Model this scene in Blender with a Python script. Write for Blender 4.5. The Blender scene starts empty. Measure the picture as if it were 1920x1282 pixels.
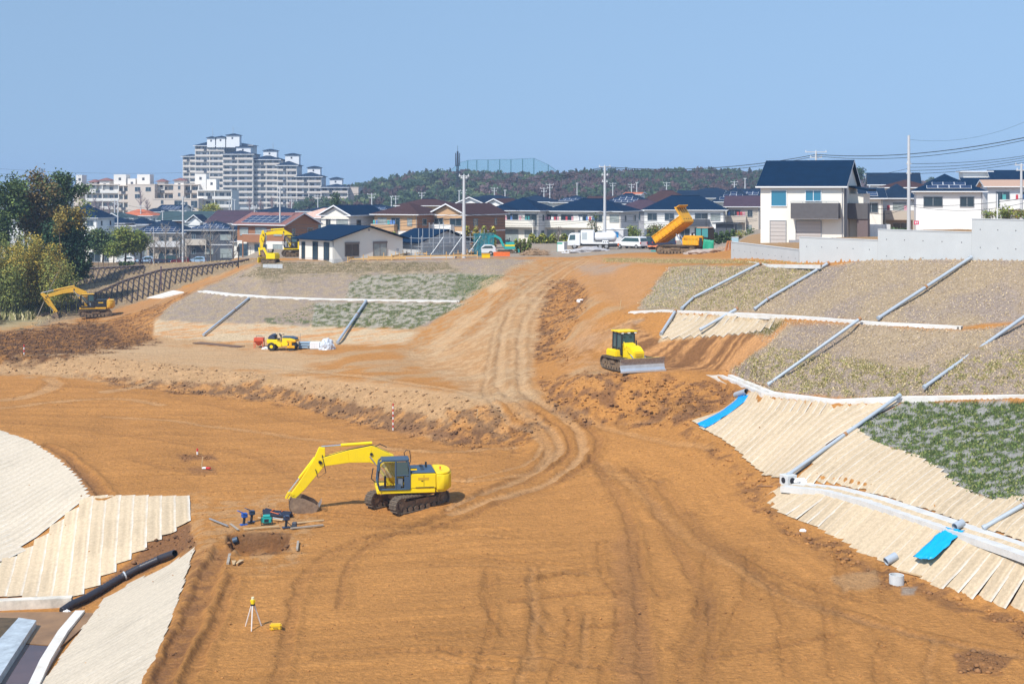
import bpy, bmesh, math, random
import numpy as np
from mathutils import Vector, Matrix
from mathutils.geometry import delaunay_2d_cdt
R = math.radians
S = bpy.context.scene
COL = S.collection
# ------------------------------------------------------------------ camera, light, exposure
F = 2667.0; CZ = 18.5; HY = 355.0          # focal length in photo pixels, eye height, horizon row
cam_d = bpy.data.cameras.new('camera'); cam = bpy.data.objects.new('camera', cam_d); COL.objects.link(cam)
cam.location = (0, 0, CZ); cam.rotation_euler = (R(90), 0, 0)
cam_d.sensor_width = 36; cam_d.lens = F * 36 / 1920; cam_d.shift_y = (HY - 641) / 1920
cam_d.clip_start = 1; cam_d.clip_end = 12000
S.camera = cam
SUN_EL, SUN_AZ = 50.0, 215.0               # azimuth clockwise from +Y (the sun stands behind the camera, to its left)
w = bpy.data.worlds.new('World'); S.world = w; w.use_nodes = True
nt = w.node_tree; bg = nt.nodes['Background']
sky = nt.nodes.new('ShaderNodeTexSky'); sky.sky_type = 'NISHITA'; sky.sun_disc = False
sky.sun_elevation = R(SUN_EL); sky.sun_rotation = R(SUN_AZ)
sky.altitude = 0; sky.air_density = 0.95; sky.dust_density = 1.1; sky.ozone_density = 3.6
tcs = nt.nodes.new('ShaderNodeTexCoord'); mps = nt.nodes.new('ShaderNodeVectorMath'); mps.operation = 'MULTIPLY_ADD'
nt.links.new(tcs.outputs['Generated'], mps.inputs[0]); mps.inputs[1].default_value = (1, 1, 0.2); mps.inputs[2].default_value = (0, 0, 0.15)   # lift: thick clear air low down
nt.links.new(mps.outputs[0], sky.inputs[0])
nt.links.new(sky.outputs[0], bg.inputs[0]); bg.inputs[1].default_value = 0.128
sd = bpy.data.lights.new('sun', 'SUN'); so = bpy.data.objects.new('sun', sd); COL.objects.link(so)
sd.energy = 4.5; sd.angle = R(0.53); sd.color = (1.0, 0.95, 0.87)
sv = Vector((math.sin(R(SUN_AZ)) * math.cos(R(SUN_EL)), math.cos(R(SUN_AZ)) * math.cos(R(SUN_EL)), math.sin(R(SUN_EL))))
so.rotation_euler = sv.to_track_quat('Z', 'Y').to_euler(); so.location = (-40, -20, 90)
S.view_settings.view_transform = 'Standard'; S.view_settings.look = 'None'
S.view_settings.exposure = 0.14; S.view_settings.gamma = 1.0; S.view_settings.use_curve_mapping = False
S.render.engine = 'CYCLES'; S.cycles.max_bounces = 6; S.cycles.volume_bounces = 0
S.cycles.transparent_max_bounces = 8; S.cycles.use_denoising = True
# ------------------------------------------------------------------ places: photo pixel + height or depth -> point
def P(px, py, z):
    Y = F * (CZ - z) / (py - HY); return Vector(((px - 960) * Y / F, Y, z))
def D(px, py, Y): return Vector(((px - 960) * Y / F, Y, CZ - (py - HY) * Y / F))
def pix(x, y, z): return 960 + F * x / y, HY + F * (CZ - z) / y
# ------------------------------------------------------------------ materials
MATS = {}
def mat(name, c, rough=0.7, metal=0.0, var=0.0, vscale=3.0, bump=0.0, bscale=20.0, spec=0.5, c2=None, stretch=None, alpha=1.0, trans=0.0, coord='Object', coat=0.0):
    if name in MATS: return MATS[name]
    m = bpy.data.materials.new(name); m.use_nodes = True; t = m.node_tree; b = t.nodes['Principled BSDF']
    b.inputs['Base Color'].default_value = (*c, 1); b.inputs['Roughness'].default_value = rough
    b.inputs['Metallic'].default_value = metal; b.inputs['Specular IOR Level'].default_value = spec
    b.inputs['Alpha'].default_value = alpha; b.inputs['Transmission Weight'].default_value = trans
    b.inputs['Coat Weight'].default_value = coat
    if var or bump or c2:
        tc = t.nodes.new('ShaderNodeTexCoord'); mp = t.nodes.new('ShaderNodeMapping')
        t.links.new(tc.outputs[coord], mp.inputs[0])
        if stretch: mp.inputs['Scale'].default_value = stretch
    if var or c2:
        n = t.nodes.new('ShaderNodeTexNoise'); n.inputs['Scale'].default_value = vscale; n.inputs['Detail'].default_value = 6; n.inputs['Roughness'].default_value = 0.65
        t.links.new(mp.outputs[0], n.inputs['Vector'])
        r = t.nodes.new('ShaderNodeValToRGB'); r.color_ramp.elements[0].position = 0.3; r.color_ramp.elements[1].position = 0.7
        a = c2 if c2 else tuple(x * (1 - var) for x in c)
        bcol = c if c2 else tuple(min(1, x * (1 + var)) for x in c)
        r.color_ramp.elements[0].color = (*a, 1); r.color_ramp.elements[1].color = (*bcol, 1)
        t.links.new(n.outputs[0], r.inputs[0]); t.links.new(r.outputs[0], b.inputs['Base Color'])
    if bump:
        n2 = t.nodes.new('ShaderNodeTexNoise'); n2.inputs['Scale'].default_value = bscale; n2.inputs['Detail'].default_value = 4
        bp = t.nodes.new('ShaderNodeBump'); bp.inputs['Strength'].default_value = bump; bp.inputs['Distance'].default_value = 0.05
        t.links.new(mp.outputs[0], n2.inputs['Vector']); t.links.new(n2.outputs[0], bp.inputs['Height']); t.links.new(bp.outputs[0], b.inputs['Normal'])
    MATS[name] = m; return m
# ------------------------------------------------------------------ mesh helpers
def mesh_np(name, V, Fc, mats=(), smooth=False, col=None, fmat=None):
    """V (n,3), Fc (m,k) with constant k"""
    V = np.asarray(V, dtype=np.float32); Fc = np.asarray(Fc, dtype=np.int32); k = Fc.shape[1]
    me = bpy.data.meshes.new(name); me.vertices.add(len(V)); me.vertices.foreach_set('co', V.ravel())
    me.loops.add(Fc.size); me.loops.foreach_set('vertex_index', Fc.ravel())
    me.polygons.add(len(Fc)); me.polygons.foreach_set('loop_start', np.arange(0, Fc.size, k, dtype=np.int32))
    if fmat is not None: me.polygons.foreach_set('material_index', np.asarray(fmat, dtype=np.int32))
    me.update(calc_edges=True)
    if smooth: me.polygons.foreach_set('use_smooth', np.ones(len(Fc), dtype=bool))
    if col is not None:
        a = me.color_attributes.new('Col', 'FLOAT_COLOR', 'POINT')
        c = np.ones((len(V), 4), dtype=np.float32); c[:, :col.shape[1]] = col; a.data.foreach_set('color', c.ravel())
    for m in mats: me.materials.append(m)
    return me
def link(me, name, parent=None):
    o = bpy.data.objects.new(name, me); COL.objects.link(o)
    if parent is not None: o.parent = parent
    return o
def tag(o, label=None, cat=None, group=None, kind=None):
    if label: o['label'] = label
    if cat: o['category'] = cat
    if group: o['group'] = group
    if kind: o['kind'] = kind
    return o
def thing(name, loc, label, cat, rz=0, group=None, kind=None):
    o = bpy.data.objects.new(name, None); COL.objects.link(o); o.empty_display_size = 0.5
    o.location = loc; o.rotation_euler = (0, 0, rz); return tag(o, label, cat, group, kind)
def kids(o): return [c for c in COL.objects if c.parent == o]
CH = {}
def copy_tree(o, parent=None, chmap=None):
    if chmap is None:
        chmap = {}
        for c in COL.objects:
            if c.parent: chmap.setdefault(c.parent.name, []).append(c)
    c = o.copy(); COL.objects.link(c); c.parent = parent
    for ch in chmap.get(o.name, []): copy_tree(ch, c, chmap)
    return c
class MB:
    def __init__(s): s.v = []; s.f = []; s.mi = []; s.m = 0
    def add(s, vs, fs):
        o = len(s.v); s.v += [tuple(v) for v in vs]; s.f += [tuple(i + o for i in f) for f in fs]; s.mi += [s.m] * len(fs); return s
    def quad(s, a, b, c, d): return s.add([a, b, c, d], [(0, 1, 2, 3)])
    def box(s, c, d, rz=0, ry=0, rx=0, taper=1.0):
        hx, hy, hz = d[0] / 2, d[1] / 2, d[2] / 2
        M = Matrix.Rotation(rz, 3, 'Z') @ Matrix.Rotation(ry, 3, 'Y') @ Matrix.Rotation(rx, 3, 'X')
        vs = []
        for z in (-1, 1):
            k = taper if z > 0 else 1
            for x, y in ((-1, -1), (1, -1), (1, 1), (-1, 1)):
                p = M @ Vector((x * hx * k, y * hy * k, z * hz)); vs.append((p.x + c[0], p.y + c[1], p.z + c[2]))
        return s.add(vs, [(3, 2, 1, 0), (4, 5, 6, 7), (0, 1, 5, 4), (1, 2, 6, 5), (2, 3, 7, 6), (3, 0, 4, 7)])
    def bx(s, x0, x1, y0, y1, z0, z1): return s.box(((x0 + x1) / 2, (y0 + y1) / 2, (z0 + z1) / 2), (abs(x1 - x0), abs(y1 - y0), abs(z1 - z0)))
    def tube(s, pts, r, n=8, cap=True, r1=None):
        pts = [Vector(p) for p in pts]; N = len(pts); vs = []
        rr = [r if r1 is None else r + (r1 - r) * i / (N - 1) for i in range(N)] if not isinstance(r, (list, tuple)) else r
        prev = None
        for i, p in enumerate(pts):
            t = (pts[min(i + 1, N - 1)] - pts[max(i - 1, 0)]).normalized()
            a = prev if prev is not None else (Vector((0, 0, 1)) if abs(t.z) < 0.9 else Vector((1, 0, 0)))
            u = (a - t * a.dot(t)).normalized(); v = t.cross(u); prev = u
            for k in range(n):
                q = p + (u * math.cos(2 * math.pi * k / n) + v * math.sin(2 * math.pi * k / n)) * rr[i]; vs.append(q)
        fs = [(i * n + k, i * n + (k + 1) % n, (i + 1) * n + (k + 1) % n, (i + 1) * n + k) for i in range(N - 1) for k in range(n)]
        if cap: fs += [tuple(range(n - 1, -1, -1)), tuple((N - 1) * n + k for k in range(n))]
        return s.add(vs, fs)
    def cyl(s, a, b, r, n=12, r1=None, cap=True): return s.tube([a, b], r, n, cap, r1)
    def pipe(s, a, b, r, th=0.02, n=12):
        a, b = Vector(a), Vector(b); t = (b - a).normalized(); u = t.orthogonal().normalized(); v = t.cross(u); vs = []
        for p, q in ((a, r), (b, r), (b, r - th), (a, r - th)):
            for k in range(n): vs.append(p + (u * math.cos(2 * math.pi * k / n) + v * math.sin(2 * math.pi * k / n)) * q)
        return s.add(vs, [(j * n + k, j * n + (k + 1) % n, ((j + 1) % 4) * n + (k + 1) % n, ((j + 1) % 4) * n + k) for j in range(4) for k in range(n)])
    def prism(s, poly, y0, y1):                 # polygon in XZ, extruded along Y
        n = len(poly); vs = [(x, y0, z) for x, z in poly] + [(x, y1, z) for x, z in poly]
        return s.add(vs, [tuple(range(n)), tuple(range(2 * n - 1, n - 1, -1))] + [(i, i + n, (i + 1) % n + n, (i + 1) % n) for i in range(n)])
    def prismx(s, poly, x0, x1):                # polygon in YZ, extruded along X
        n = len(poly); vs = [(x0, y, z) for y, z in poly] + [(x1, y, z) for y, z in poly]
        return s.add(vs, [tuple(range(n)), tuple(range(2 * n - 1, n - 1, -1))] + [(i, i + n, (i + 1) % n + n, (i + 1) % n) for i in range(n)])
    def prismz(s, poly, z0, z1):
        n = len(poly); vs = [(x, y, z0) for x, y in poly] + [(x, y, z1) for x, y in poly]
        return s.add(vs, [tuple(range(n - 1, -1, -1)), tuple(range(n, 2 * n))] + [(i, (i + 1) % n, (i + 1) % n + n, i + n) for i in range(n)])
    def me(s, name, mats, smooth=False, bevel=0.0, fix=True):
        me = bpy.data.meshes.new(name); me.from_pydata(s.v, [], s.f)
        if not isinstance(mats, (list, tuple)): mats = [mats]
        for m in mats: me.materials.append(m)
        me.polygons.foreach_set('material_index', s.mi)
        if fix or bevel:
            bm = bmesh.new(); bm.from_mesh(me)
            if bevel:
                es = [e for e in bm.edges if len(e.link_faces) == 2 and e.calc_face_angle(0) > 0.5]
                bmesh.ops.bevel(bm, geom=es, offset=bevel, segments=2 if bevel > 0.04 else 1, affect='EDGES', clamp_overlap=True)
            bmesh.ops.recalc_face_normals(bm, faces=bm.faces); bm.to_mesh(me); bm.free()
        if smooth:
            me.polygons.foreach_set('use_smooth', [True] * len(me.polygons))
            if smooth != 'all': me.set_sharp_from_angle(angle=R(40))
        me.update(); return me
    def build(s, name, mats, parent=None, smooth=False, bevel=0.0, loc=None):
        o = link(s.me(name, mats, smooth, bevel), name, parent)
        if loc is not None: o.location = loc
        return o
# ------------------------------------------------------------------ numpy noise
RNG = np.random.default_rng(7)
_T = RNG.random((256, 256)).astype(np.float32)
def vn(x, y):
    xi = np.floor(x); yi = np.floor(y); fx = x - xi; fy = y - yi
    fx = fx * fx * (3 - 2 * fx); fy = fy * fy * (3 - 2 * fy)
    xi = xi.astype(np.int64); yi = yi.astype(np.int64)
    g = lambda a, b: _T[a & 255, b & 255]
    return (g(xi, yi) * (1 - fx) + g(xi + 1, yi) * fx) * (1 - fy) + (g(xi, yi + 1) * (1 - fx) + g(xi + 1, yi + 1) * fx) * fy
def fbm(x, y, o=4, g=0.5):
    r = 0; a = 1; s = 0
    for i in range(o):
        r = r + a * vn(x * 2 ** i + 17.3 * i, y * 2 ** i + 5.1 * i); s += a; a *= g
    return r / s
def sstep(a, b, x): t = np.clip((x - a) / (b - a), 0, 1); return t * t * (3 - 2 * t)
def in_poly(poly, X, Y):
    r = np.zeros(X.shape, bool); n = len(poly)
    for i in range(n):
        x0, y0 = poly[i]; x1, y1 = poly[(i + 1) % n]
        if y0 == y1: continue
        c = ((y0 > Y) != (y1 > Y)) & (X < (x1 - x0) * (Y - y0) / (y1 - y0) + x0); r ^= c
    return r
def seg_dist(line, X, Y):
    d = np.full(X.shape, 1e9, np.float32); side = np.zeros(X.shape, np.float32)
    for (x0, y0), (x1, y1) in zip(line[:-1], line[1:]):
        dx, dy = x1 - x0, y1 - y0; L = dx * dx + dy * dy + 1e-9
        t = np.clip(((X - x0) * dx + (Y - y0) * dy) / L, 0, 1)
        q = np.hypot(X - x0 - t * dx, Y - y0 - t * dy); sgn = (X - x0) * dy - (Y - y0) * dx
        m = q < d; d = np.where(m, q, d); side = np.where(m, np.sign(sgn), side)
    return d, side
def poly_sd(poly, X, Y):                       # signed distance, positive inside
    d, _ = seg_dist(list(poly) + [poly[0]], X, Y); return np.where(in_poly(poly, X, Y), d, -d)
# ------------------------------------------------------------------ the ground
LINES = [  # break lines: photo x, photo y, height
 # near edge of the model
 [(-700,1420,-3.4),(-150,1420,-3.4),(60,1420,-3.4),(235,1420,0),(700,1420,0),(1300,1420,0),(2200,1420,0),(2700,1420,.3)],
 # right toe and floor
 [(1305,795,3.0),(1345,825,2.5),(1400,865,1.9),(1430,885,1.6),(1425,930,1.1),(1450,965,.8),(1540,1000,.5),(1640,1055,.3),(1760,1110,.1),(1920,1150,0),(2070,1195,0),(2400,1290,0)],
 [(1470,907,1.75),(1560,914,2.0),(1640,932,2.1),(1780,978,2.1),(1920,1024,2.1),(2070,1077,2.1),(2400,1170,2.2)],
 [(1360,703,5.0),(1440,737,5.3),(1560,752,5.5),(1600,750,5.6),(1700,745,5.9),(1920,742,6.8),(2070,748,7.4),(2500,790,8)],
 [(1180,585,8.3),(1280,585,8.6),(1420,589,9.1),(1640,606,9.6),(1800,614,9.7),(1860,608,9.9),(1920,600,10.2),(2070,590,10.8),(2500,600,11.5)],
 [(1130,491,10.0),(1240,497,10.9),(1340,497,11.8),(1425,497,12.2),(1553,498,12.6),(1648,492,13.1),(1820,489,13.5),(1920,489,13.7),(2070,489,14),(2500,495,14.2)],
 [(1230,800,2.3),(1130,800,2.0),(1050,787,2.2)],
 [(1030,720,3.9),(1100,708,4.8),(1190,701,5.1),(1270,699,5.1),(1330,711,4.9)],
 [(1190,680,5.2),(1250,680,5.3),(1330,688,5.3)],
 [(1180,632,6.9),(1240,634,6.9),(1310,634,7.1),(1420,627,7.9)],
 [(1290,797,2.95)],
 [(1300,860,1.6),(1380,930,.8)], [(1100,870,1.0)], [(1000,850,.9)], [(1050,950,.2)], [(1200,900,.9)], [(1300,1000,.2)], [(900,1100,0),(1300,1200,0)], [(765,975,0)], [(600,900,.1)],[(300,850,.4)],
 # middle bank
 [(-500,668,2.6),(0,666,2.3),(190,669,2.3),(400,691,2.0),(540,706,1.9),(700,722,2.6),(850,742,3.0),(930,756,2.9)],
 [(-500,705,1.4),(0,699,1.0),(110,703,1.0),(250,722,.7),(400,739,.4),(550,757,.3),(650,785,.4),(740,806,.5),(850,832,.6),(940,828,.9)],
 # ramp
 [(1060,850,1.0),(1040,800,1.9),(1000,762,2.8),(950,722,3.6),(948,680,4.0),(955,640,4.8),(965,600,5.8),(985,560,7.0),(1010,530,7.9),(1050,500,8.9),(1090,483,9.5)],
 [(1030,640,5.0),(1030,600,6.0),(1065,560,7.3),(1085,520,8.8)], [(1100,660,5.6),(1105,600,7.3),(1110,540,9.0)],
 [(880,700,2.9)], [(800,680,2.6)], [(620,690,2.0)],
 # left bench
 [(-500,640,2.2),(100,650,2.2),(300,641,2.2),(400,645,2.2),(490,652,2.1),(640,650,2.3),(760,641,2.8),(800,620,3.5)],
 [(288,630,2.5),(400,637,2.4),(490,640,2.4),(640,640,2.5),(740,632,3.0)],
 [(295,600,3.4),(378,545,5.9),(500,557,5.7),(700,563,5.6),(860,564,5.7)],
 [(375,538,6.2),(430,520,7.2),(478,498,8.8),(540,490,9.2),(640,488,9.3),(750,487,9.4),(900,486,9.45),(1000,484,9.5)],
 [(-500,625,1.8),(60,625,1.8),(160,600,1.6),(230,588,2.1),(300,561,3.5),(380,529,5.6),(440,507,7.5),(475,492,8.8)],
 [(-500,605,1.8),(100,595,1.8),(230,576,2.5),(300,552,4.0),(380,521,6.1),(440,502,7.8)],
 [(-500,510,5),(0,515,5),(130,506,5.5),(270,498,6.6),(360,492,7.5),(440,490,8.3),(480,487,8.95)],
 # left basin
 [(-500,810,1.5),(0,807,1.0),(60,828,.8),(110,860,.5),(145,895,.2),(165,932,0),(260,931,0),(355,931,0),(352,965,-.3),(345,985,-.7)],
 [(345,985,-.7),(368,1025,0),(330,1140,0),(275,1282,0),(235,1420,0)],
 [(345,985,-.7),(325,1043,-1.6),(230,1095,-2.7),(150,1140,-3.3)],
 [(-500,1122,-3.3),(0,1123,-3.3),(120,1120,-3.3),(150,1140,-3.3),(190,1128,-3.3),(75,1282,-3.3),(0,1370,-3.4)],
 [(0,960,-1.6),(165,1010,-1.3)],
 # plateaus
 [(500,470,9.1),(900,458,9.1),(1250,478,10.2),(1320,478,10.6)], [(900,450,9.1),(1340,455,9.3)],
 [(0,489,3.0),(250,490,3.0),(430,487,3.4)], [(-500,480,2.0),(0,470,2),(430,470,4)], [(500,444,9),(900,430,9),(1400,430,9.5)],
 [(1372,486,12.05),(1425,491,12.3),(1500,493,12.6),(1560,494,12.75),(1648,488,13.15),(1825,486,13.6),(1925,486,13.8),(2070,486,14.0),(2500,490,14.3)],
]
PTS = [p for l in LINES for p in l]
def Pw(px, py, z): v = P(px, py, z); return (v.x, v.y, v.z)
LINES.append([(1410, 453, 13.35), (1640, 450, 13.5), (2070, 446, 13.6), (2500, 446, 13.6)])
LINES.append([(1372, 468, 11.3)])
LINES.append([(1395, 425, 9.4), (1450, 436, 12.6), (1640, 434, 12.8), (2070, 430, 12.8), (2500, 430, 12.8)])
pv, pz, ed = [], [], []
key = {}
for l in LINES:
    prev = None
    for (x, y, z) in l:
        k = (round(x, 1), round(y, 1))
        if k not in key: key[k] = len(pv); pv.append(Vector((x, -y))); pz.append(z)
        i = key[k]
        if prev is not None and prev != i: ed.append((prev, i))
        prev = i
res = delaunay_2d_cdt(pv, ed, [], 0, 1e-4)
tv, tf, orig = res[0], res[2], res[3]
tz = []
for i, v in enumerate(tv):
    if orig[i]: tz.append(pz[orig[i][0]])
    else:
        dd = sorted(((v - a).length, b) for a, b in zip(pv, pz))[:2]; tz.append((dd[0][1] + dd[1][1]) / 2); print('TIN crossing near', v.x, -v.y)
TW = np.array([tuple(P(v.x, -v.y, z)) for v, z in zip(tv, tz)])
GX0, GX1, GY0, GY1, GS = -150.0, 150.0, 44.0, 470.0, 0.25
gx = np.arange(GX0, GX1, GS); gy = np.arange(GY0, GY1, GS)
HM = np.full((len(gy), len(gx)), np.nan, np.float32)
for a, b, c in tf:
    A, B, C = TW[a], TW[b], TW[c]
    det = (B[1] - C[1]) * (A[0] - C[0]) + (C[0] - B[0]) * (A[1] - C[1])
    if det <= 0: print('TIN flip', [(round(tv[k].x), round(-tv[k].y)) for k in (a, b, c)])
    if abs(det) < 1e-6: continue
    i0 = max(0, int((min(A[0], B[0], C[0]) - GX0) / GS)); i1 = min(len(gx), int((max(A[0], B[0], C[0]) - GX0) / GS) + 2)
    j0 = max(0, int((min(A[1], B[1], C[1]) - GY0) / GS)); j1 = min(len(gy), int((max(A[1], B[1], C[1]) - GY0) / GS) + 2)
    if i1 <= i0 or j1 <= j0: continue
    XX, YY = np.meshgrid(gx[i0:i1], gy[j0:j1])
    l1 = ((B[1] - C[1]) * (XX - C[0]) + (C[0] - B[0]) * (YY - C[1])) / det
    l2 = ((C[1] - A[1]) * (XX - C[0]) + (A[0] - C[0]) * (YY - C[1])) / det
    l3 = 1 - l1 - l2; m = (l1 >= -1e-3) & (l2 >= -1e-3) & (l3 >= -1e-3)
    HM[j0:j1, i0:i1][m] = (l1 * A[2] + l2 * B[2] + l3 * C[2])[m]
# fill what lies outside the net row by row
def fill(a):
    for r in range(a.shape[0]):
        row = a[r]; ok = ~np.isnan(row)
        if ok.any(): a[r] = np.interp(np.arange(len(row)), np.nonzero(ok)[0], row[ok])
    ok = ~np.isnan(a[:, 0]); idx = np.nonzero(ok)[0]
    for r in range(a.shape[0]):
        if not ok[r]: a[r] = a[idx[np.argmin(abs(idx - r))]]
fill(HM)
def blur(a, n):
    k = np.hanning(2 * n + 3)[1:-1]; k /= k.sum(); p = np.pad(a, n, mode='edge')
    t = sum(p[i:i + a.shape[0], :] * k[i] for i in range(2 * n + 1))
    return sum(t[:, i:i + a.shape[1]] * k[i] for i in range(2 * n + 1)).astype(np.float32)
HS = blur(HM, 4)
XX, YY = np.meshgrid(gx, gy)
# far ground settles to three broad levels
lev = np.where(XX / YY < -0.185, 3.0, np.where(XX / YY < 0.155, 9.0, 11.0)); k = sstep(300, 345, YY); HS = (HS * (1 - k) + lev * k).astype(np.float32)
kx_ = (1 - sstep(-.190, -.172, XX / YY)) * sstep(232, 262, YY); HS = (HS * (1 - kx_) + np.minimum(HS, 3.1) * kx_).astype(np.float32)
# the retaining wall: five panels, the ground behind each filled to just under its top
WPX = [(1372, 486, 12.05), (1500, 493, 12.6), (1648, 488.5, 13.15), (1825, 486.5, 13.6), (1926, 486.5, 13.8), (2300, 488, 14.1)]
WALL = [Vector(P(*q)) + Vector((0.15, 0.5, 0)) for q in WPX]; WTOP = [13.65, 14.68, 15.5, 16.45, 17.2]
for (a, b, top) in zip(WALL[:-1], WALL[1:], WTOP):
    u = (b - a).xy.normalized(); nrm = Vector((-u.y, u.x))
    if nrm.y < 0: nrm = -nrm
    s_ = (XX - a.x) * u.x + (YY - a.y) * u.y; d_ = (XX - a.x) * nrm.x + (YY - a.y) * nrm.y
    m = (s_ >= 0) & (s_ <= (b - a).xy.length + .3) & (d_ > .12) & (d_ < 22) & (XX / YY * F + 960 > 1377)
    z = (top - .12) * (1 - sstep(8, 20, d_)) + HS * sstep(8, 20, d_); HS = np.where(m, z, HS).astype(np.float32)
def Hg(A, x, y):
    fx = np.clip((x - GX0) / GS, 0, A.shape[1] - 1.001); fy = np.clip((y - GY0) / GS, 0, A.shape[0] - 1.001)
    i = fx.astype(int); j = fy.astype(int); u = fx - i; v = fy - j
    return (A[j, i] * (1 - u) + A[j, i + 1] * u) * (1 - v) + (A[j + 1, i] * (1 - u) + A[j + 1, i + 1] * u) * v
def carve(line, half, soft, dz=0.0):           # flatten a band along a 3-D line
    global HS
    pts = [P(*p) for p in line]
    x0 = min(p.x for p in pts) - 4; x1 = max(p.x for p in pts) + 4; y0 = min(p.y for p in pts) - 4; y1 = max(p.y for p in pts) + 4
    i0, i1 = max(0, int((x0 - GX0) / GS)), int((x1 - GX0) / GS); j0, j1 = max(0, int((y0 - GY0) / GS)), int((y1 - GY0) / GS)
    X = XX[j0:j1, i0:i1]; Y = YY[j0:j1, i0:i1]; best = np.full(X.shape, 1e9); bz = np.zeros(X.shape)
    for a, b in zip(pts[:-1], pts[1:]):
        dx, dy = b.x - a.x, b.y - a.y; L = dx * dx + dy * dy; t = np.clip(((X - a.x) * dx + (Y - a.y) * dy) / L, 0, 1)
        q = np.hypot(X - a.x - t * dx, Y - a.y - t * dy); m = q < best; best = np.where(m, q, best); bz = np.where(m, a.z + t * (b.z - a.z), bz)
    k = 1 - sstep(half, half + soft, best)
    HS[j0:j1, i0:i1] = HS[j0:j1, i0:i1] * (1 - k) + (bz + dz) * k
GUT = {  # gutters: centre line, width
 'a': [(1480,910,1.8),(1560,918,2.0),(1640,938,2.1),(1780,984,2.1),(1920,1032,2.1),(2070,1085,2.1)],
 'b': [(1360,704,5.0),(1440,737,5.3),(1560,752,5.5),(1600,751,5.6),(1700,746,5.9),(1920,743,6.8),(2070,748,7.4)],
 'c': [(1180,586,8.3),(1240,583,8.5),(1330,586,8.8),(1420,590,9.1),(1530,597,9.4),(1640,606,9.6),(1800,614,9.7)],
 'd': [(378,546,5.9),(430,552,5.8),(500,557,5.7),(600,561,5.6),(700,563,5.6),(860,565,5.7)],
}
for k_, a_, b_ in (('a', .9, .3), ('b', .5, .4), ('c', .45, .6), ('d', .55, .8)): carve(GUT[k_], a_, b_)
HPRE = HS.copy()
for k_ in 'abcd': carve(GUT[k_], .3 if k_ != 'a' else .55, .15, -.32)
# the square pit beside the excavator, and the ditch dug along the floor's left edge
def dig(poly_px, z, depth, soft):
    global HS
    poly = [tuple(P(x, y, z))[:2] for x, y in poly_px]
    sdm = poly_sd(poly, XX[:260, 350:750], YY[:260, 350:750]); HS[:260, 350:750] -= (depth * sstep(0, soft, sdm)).astype(np.float32)
dig([(428, 1000), (545, 1003), (540, 1030), (455, 1040), (425, 1022)], 0, 1.1, .35)
MATPX = [[(1388,738),(1440,746),(1560,760),(1700,750),(2070,757),(2070,1050),(1920,1012),(1780,965),(1640,921),(1570,903),(1484,903),(1440,893),(1405,870),(1380,842),(1350,822),(1300,793)],
 [(1428,925),(1480,914),(1560,926),(1640,947),(1780,994),(1920,1041),(2200,1126),(2200,1240),(1920,1148),(1760,1105),(1640,1050),(1540,994),(1460,964)],
 [(-420,812),(0,808),(60,829),(110,861),(145,896),(166,932),(355,932),(345,984),(195,1085),(150,1118),(0,1120),(-400,1122)],
 [(366,1027),(330,1140),(275,1282),(235,1420),(20,1420),(80,1282),(193,1128),(250,1092)], [(1236,636),(1266,590),(1478,596),(1425,626)]]
def _G0(px, py):
    Y = np.arange(46, 300, 0.1); X = (px - 960) * Y / F; Z = Hg(HS, X, Y); m = np.nonzero(CZ - (py - HY) * Y / F <= Z)[0]; return (X[m[0]], Y[m[0]])
sm_ = blur(HS, 10); mk_ = np.zeros(HS.shape, np.float32)
for pl in MATPX:
    wp = [_G0(*q) for q in pl]; x0, x1 = min(p[0] for p in wp), max(p[0] for p in wp); y0, y1 = min(p[1] for p in wp), max(p[1] for p in wp); i0, i1 = max(0, int((x0 - GX0) / GS)), int((x1 - GX0) / GS) + 1; j0, j1 = max(0, int((y0 - GY0) / GS)), int((y1 - GY0) / GS) + 1
    mk_[j0:j1, i0:i1] = np.maximum(mk_[j0:j1, i0:i1], sstep(-.2, 1.2, poly_sd(wp, XX[j0:j1, i0:i1], YY[j0:j1, i0:i1])))
HS = (HS * (1 - mk_) + sm_ * mk_).astype(np.float32)
LOWER = np.zeros(HS.shape, np.float32)
sdv_ = poly_sd([_G0(*q) for q in MATPX[1]], XX[:420, 500:], YY[:420, 500:]); LOWER[:420, 500:] = (.45 * sstep(.2, .8, sdv_)).astype(np.float32)
def H(x, y): return Hg(HS, np.asarray(x, float), np.asarray(y, float))
def h1(x, y): return float(H(np.array([x]), np.array([y]))[0])
def G(px, py):                                  # where the line of sight through a pixel meets the ground
    Y = np.arange(46, 460, 0.1); X = (px - 960) * Y / F; Z = H(X, Y); zr = CZ - (py - HY) * Y / F
    m = np.nonzero(zr <= Z)[0]; i = m[0] if len(m) else len(Y) - 1
    return Vector((X[i], Y[i], float(Z[i])))
# ------------------------------------------------------------------ ground sheet
NC = 1150
cx = np.linspace(-460, 2380, NC); cx = 960 + (cx - 960)
yr = [47.5]
while yr[-1] < 330:
    Y = yr[-1]; dz = 17.0; yr.append(Y + max(0.05, 1.55 * Y * Y / (F * dz) * (0.62 if 70 < Y < 215 else 1.0)))
yr = np.array(yr); NR = len(yr)
PXg, Yg = np.meshgrid(cx, yr); Xg = (PXg - 960) * Yg / F; Zg = H(Xg, Yg)
PYg = HY + F * (CZ - Zg) / Yg
soil = np.array([.505, .232, .066]); pale = np.array([.64, .435, .245]); dark = np.array([.17, .082, .038]); tan = np.array([.50, .305, .15])
orange = np.array([.54, .275, .11]); grey = np.array([.36, .32, .27]); dry = np.array([.40, .305, .20]); lil = np.array([.335, .265, .215]); green = np.array([.095, .125, .045]); olive = np.array([.20, .165, .06]); straw = np.array([.60, .45, .28])
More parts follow.
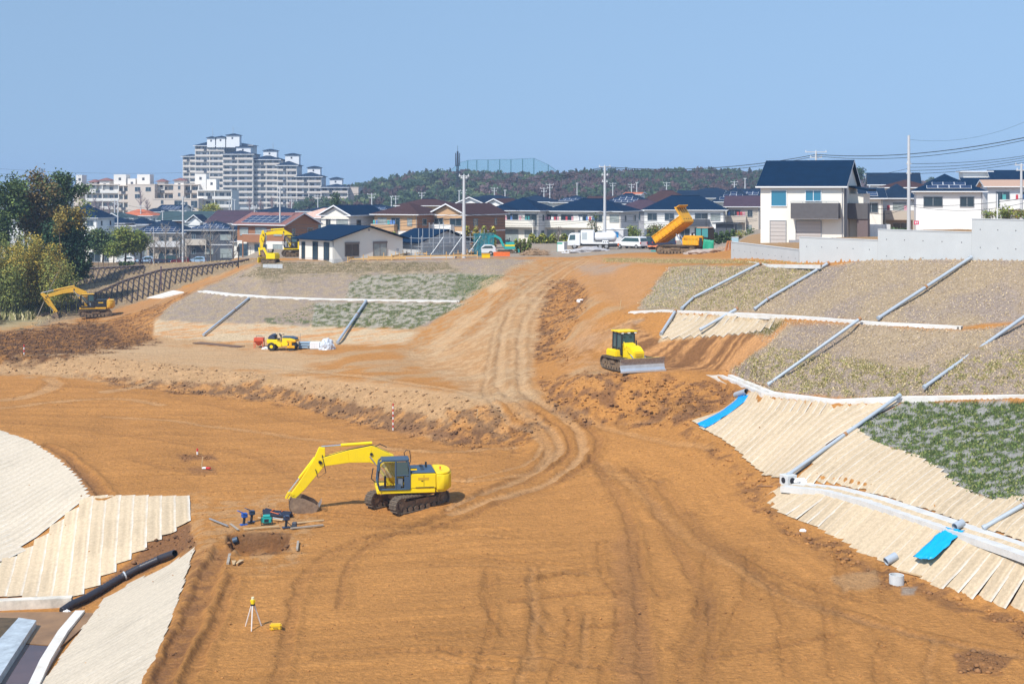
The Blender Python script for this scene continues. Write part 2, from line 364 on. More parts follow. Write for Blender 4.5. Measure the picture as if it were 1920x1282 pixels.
n1 = fbm(Xg * .35, Yg * .35, 4); n2 = fbm(Xg * 1.7 + 9, Yg * 1.7, 3); n3 = fbm(Xg * 6, Yg * 6, 2); streak = fbm(Xg * .22 + Yg * .05, Yg * 2.2 - Xg * .5, 4)
col = soil[None, None, :] * (0.84 + .20 * n1 + .14 * n3)[..., None]
rough = np.full(Xg.shape, .02)
wob = (fbm(Xg * .8, Yg * .8, 4) - .5)
def zone(poly, c, amt=1.0, soft=6, wobble=14, rg=None, mod=None):
    global col, rough
    x0 = min(p[0] for p in poly) - 30; x1 = max(p[0] for p in poly) + 30; y0 = min(p[1] for p in poly) - 30; y1 = max(p[1] for p in poly) + 30
    m = (PXg > x0) & (PXg < x1) & (PYg > y0) & (PYg < y1)
    sdv = poly_sd(poly, PXg[m], PYg[m]) + wob[m] * wobble * 2
    k = sstep(-soft, soft, sdv) * amt
    if mod is not None: k = k * mod[m]
    c = np.asarray(c)
    if c.ndim > 1: c = c[m]
    col[m] = col[m] * (1 - k[:, None]) + c * k[:, None]
    if rg is not None: rough[m] = rough[m] * (1 - k) + rg * k
def mix(a, b, t): return a[None, None, :] * (1 - t[..., None]) + b[None, None, :] * t[..., None]
lightn = (.86 + .28 * n2)
# bench, banks, ramp
zone([(-500,660),(-20,662),(190,664),(400,686),(560,702),(760,725),(930,752),(1000,760),(1180,720),(1180,590),(1130,490),(470,490),(0,520),(-500,560)], mix(tan, soil, sstep(.35, .65, n1)), 1, 8, 10, .03)
zone([(60,655),(250,640),(480,652),(640,672),(560,695),(500,700),(300,690),(20,672)], mix(pale, tan, streak * .9), .85, 10, 12, .015, sstep(.2, .42, streak + .15))
zone([(200,690),(520,700),(760,722),(920,745),(930,760),(740,742),(500,716),(200,684)], pale, .6, 6, 6, .01)
zone([(-500,664),(0,664),(190,668),(400,690),(540,706),(700,722),(850,742),(940,758),(960,828),(850,834),(740,808),(650,787),(550,758),(400,741),(250,724),(110,705),(-500,705)], tan * 1.0 * lightn[..., None], 1, 4, 6, .10)
zone([(140,702),(250,712),(400,722),(480,718),(640,752),(760,775),(900,800),(960,830),(850,836),(740,810),(650,790),(550,760),(400,744),(250,727)], mix(dark, soil, sstep(.4, .7, n2)), .75, 5, 12, .18)
zone([(840,770),(900,762),(1010,775),(1030,800),(960,840),(850,838)], mix(dark, soil, sstep(.35, .6, n2)), .7, 8, 16, .2)
zone([(-500,625),(-20,625),(90,612),(240,600),(300,640),(250,652),(100,672),(0,690),(-500,690)], mix(dark * .8, soil * .7, sstep(.45, .75, n2)), .95, 7, 14, .3)
zone([(200,600),(300,565),(400,530),(478,495),(470,502),(400,545),(290,600),(285,632),(230,640)], mix(soil, dark, sstep(.35, .7, n2)), .8, 6, 10, .12)
zone([(210,578),(300,553),(400,520),(475,488),(480,496),(380,535),(280,575),(200,600)], orange * .9, .75, 3, 5, .06)
# embankment, left: straw base, lilac dry grass, greens
zone([(286,632),(293,598),(340,590),(520,600),(790,622),(770,645),(600,648),(400,640)], mix(straw, orange * 1.15, sstep(.45, .7, streak)), 1, 3, 5, .015)
zone([(296,598),(322,570),(378,540),(440,515),(480,494),(560,488),(960,484),(1010,486),(940,530),(860,568),(800,612),(500,606),(380,606)], mix(lil, dry, sstep(.3, .7, n2)), 1, 3, 4, .03)
zone([(440,520),(500,492),(740,490),(850,498),(860,508),(760,516),(600,512),(500,528)], mix(olive, dry, sstep(.4, .6, n2)), .6, 5, 14, .05)
zone([(655,530),(690,515),(860,512),(950,516),(870,566),(650,558)], mix(green, np.array([.40, .37, .30]), sstep(.36, .58, fbm(Xg * 2.1, Yg * 3.5, 4))), .8, 2, 3, .04)
zone([(860,516),(950,516),(905,548),(840,560)], green * 1.1, .55, 3, 6, .05)
zone([(590,568),(880,568),(775,617),(585,612)], mix(green, np.array([.42, .39, .32]), sstep(.38, .6, fbm(Xg * 2.3, Yg * 3.2, 4))), .85, 2, 3, .04)
zone([(495,595),(580,600),(580,612),(500,607)], mix(green, lil, sstep(.4, .6, n2)), .8, 2, 3, .04)
# ramp and cut
zone([(990,487),(1120,487),(1060,540),(1015,600),(1000,700),(1000,760),(900,750),(760,665),(860,575)], mix(tan, pale, sstep(.4, .7, n2)), .6, 10, 14, .03)
zone([(1000,487),(1060,485),(960,560),(870,640),(780,665),(760,640),(860,575),(960,505)], mix(soil, tan, sstep(.35, .65, n2)), .9, 6, 8, .06)
zone([(800,650),(850,610),(920,570),(880,620),(820,665)], pale, .6, 8, 16, .02)
zone([(900,530),(960,525),(930,550)], pale, .7, 6, 10, .02)
zone([(1040,500),(1120,490),(1240,500),(1215,540),(1180,580),(1100,560),(1060,600),(1020,560)], mix(orange, soil, sstep(.3, .7, n2)), .8, 8, 10, .05)
zone([(1120,498),(1220,496),(1250,506),(1195,575),(1130,560)], orange, .6, 8, 14, .05)
zone([(1080,497),(1180,495),(1150,512),(1090,512)], grey, .5, 6, 10, .04)
zone([(1020,540),(1075,520),(1110,560),(1050,650),(1110,660),(1000,690),(1010,600)], mix(dark, soil, sstep(.35, .6, n2)), .8, 8, 16, .2)
zone([(1080,640),(1200,595),(1210,600),(1110,650),(1085,660)], grey, .5, 3, 6, .03)
zone([(1180,600),(1240,640),(1480,606),(1440,645),(1362,700),(1200,690)], mix(dark * 1.1, orange, sstep(.4, .65, fbm((Yg * .93 - Xg * .37) * 3.0, (Xg * .93 + Yg * .37) * .35, 4))), .85, 5, 8, .06)
zone([(1400,640),(1480,600),(1500,610),(1440,650),(1365,700),(1340,700)], orange * 1.15, .8, 5, 8, .03)
zone([(1010,715),(1100,700),(1335,712),(1410,735),(1300,790),(1230,805),(1100,800),(1040,780)], mix(dark * 1.3, soil, sstep(.35, .6, n2)), .85, 8, 14, .2)
zone([(1110,600),(1190,600),(1190,680),(1060,700),(1050,660)], mix(soil * .9, orange, sstep(.4, .6, n2)), .7, 10, 14, .09)
# right slopes
zone([(1195,580),(1255,500),(1425,497),(1560,498),(1640,487),(1820,482),(2500,482),(2500,596),(1920,602),(1800,612),(1640,604),(1420,588)], mix(dry, lil, sstep(.42, .72, n1)), 1, 3, 4, .04)
zone([(1195,580),(1255,500),(1545,499),(1500,530),(1400,585)], mix(olive, dry, sstep(.38, .58, fbm(Xg * 3.2, Yg * 1.8, 4))), .7, 6, 10, .05)
zone([(1200,578),(1252,520),(1330,505),(1270,560)], np.array([.36, .34, .30]), .5, 6, 10, .03)
zone([(1440,645),(1480,605),(1640,610),(1800,620),(1920,607),(2500,600),(2500,742),(1920,738),(1700,741),(1600,747),(1440,732),(1365,698)], mix(dry, lil, sstep(.42, .7, n1)), 1, 3, 4, .04)
zone([(1365,698),(1440,650),(1560,660),(1700,690),(1900,650),(2500,640),(2500,742),(1700,741),(1590,748)], mix(olive, lil, sstep(.38, .6, fbm(Xg * 3, Yg * 1.9, 4))), .8, 8, 20, .05)
zone([(1400,625),(1440,600),(1480,600),(1440,628)], green, .8, 3, 5, .05)
zone([(1590,800),(1700,752),(2500,755),(2500,940),(1860,938),(1800,915),(1760,880),(1720,855),(1640,830)], mix(green * .8, np.array([.34, .33, .30]), sstep(.44, .60, fbm(Xg * 4.6+Yg*1.2, Yg * 3.2, 4))), 1, 2, 3, .05)
zone([(1235,640),(1265,590),(1420,592),(1480,594),(1410,622)], straw, 1, 2, 3, .01)
# mud under the mat edges, foreground details
zone([(1290,790),(1330,830),(1420,885),(1500,905),(1430,925),(1460,970),(1650,1060),(1920,1158),(2100,1210),(2100,1250),(1900,1185),(1640,1090),(1480,1010),(1400,950),(1370,890),(1280,810)], mix(dark * 1.2, soil, sstep(.35, .6, n2)), .65, 8, 16, .14)
zone([(100,845),(150,880),(190,925),(160,935),(120,880)], dark * 1.6, .5, 6, 8, .12)
zone([(355,935),(520,925),(600,960),(560,1060),(470,1080),(420,1040),(350,1100),(345,985)], mix(soil * .9, tan, sstep(.4, .6, n2)), .5, 12, 20, .09)
zone([(425,998),(545,1000),(545,1032),(455,1042),(420,1022)], dark, .85, 4, 6, .10)
zone([(368,1030),(400,1020),(420,1060),(370,1160),(330,1290),(275,1400),(240,1400),(275,1285),(330,1150)], mix(dark * 1.2, soil, sstep(.35, .6, n2)), .6, 8, 14, .10)
zone([(290,1005),(352,975),(368,1020),(325,1045),(230,1095),(140,1150),(150,1120),(240,1060)], dark * 1.3, .9, 5, 8, .10)
zone([(1180,1000),(1260,1400),(1160,1400),(1150,1000)], dark * 1.7, .35, 14, 14, .03)
zone([(1560,1085),(1640,1070),(1650,1095),(1580,1110)], tan, .6, 5, 8, .06)
zone([(1690,1100),(1720,1100),(1715,1115),(1690,1115)], grey, .7, 3, 4, .01)
zone([(1790,1225),(1850,1215),(1900,1235),(1880,1262),(1800,1260)], dark * 1.3, .7, 6, 10, .2)
zone([(330,850),(400,850),(410,865),(345,865)], dark * 1.3, .7, 5, 5, .15); zone([(350,875),(400,875),(405,886),(360,886)], dark * 1.5, .6, 4, 5, .1)
zone([(700,800),(820,800),(900,825),(760,820)], dark * 1.4, .4, 6, 10, .08)
# left: slope with frames, wood edge, plateau
zone([(60,615),(110,548),(150,500),(490,484),(480,492),(440,503),(300,553),(210,580),(120,600)], mix(np.array([.30, .21, .13]), np.array([.34, .26, .16]), n2), 1, 3, 6, .05)
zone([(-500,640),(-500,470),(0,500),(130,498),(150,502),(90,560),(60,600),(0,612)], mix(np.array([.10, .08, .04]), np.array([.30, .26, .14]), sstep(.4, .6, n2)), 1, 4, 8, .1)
zone([(0,610),(60,590),(110,560),(130,580),(60,612),(0,620)], np.array([.42, .36, .2]), .6, 4, 6, .05)
zone([(1100,480),(1372,484),(1372,489),(1240,497),(1130,491)], mix(orange, tan, n2), .8, 2, 3, .04)
zone([(1140,484),(1440,490),(1440,497),(1140,490)], olive, .5, 2, 3, .04)
plat = np.where((Yg > 190) & (PYg < 484), 1.0, 0.0); col = col * (1 - plat[..., None]) + mix(np.array([.34, .30, .26]), np.array([.40, .30, .2]), n1) * plat[..., None]
m_ = (PXg > 1377) & (PYg < 470) & (Yg < 200); col[m_] = tan * .85
far = sstep(235, 330, Yg)[..., None]; col = col * (1 - far) + np.array([.13, .13, .10]) * far
# wheel and track marks
bump_h = np.zeros(Xg.shape)
def track(line, wpx_world=.5, depth=.07, lite=.25, gauge=0):
    """a rut along a photo-pixel line; worked out in ground metres"""
    pts = [tuple(G(*q))[:2] for q in line]
    # smooth
    for _ in range(2):
        q = [pts[0]]
        for a, b in zip(pts[:-1], pts[1:]): q += [(a[0] * .75 + b[0] * .25, a[1] * .75 + b[1] * .25), (a[0] * .25 + b[0] * .75, a[1] * .25 + b[1] * .75)]
        pts = q + [pts[-1]]
    xs = [p[0] for p in pts]; ys = [p[1] for p in pts]
    r0 = np.searchsorted(yr, min(ys) - 3); r1 = np.searchsorted(yr, max(ys) + 3)
    Xs = Xg[r0:r1]; Ys = Yg[r0:r1]; mm = (Xs > min(xs) - 3) & (Xs < max(xs) + 3)
    if not mm.any(): return
    d, sd_ = seg_dist(pts, Xs[mm], Ys[mm]); d = abs(d * sd_ - (wob[r0:r1][mm] * .5))
    arc_ = np.zeros(d.shape); bd_ = np.full(d.shape, 1e9); cu_ = 0
    for (xa, ya), (xb, yb) in zip(pts[:-1], pts[1:]):
        dx, dy = xb - xa, yb - ya; L_ = math.hypot(dx, dy) + 1e-6; t_ = np.clip(((Xs[mm] - xa) * dx + (Ys[mm] - ya) * dy) / L_ ** 2, 0, 1); q_ = np.hypot(Xs[mm] - xa - t_ * dx, Ys[mm] - ya - t_ * dy); b_ = q_ < bd_; bd_ = np.where(b_, q_, bd_); arc_ = np.where(b_, cu_ + t_ * L_, arc_); cu_ += L_
    cleat = np.sin(arc_ * 2 * math.pi / .42)
    for off in ((0,) if not gauge else (-gauge / 2, gauge / 2)):
        dd = abs((d if not gauge else d * 1.0) - abs(off)) if gauge else d
        k = 1 - sstep(wpx_world * .5, wpx_world, dd); rim = np.exp(-((dd - wpx_world * 1.15) / (.22)) ** 2)
        fade = .55 + .9 * (n1[r0:r1][mm] - .2); k = k * np.clip(fade, 0, 1)
        c = col[r0:r1]; b = bump_h[r0:r1]; b[mm] += .018 * cleat * k; b[mm] += -depth * k + depth * .8 * rim * np.clip(fade, 0, 1)
        cc = c[mm]; cc = cc * (1 - (k * abs(lite))[:, None]) + (pale if lite > 0 else dark * 1.3) * (k * abs(lite))[:, None]; cc = cc * (1 - .13 * rim * np.clip(fade, 0, 1) - .07 * k * (cleat > .2))[:, None]; c[mm] = cc
for l, kw in [
 ([(1095,484),(1010,530),(965,570),(945,620),(938,680),(935,735),(985,775),(1040,810),(1055,850),(1000,890),(900,930),(840,955)], dict(wpx_world=.45, depth=.1, lite=.4)),
 ([(1110,486),(1040,530),(995,575),(975,630),(978,690),(975,735),(1025,765),(1085,800),(1100,850),(1040,900),(920,940),(845,965)], dict(wpx_world=.45, depth=.1, lite=.4)),
 ([(1060,490),(985,530),(945,575),(925,640),(915,700),(905,745),(950,790),(1010,815),(1020,850),(960,880),(880,900)], dict(wpx_world=.3, depth=.07, lite=.35)),
 ([(955,740),(1040,770),(1110,800),(1130,840),(1080,890),(980,925),(860,980),(700,1010)], dict(wpx_world=.3, depth=.1, lite=-.35)),
 ([(990,745),(1100,785),(1250,830),(1330,840)], dict(wpx_world=.4, depth=.04, lite=.15)),
 ([(930,745),(990,790),(1030,825),(1030,860),(990,890),(900,905),(800,900)], dict(wpx_world=.35, depth=.1, lite=.3)),
 ([(970,755),(1060,800),(1075,850),(1010,895),(900,935)], dict(wpx_world=.22, depth=.09, lite=-.3)),
 ([(1110,860),(1160,930),(1190,1000),(1200,1100),(1215,1282),(1215,1400)], dict(wpx_world=.42, depth=.06, lite=-.3)),
 ([(1180,880),(1240,960),(1290,1060),(1330,1140),(1290,1230),(1280,1300)], dict(wpx_world=.4, depth=.05, lite=-.28)),
 ([(1230,900),(1290,980),(1400,1070),(1560,1150),(1800,1210),(2000,1250)], dict(wpx_world=.35, depth=.05, lite=-.28)),
 ([(1290,960),(1380,1040),(1480,1090),(1620,1130)], dict(wpx_world=.25, depth=.05, lite=-.25)),
 ([(1130,870),(1220,940),(1330,1040),(1480,1130),(1700,1190),(1900,1230)], dict(wpx_world=.5, depth=.03, lite=.08)),
 ([(840,960),(740,995),(600,1040),(560,1100),(540,1200),(520,1282)], dict(wpx_world=.35, depth=.06, lite=-.22)),
 ([(1000,880),(860,950),(720,1010),(650,1050),(640,1140)], dict(wpx_world=.25, depth=.05, lite=-.25)),
 ([(960,1128),(1060,1118),(1160,1112)], dict(wpx_world=.22, depth=.09, lite=-.45)),
 ([(990,1090),(1080,1072),(1085,1080)], dict(wpx_world=.2, depth=.1, lite=-.4)), ([(1100,1180),(1180,1170)], dict(wpx_world=.2, depth=.07, lite=-.35)),
 ([(880,1100),(980,1090),(1080,1075)], dict(wpx_world=.3, depth=.05, lite=-.2)), ([(600,1230),(800,1215),(1000,1230),(1200,1260)], dict(wpx_world=.35, depth=.05, lite=-.2)),
 ([(1290,1235),(1400,1225),(1560,1190)], dict(wpx_world=.25, depth=.06, lite=-.3)), ([(1330,1100),(1340,1190),(1330,1282)], dict(wpx_world=.3, depth=.06, lite=-.3)),
 ([(-60,755),(60,745),(110,720),(90,710)], dict(wpx_world=.9, depth=.04, lite=.35)), ([(0,765),(120,752),(230,745),(300,760)], dict(wpx_world=.6, depth=.04, lite=.3)),
 ([(200,735),(260,725),(280,715)], dict(wpx_world=.8, depth=.02, lite=.4)), ([(40,720),(220,728),(420,760),(640,800),(760,830),(900,850)], dict(wpx_world=.7, depth=.03, lite=-.15)),
 ([(0,790),(160,800),(330,830),(480,850),(560,900)], dict(wpx_world=.5, depth=.03, lite=-.18)), ([(200,780),(420,800),(640,830),(800,850),(960,840)], dict(wpx_world=.5, depth=.03, lite=.25)),
 ([(90,835),(140,865),(175,900),(195,930)], dict(wpx_world=.5, depth=.14, lite=-.5)), ([(250,860),(320,880),(400,890),(600,880)], dict(wpx_world=.4, depth=.04, lite=-.2)),
 ([(300,1290),(360,1160),(400,1060),(420,1030)], dict(wpx_world=.6, depth=.18, lite=-.5)), ([(350,1290),(400,1180),(440,1080)], dict(wpx_world=.35, depth=.08, lite=-.3)),
 ([(1110,630),(1160,612),(1200,598)], dict(wpx_world=.4, depth=.08, lite=.3)), ([(30,668),(200,662),(400,672),(560,690),(760,718),(930,748)], dict(wpx_world=.5, depth=.04, lite=.4)),
 ([(780,655),(850,620),(930,560),(990,520)], dict(wpx_world=.7, depth=.08, lite=.3)), ([(840,655),(900,610),(960,545)], dict(wpx_world=.6, depth=.1, lite=-.2)),
]: track(l, **kw)
rgt = random.Random(12)
for i in range(22):
    x = rgt.uniform(150, 1750); y = rgt.uniform(720, 1270); 
    if x < 500 and y > 800: x += 420
    if x > 1300 and y < 1000: x -= 500
    if x < 900: dx, dy = rgt.uniform(120, 330), rgt.uniform(-10, 30)
    elif y > 950: dx, dy = rgt.uniform(-60, 90), rgt.uniform(90, 230)
    else: dx, dy = rgt.uniform(60, 200), rgt.uniform(-30, 60)
    bx_, by_ = rgt.uniform(-25, 25), rgt.uniform(-8, 8); of = 70 * (y - 355) / 600
    for k in (0, 1): track([(x + k * of * (abs(dy) > abs(dx)), y + k * 14 * (abs(dx) >= abs(dy))), (x + dx / 2 + bx_ + k * of * (abs(dy) > abs(dx)), y + dy / 2 + by_ + k * 14 * (abs(dx) >= abs(dy))), (x + dx + k * of * (abs(dy) > abs(dx)), y + dy + k * 14 * (abs(dx) >= abs(dy)))], wpx_world=.24, depth=.05, lite=rgt.choice([-.10, -.06, .08]))
# blade scrapes: shallow parallel ridges left by the grader
sc = fbm(Xg * .12 + Yg * .02, Yg * 1.6 - Xg * .35, 3) - .5; sc2 = fbm(Xg * 1.5 + Yg * .4, Yg * .1, 3) - .5
flat = (PYg > 690) & (Zg < 2.6) & (Zg > -.4); mixk = sstep(900, 1300, PXg)
bump_h += np.where(flat, (sc * (1 - mixk) * .13 + sc2 * mixk * .07), 0)
col *= (1 + np.where(flat, (sc * (1 - mixk) * .32 + sc2 * mixk * .2), 0))[..., None]
# clods
cl = fbm(Xg * 2.3 + 4, Yg * 2.3, 4, .62) ; cl2 = fbm(Xg * .9, Yg * .9, 3) - .5
amp = np.clip(rough, 0, 1); Zg = Zg + bump_h + amp * 1.5 * (cl - .5) + amp * .8 * cl2 + .05 * (n1 - .5)
cav = np.clip((.5 - cl) * 3.0, 0, 1) * np.clip(amp * 4, 0, 1); 
Zg = Zg - Hg(LOWER, Xg, Yg)
tv_ = np.stack([Xg, Yg, Zg], -1).reshape(-1, 3); cc_ = np.clip(col * .93, .01, .9).reshape(-1, 3)
ii = np.arange((NR - 1) * (NC - 1)); r_ = ii // (NC - 1); c_ = ii % (NC - 1); a_ = r_ * NC + c_
fc = np.stack([a_, a_ + 1, a_ + NC + 1, a_ + NC], -1)
gm = bpy.data.materials.new('ground'); gm.use_nodes = True; t = gm.node_tree; b = t.nodes['Principled BSDF']
b.inputs['Roughness'].default_value = .95; b.inputs['Specular IOR Level'].default_value = .15
va = t.nodes.new('ShaderNodeVertexColor'); va.layer_name = 'Col'; tc = t.nodes.new('ShaderNodeTexCoord')
nz = t.nodes.new('ShaderNodeTexNoise'); nz.inputs['Scale'].default_value = 5; nz.inputs['Detail'].default_value = 8; nz.inputs['Roughness'].default_value = .75; t.links.new(tc.outputs['Object'], nz.inputs['Vector'])
mr = t.nodes.new('ShaderNodeMapRange'); mr.inputs['From Min'].default_value = .3; mr.inputs['From Max'].default_value = .7; mr.inputs['To Min'].default_value = .72; mr.inputs['To Max'].default_value = 1.28; t.links.new(nz.outputs[0], mr.inputs[0])
mx = t.nodes.new('ShaderNodeVectorMath'); mx.operation = 'SCALE'; t.links.new(va.outputs[0], mx.inputs[0]); t.links.new(mr.outputs[0], mx.inputs['Scale']); t.links.new(mx.outputs[0], b.inputs['Base Color'])
n3_ = t.nodes.new('ShaderNodeTexNoise'); n3_.inputs['Scale'].default_value = 1.0; n3_.inputs['Detail'].default_value = 10; n3_.inputs['Roughness'].default_value = .8; mp3 = t.nodes.new('ShaderNodeMapping'); mp3.inputs['Scale'].default_value = (1.2, 5.5, 1); mp3.inputs['Rotation'].default_value = (0, 0, .22); t.links.new(tc.outputs['Object'], mp3.inputs[0]); t.links.new(mp3.outputs[0], n3_.inputs['Vector'])
mr3 = t.nodes.new('ShaderNodeMapRange'); mr3.inputs['From Min'].default_value = .34; mr3.inputs['From Max'].default_value = .62; mr3.inputs['To Min'].default_value = .80; mr3.inputs['To Max'].default_value = 1.10; t.links.new(n3_.outputs[0], mr3.inputs[0]); mx3 = t.nodes.new('ShaderNodeVectorMath'); mx3.operation = 'SCALE'; t.links.new(mx.outputs[0], mx3.inputs[0]); t.links.new(mr3.outputs[0], mx3.inputs['Scale']); t.links.new(mx3.outputs[0], b.inputs['Base Color'])
nb = t.nodes.new('ShaderNodeTexNoise'); nb.inputs['Scale'].default_value = 3.4; nb.inputs['Detail'].default_value = 9; nb.inputs['Roughness'].default_value = .7; t.links.new(tc.outputs['Object'], nb.inputs['Vector'])
bp = t.nodes.new('ShaderNodeBump'); bp.inputs['Strength'].default_value = .75; bp.inputs['Distance'].default_value = .28; t.links.new(nb.outputs[0], bp.inputs['Height']); t.links.new(bp.outputs[0], b.inputs['Normal'])
tag(link(mesh_np('ground', tv_, fc, [gm], True, cc_), 'ground'), 'graded brown earth of the construction site with tyre tracks', None, kind='structure')
# beyond the modelled ground: the plain to the horizon
Yf = np.array([328., 360, 450, 600, 900, 1500, 3000, 7000]); Xf = np.linspace(-1.2, 1.2, 30); XX_, YY_ = np.meshgrid(Xf, Yf); XX_ = XX_ * YY_
zf = np.where(XX_ / YY_ < -.185, 2.8, 8.8); zf = zf * (1 - sstep(345, 500, YY_)) + 3.0 * sstep(345, 500, YY_); zf[0] = np.minimum(zf[0], 2.5)
n_ = 30; ii = np.arange(7 * 29); a_ = (ii // 29) * n_ + ii % 29
tag(link(mesh_np('plain', np.stack([XX_, YY_, zf], -1).reshape(-1, 3), np.stack([a_, a_ + 1, a_ + n_ + 1, a_ + n_], -1), [mat('plain', (.13, .13, .10), .95, var=.3, vscale=.05)]), 'distant_ground'), None, None, kind='structure')
ZG_ = Zg
def Hf(x, y):   # displaced height at a point
    return h1(x, y)
# clods of soil lying on the rough patches, and pebbles
def rocks(n, name, label, pxr, pyr, thr, smin, smax, mt, seed):
    rg = np.random.default_rng(seed); V = []; Fs = []; base = np.array([[0,0,1],[.9,0,.2],[.28,.86,.2],[-.73,.53,.2],[-.73,-.53,.2],[.28,-.86,.2],[0,0,-.5]]); ff = np.array([[0,1,2],[0,2,3],[0,3,4],[0,4,5],[0,5,1],[6,2,1],[6,3,2],[6,4,3],[6,5,4],[6,1,5]])
    m = (PXg > pxr[0]) & (PXg < pxr[1]) & (PYg > pyr[0]) & (PYg < pyr[1]) & (rough > thr); idx = np.nonzero(m.ravel())[0]
    wt = (Yg.ravel()[idx]) ** 2 * np.clip(rough.ravel()[idx], .02, 1); wt = wt / wt.sum(); pick = rg.choice(idx, n, p=wt)
    p = tv_[pick] + rg.normal(0, .1, (n, 3)) * [1, 1, 0]; s = smin + (smax - smin) * rg.random(n) ** 3
    ang = rg.random(n) * 6.283; ca, sa = np.cos(ang), np.sin(ang)
    b = base[None] * (0.65 + .7 * rg.random((n, 7, 3))) * s[:, None, None] * np.array([1, 1, .7]); x = b[..., 0] * ca[:, None] - b[..., 1] * sa[:, None]; y = b[..., 0] * sa[:, None] + b[..., 1] * ca[:, None]
    V = np.stack([x + p[:, None, 0], y + p[:, None, 1], b[..., 2] + p[:, None, 2]], -1).reshape(-1, 3); Fs = (ff[None] + (np.arange(n) * 7)[:, None, None]).reshape(-1, 3)
    cv = np.repeat(cc_[pick] * (.6 + .5 * rg.random((n, 1))), 7, 0)
    tag(link(mesh_np(name, V, Fs, [mt], False, cv), name), label, None, kind='stuff')
cm = bpy.data.materials.new('clod'); cm.use_nodes = True; t = cm.node_tree; va = t.nodes.new('ShaderNodeVertexColor'); va.layer_name = 'Col'; t.links.new(va.outputs[0], t.nodes['Principled BSDF'].inputs['Base Color']); t.nodes['Principled BSDF'].inputs['Roughness'].default_value = .95
rocks(20000, 'soil_clods', 'loose clods of dug soil on the banks and dirt heaps', (-100, 2000), (500, 1290), .085, .04, .2, cm, 3)
rocks(9000, 'small_stones', 'scattered small lumps on the graded floor', (-100, 2000), (690, 1290), -1, .02, .085, cm, 4)
# ------------------------------------------------------------------ grass on the slopes (loose tufts nobody could count)
def tufts(name, label, poly, n, cols, h, seed, lean=.3, wmin=.02, wmax=.05, density=None):
    rg = np.random.default_rng(seed)
    x0, x1 = min(p[0] for p in poly), max(p[0] for p in poly); y0, y1 = min(p[1] for p in poly), max(p[1] for p in poly)
    m = (PXg > max(x0, -120)) & (PXg < min(x1, 2100)) & (PYg > y0) & (PYg < y1); idx = np.nonzero(m.ravel())[0]
    ins = in_poly(poly, PXg.ravel()[idx], PYg.ravel()[idx]); idx = idx[ins]
    wt = Yg.ravel()[idx] ** 1.6
    if density is not None: wt = wt * density.ravel()[idx]
    pick = rg.choice(idx, n, p=wt / wt.sum()); p = tv_[pick] + rg.normal(0, .12, (n, 3)) * [1, 1, 0]
    hh = h * (.4 + 1.0 * rg.random(n)); ww = wmin + (wmax - wmin) * rg.random(n) + hh * .3; a = rg.random(n) * 6.283
    dx, dy = np.cos(a) * ww, np.sin(a) * ww; lx = rg.normal(0, lean, n) * hh; ly = rg.normal(0, lean, n) * hh
    v = np.stack([np.stack([p[:, 0] - dx, p[:, 1] - dy, p[:, 2] - .03], -1), np.stack([p[:, 0] + dx, p[:, 1] + dy, p[:, 2] - .03], -1), np.stack([p[:, 0] + lx + dx * .4, p[:, 1] + ly + dy * .4, p[:, 2] + hh], -1)], 1).reshape(-1, 3)
    c = np.array(cols)[rg.integers(0, len(cols), n)] * 1.7 * (.88 + .24 * rg.random((n, 1)))
    tag(link(mesh_np(name, v, np.arange(3 * n).reshape(-1, 3), [cm], False, np.repeat(c, 3, 0)), name), label, None, kind='stuff')
DRY = [(.36, .28, .17), (.32, .25, .16), (.28, .22, .15), (.34, .26, .15)]; LILC = [(.28, .225, .18), (.31, .25, .20), (.25, .20, .155)]
GRN = [(.05,.075,.022), (.08, .12, .035), (.11, .14, .04), (.17, .18, .06), (.06, .09, .03)]; OLV = [(.22, .19, .06), (.16, .16, .05), (.30, .25, .12), (.34, .27, .15)]
TOPR = [(1195,578),(1255,500),(1425,498),(1560,498),(1640,488),(1820,484),(2100,484),(2100,590),(1920,600),(1800,611),(1640,602),(1420,585)]
MIDR = [(1400,622),(1440,596),(1640,610),(1800,619),(1920,607),(2100,600),(2100,742),(1920,738),(1700,741),(1600,746),(1440,730),(1368,698),(1440,645)]
LOWR = [(1595,798),(1700,752),(2100,757),(2100,940),(1860,936),(1800,913),(1760,880),(1720,855),(1640,828)]
LEFT = [(300,596),(322,570),(378,540),(440,515),(480,495),(1005,487),(940,528),(860,566),(800,610),(500,604)]
tufts('dry_grass', 'dry straw coloured grass on the upper right slope', TOPR, 34000, DRY + LILC, .055, 11)
tufts('dry_grass', 'dry grass on the right slope between the two white gutters', MIDR, 34000, DRY + LILC, .055, 12)
tufts('dry_grass', 'faded grass on the left embankment', LEFT, 20000, LILC + DRY, .05, 13)
gd = sstep(.50, .60, fbm(Xg * 4.6 + Yg * 1.2, Yg * 3.2, 4)) * .0 + (1 - sstep(.46, .56, fbm(Xg * 4.6 + Yg * 1.2, Yg * 3.2, 4))) + .08
tufts('green_grass', 'green grass growing through the netting of the lower right slope', LOWR, 20000, GRN, .08, 14, density=gd)
tufts('green_grass', 'olive grass along the foot of the middle right slope', [(1368,698),(1440,650),(1560,665),(1700,690),(1900,655),(2100,645),(2100,742),(1700,741),(1600,746),(1440,730)], 12000, OLV, .08, 15, density=1 - sstep(.38, .6, fbm(Xg * 3, Yg * 1.9, 4)) + .1)
tufts('green_grass', 'olive grass on the top right slope beside the dirt cut', [(1200,576),(1262,500),(1540,500),(1500,530),(1400,583)], 6000, OLV, .08, 16)
tufts('green_grass', 'green strips on the left embankment', [(655,530),(690,515),(950,516),(870,563),(650,558)], 4500, GRN, .07, 17, density=1 - sstep(.36, .58, fbm(Xg * 2.1, Yg * 3.5, 4)) + .05)
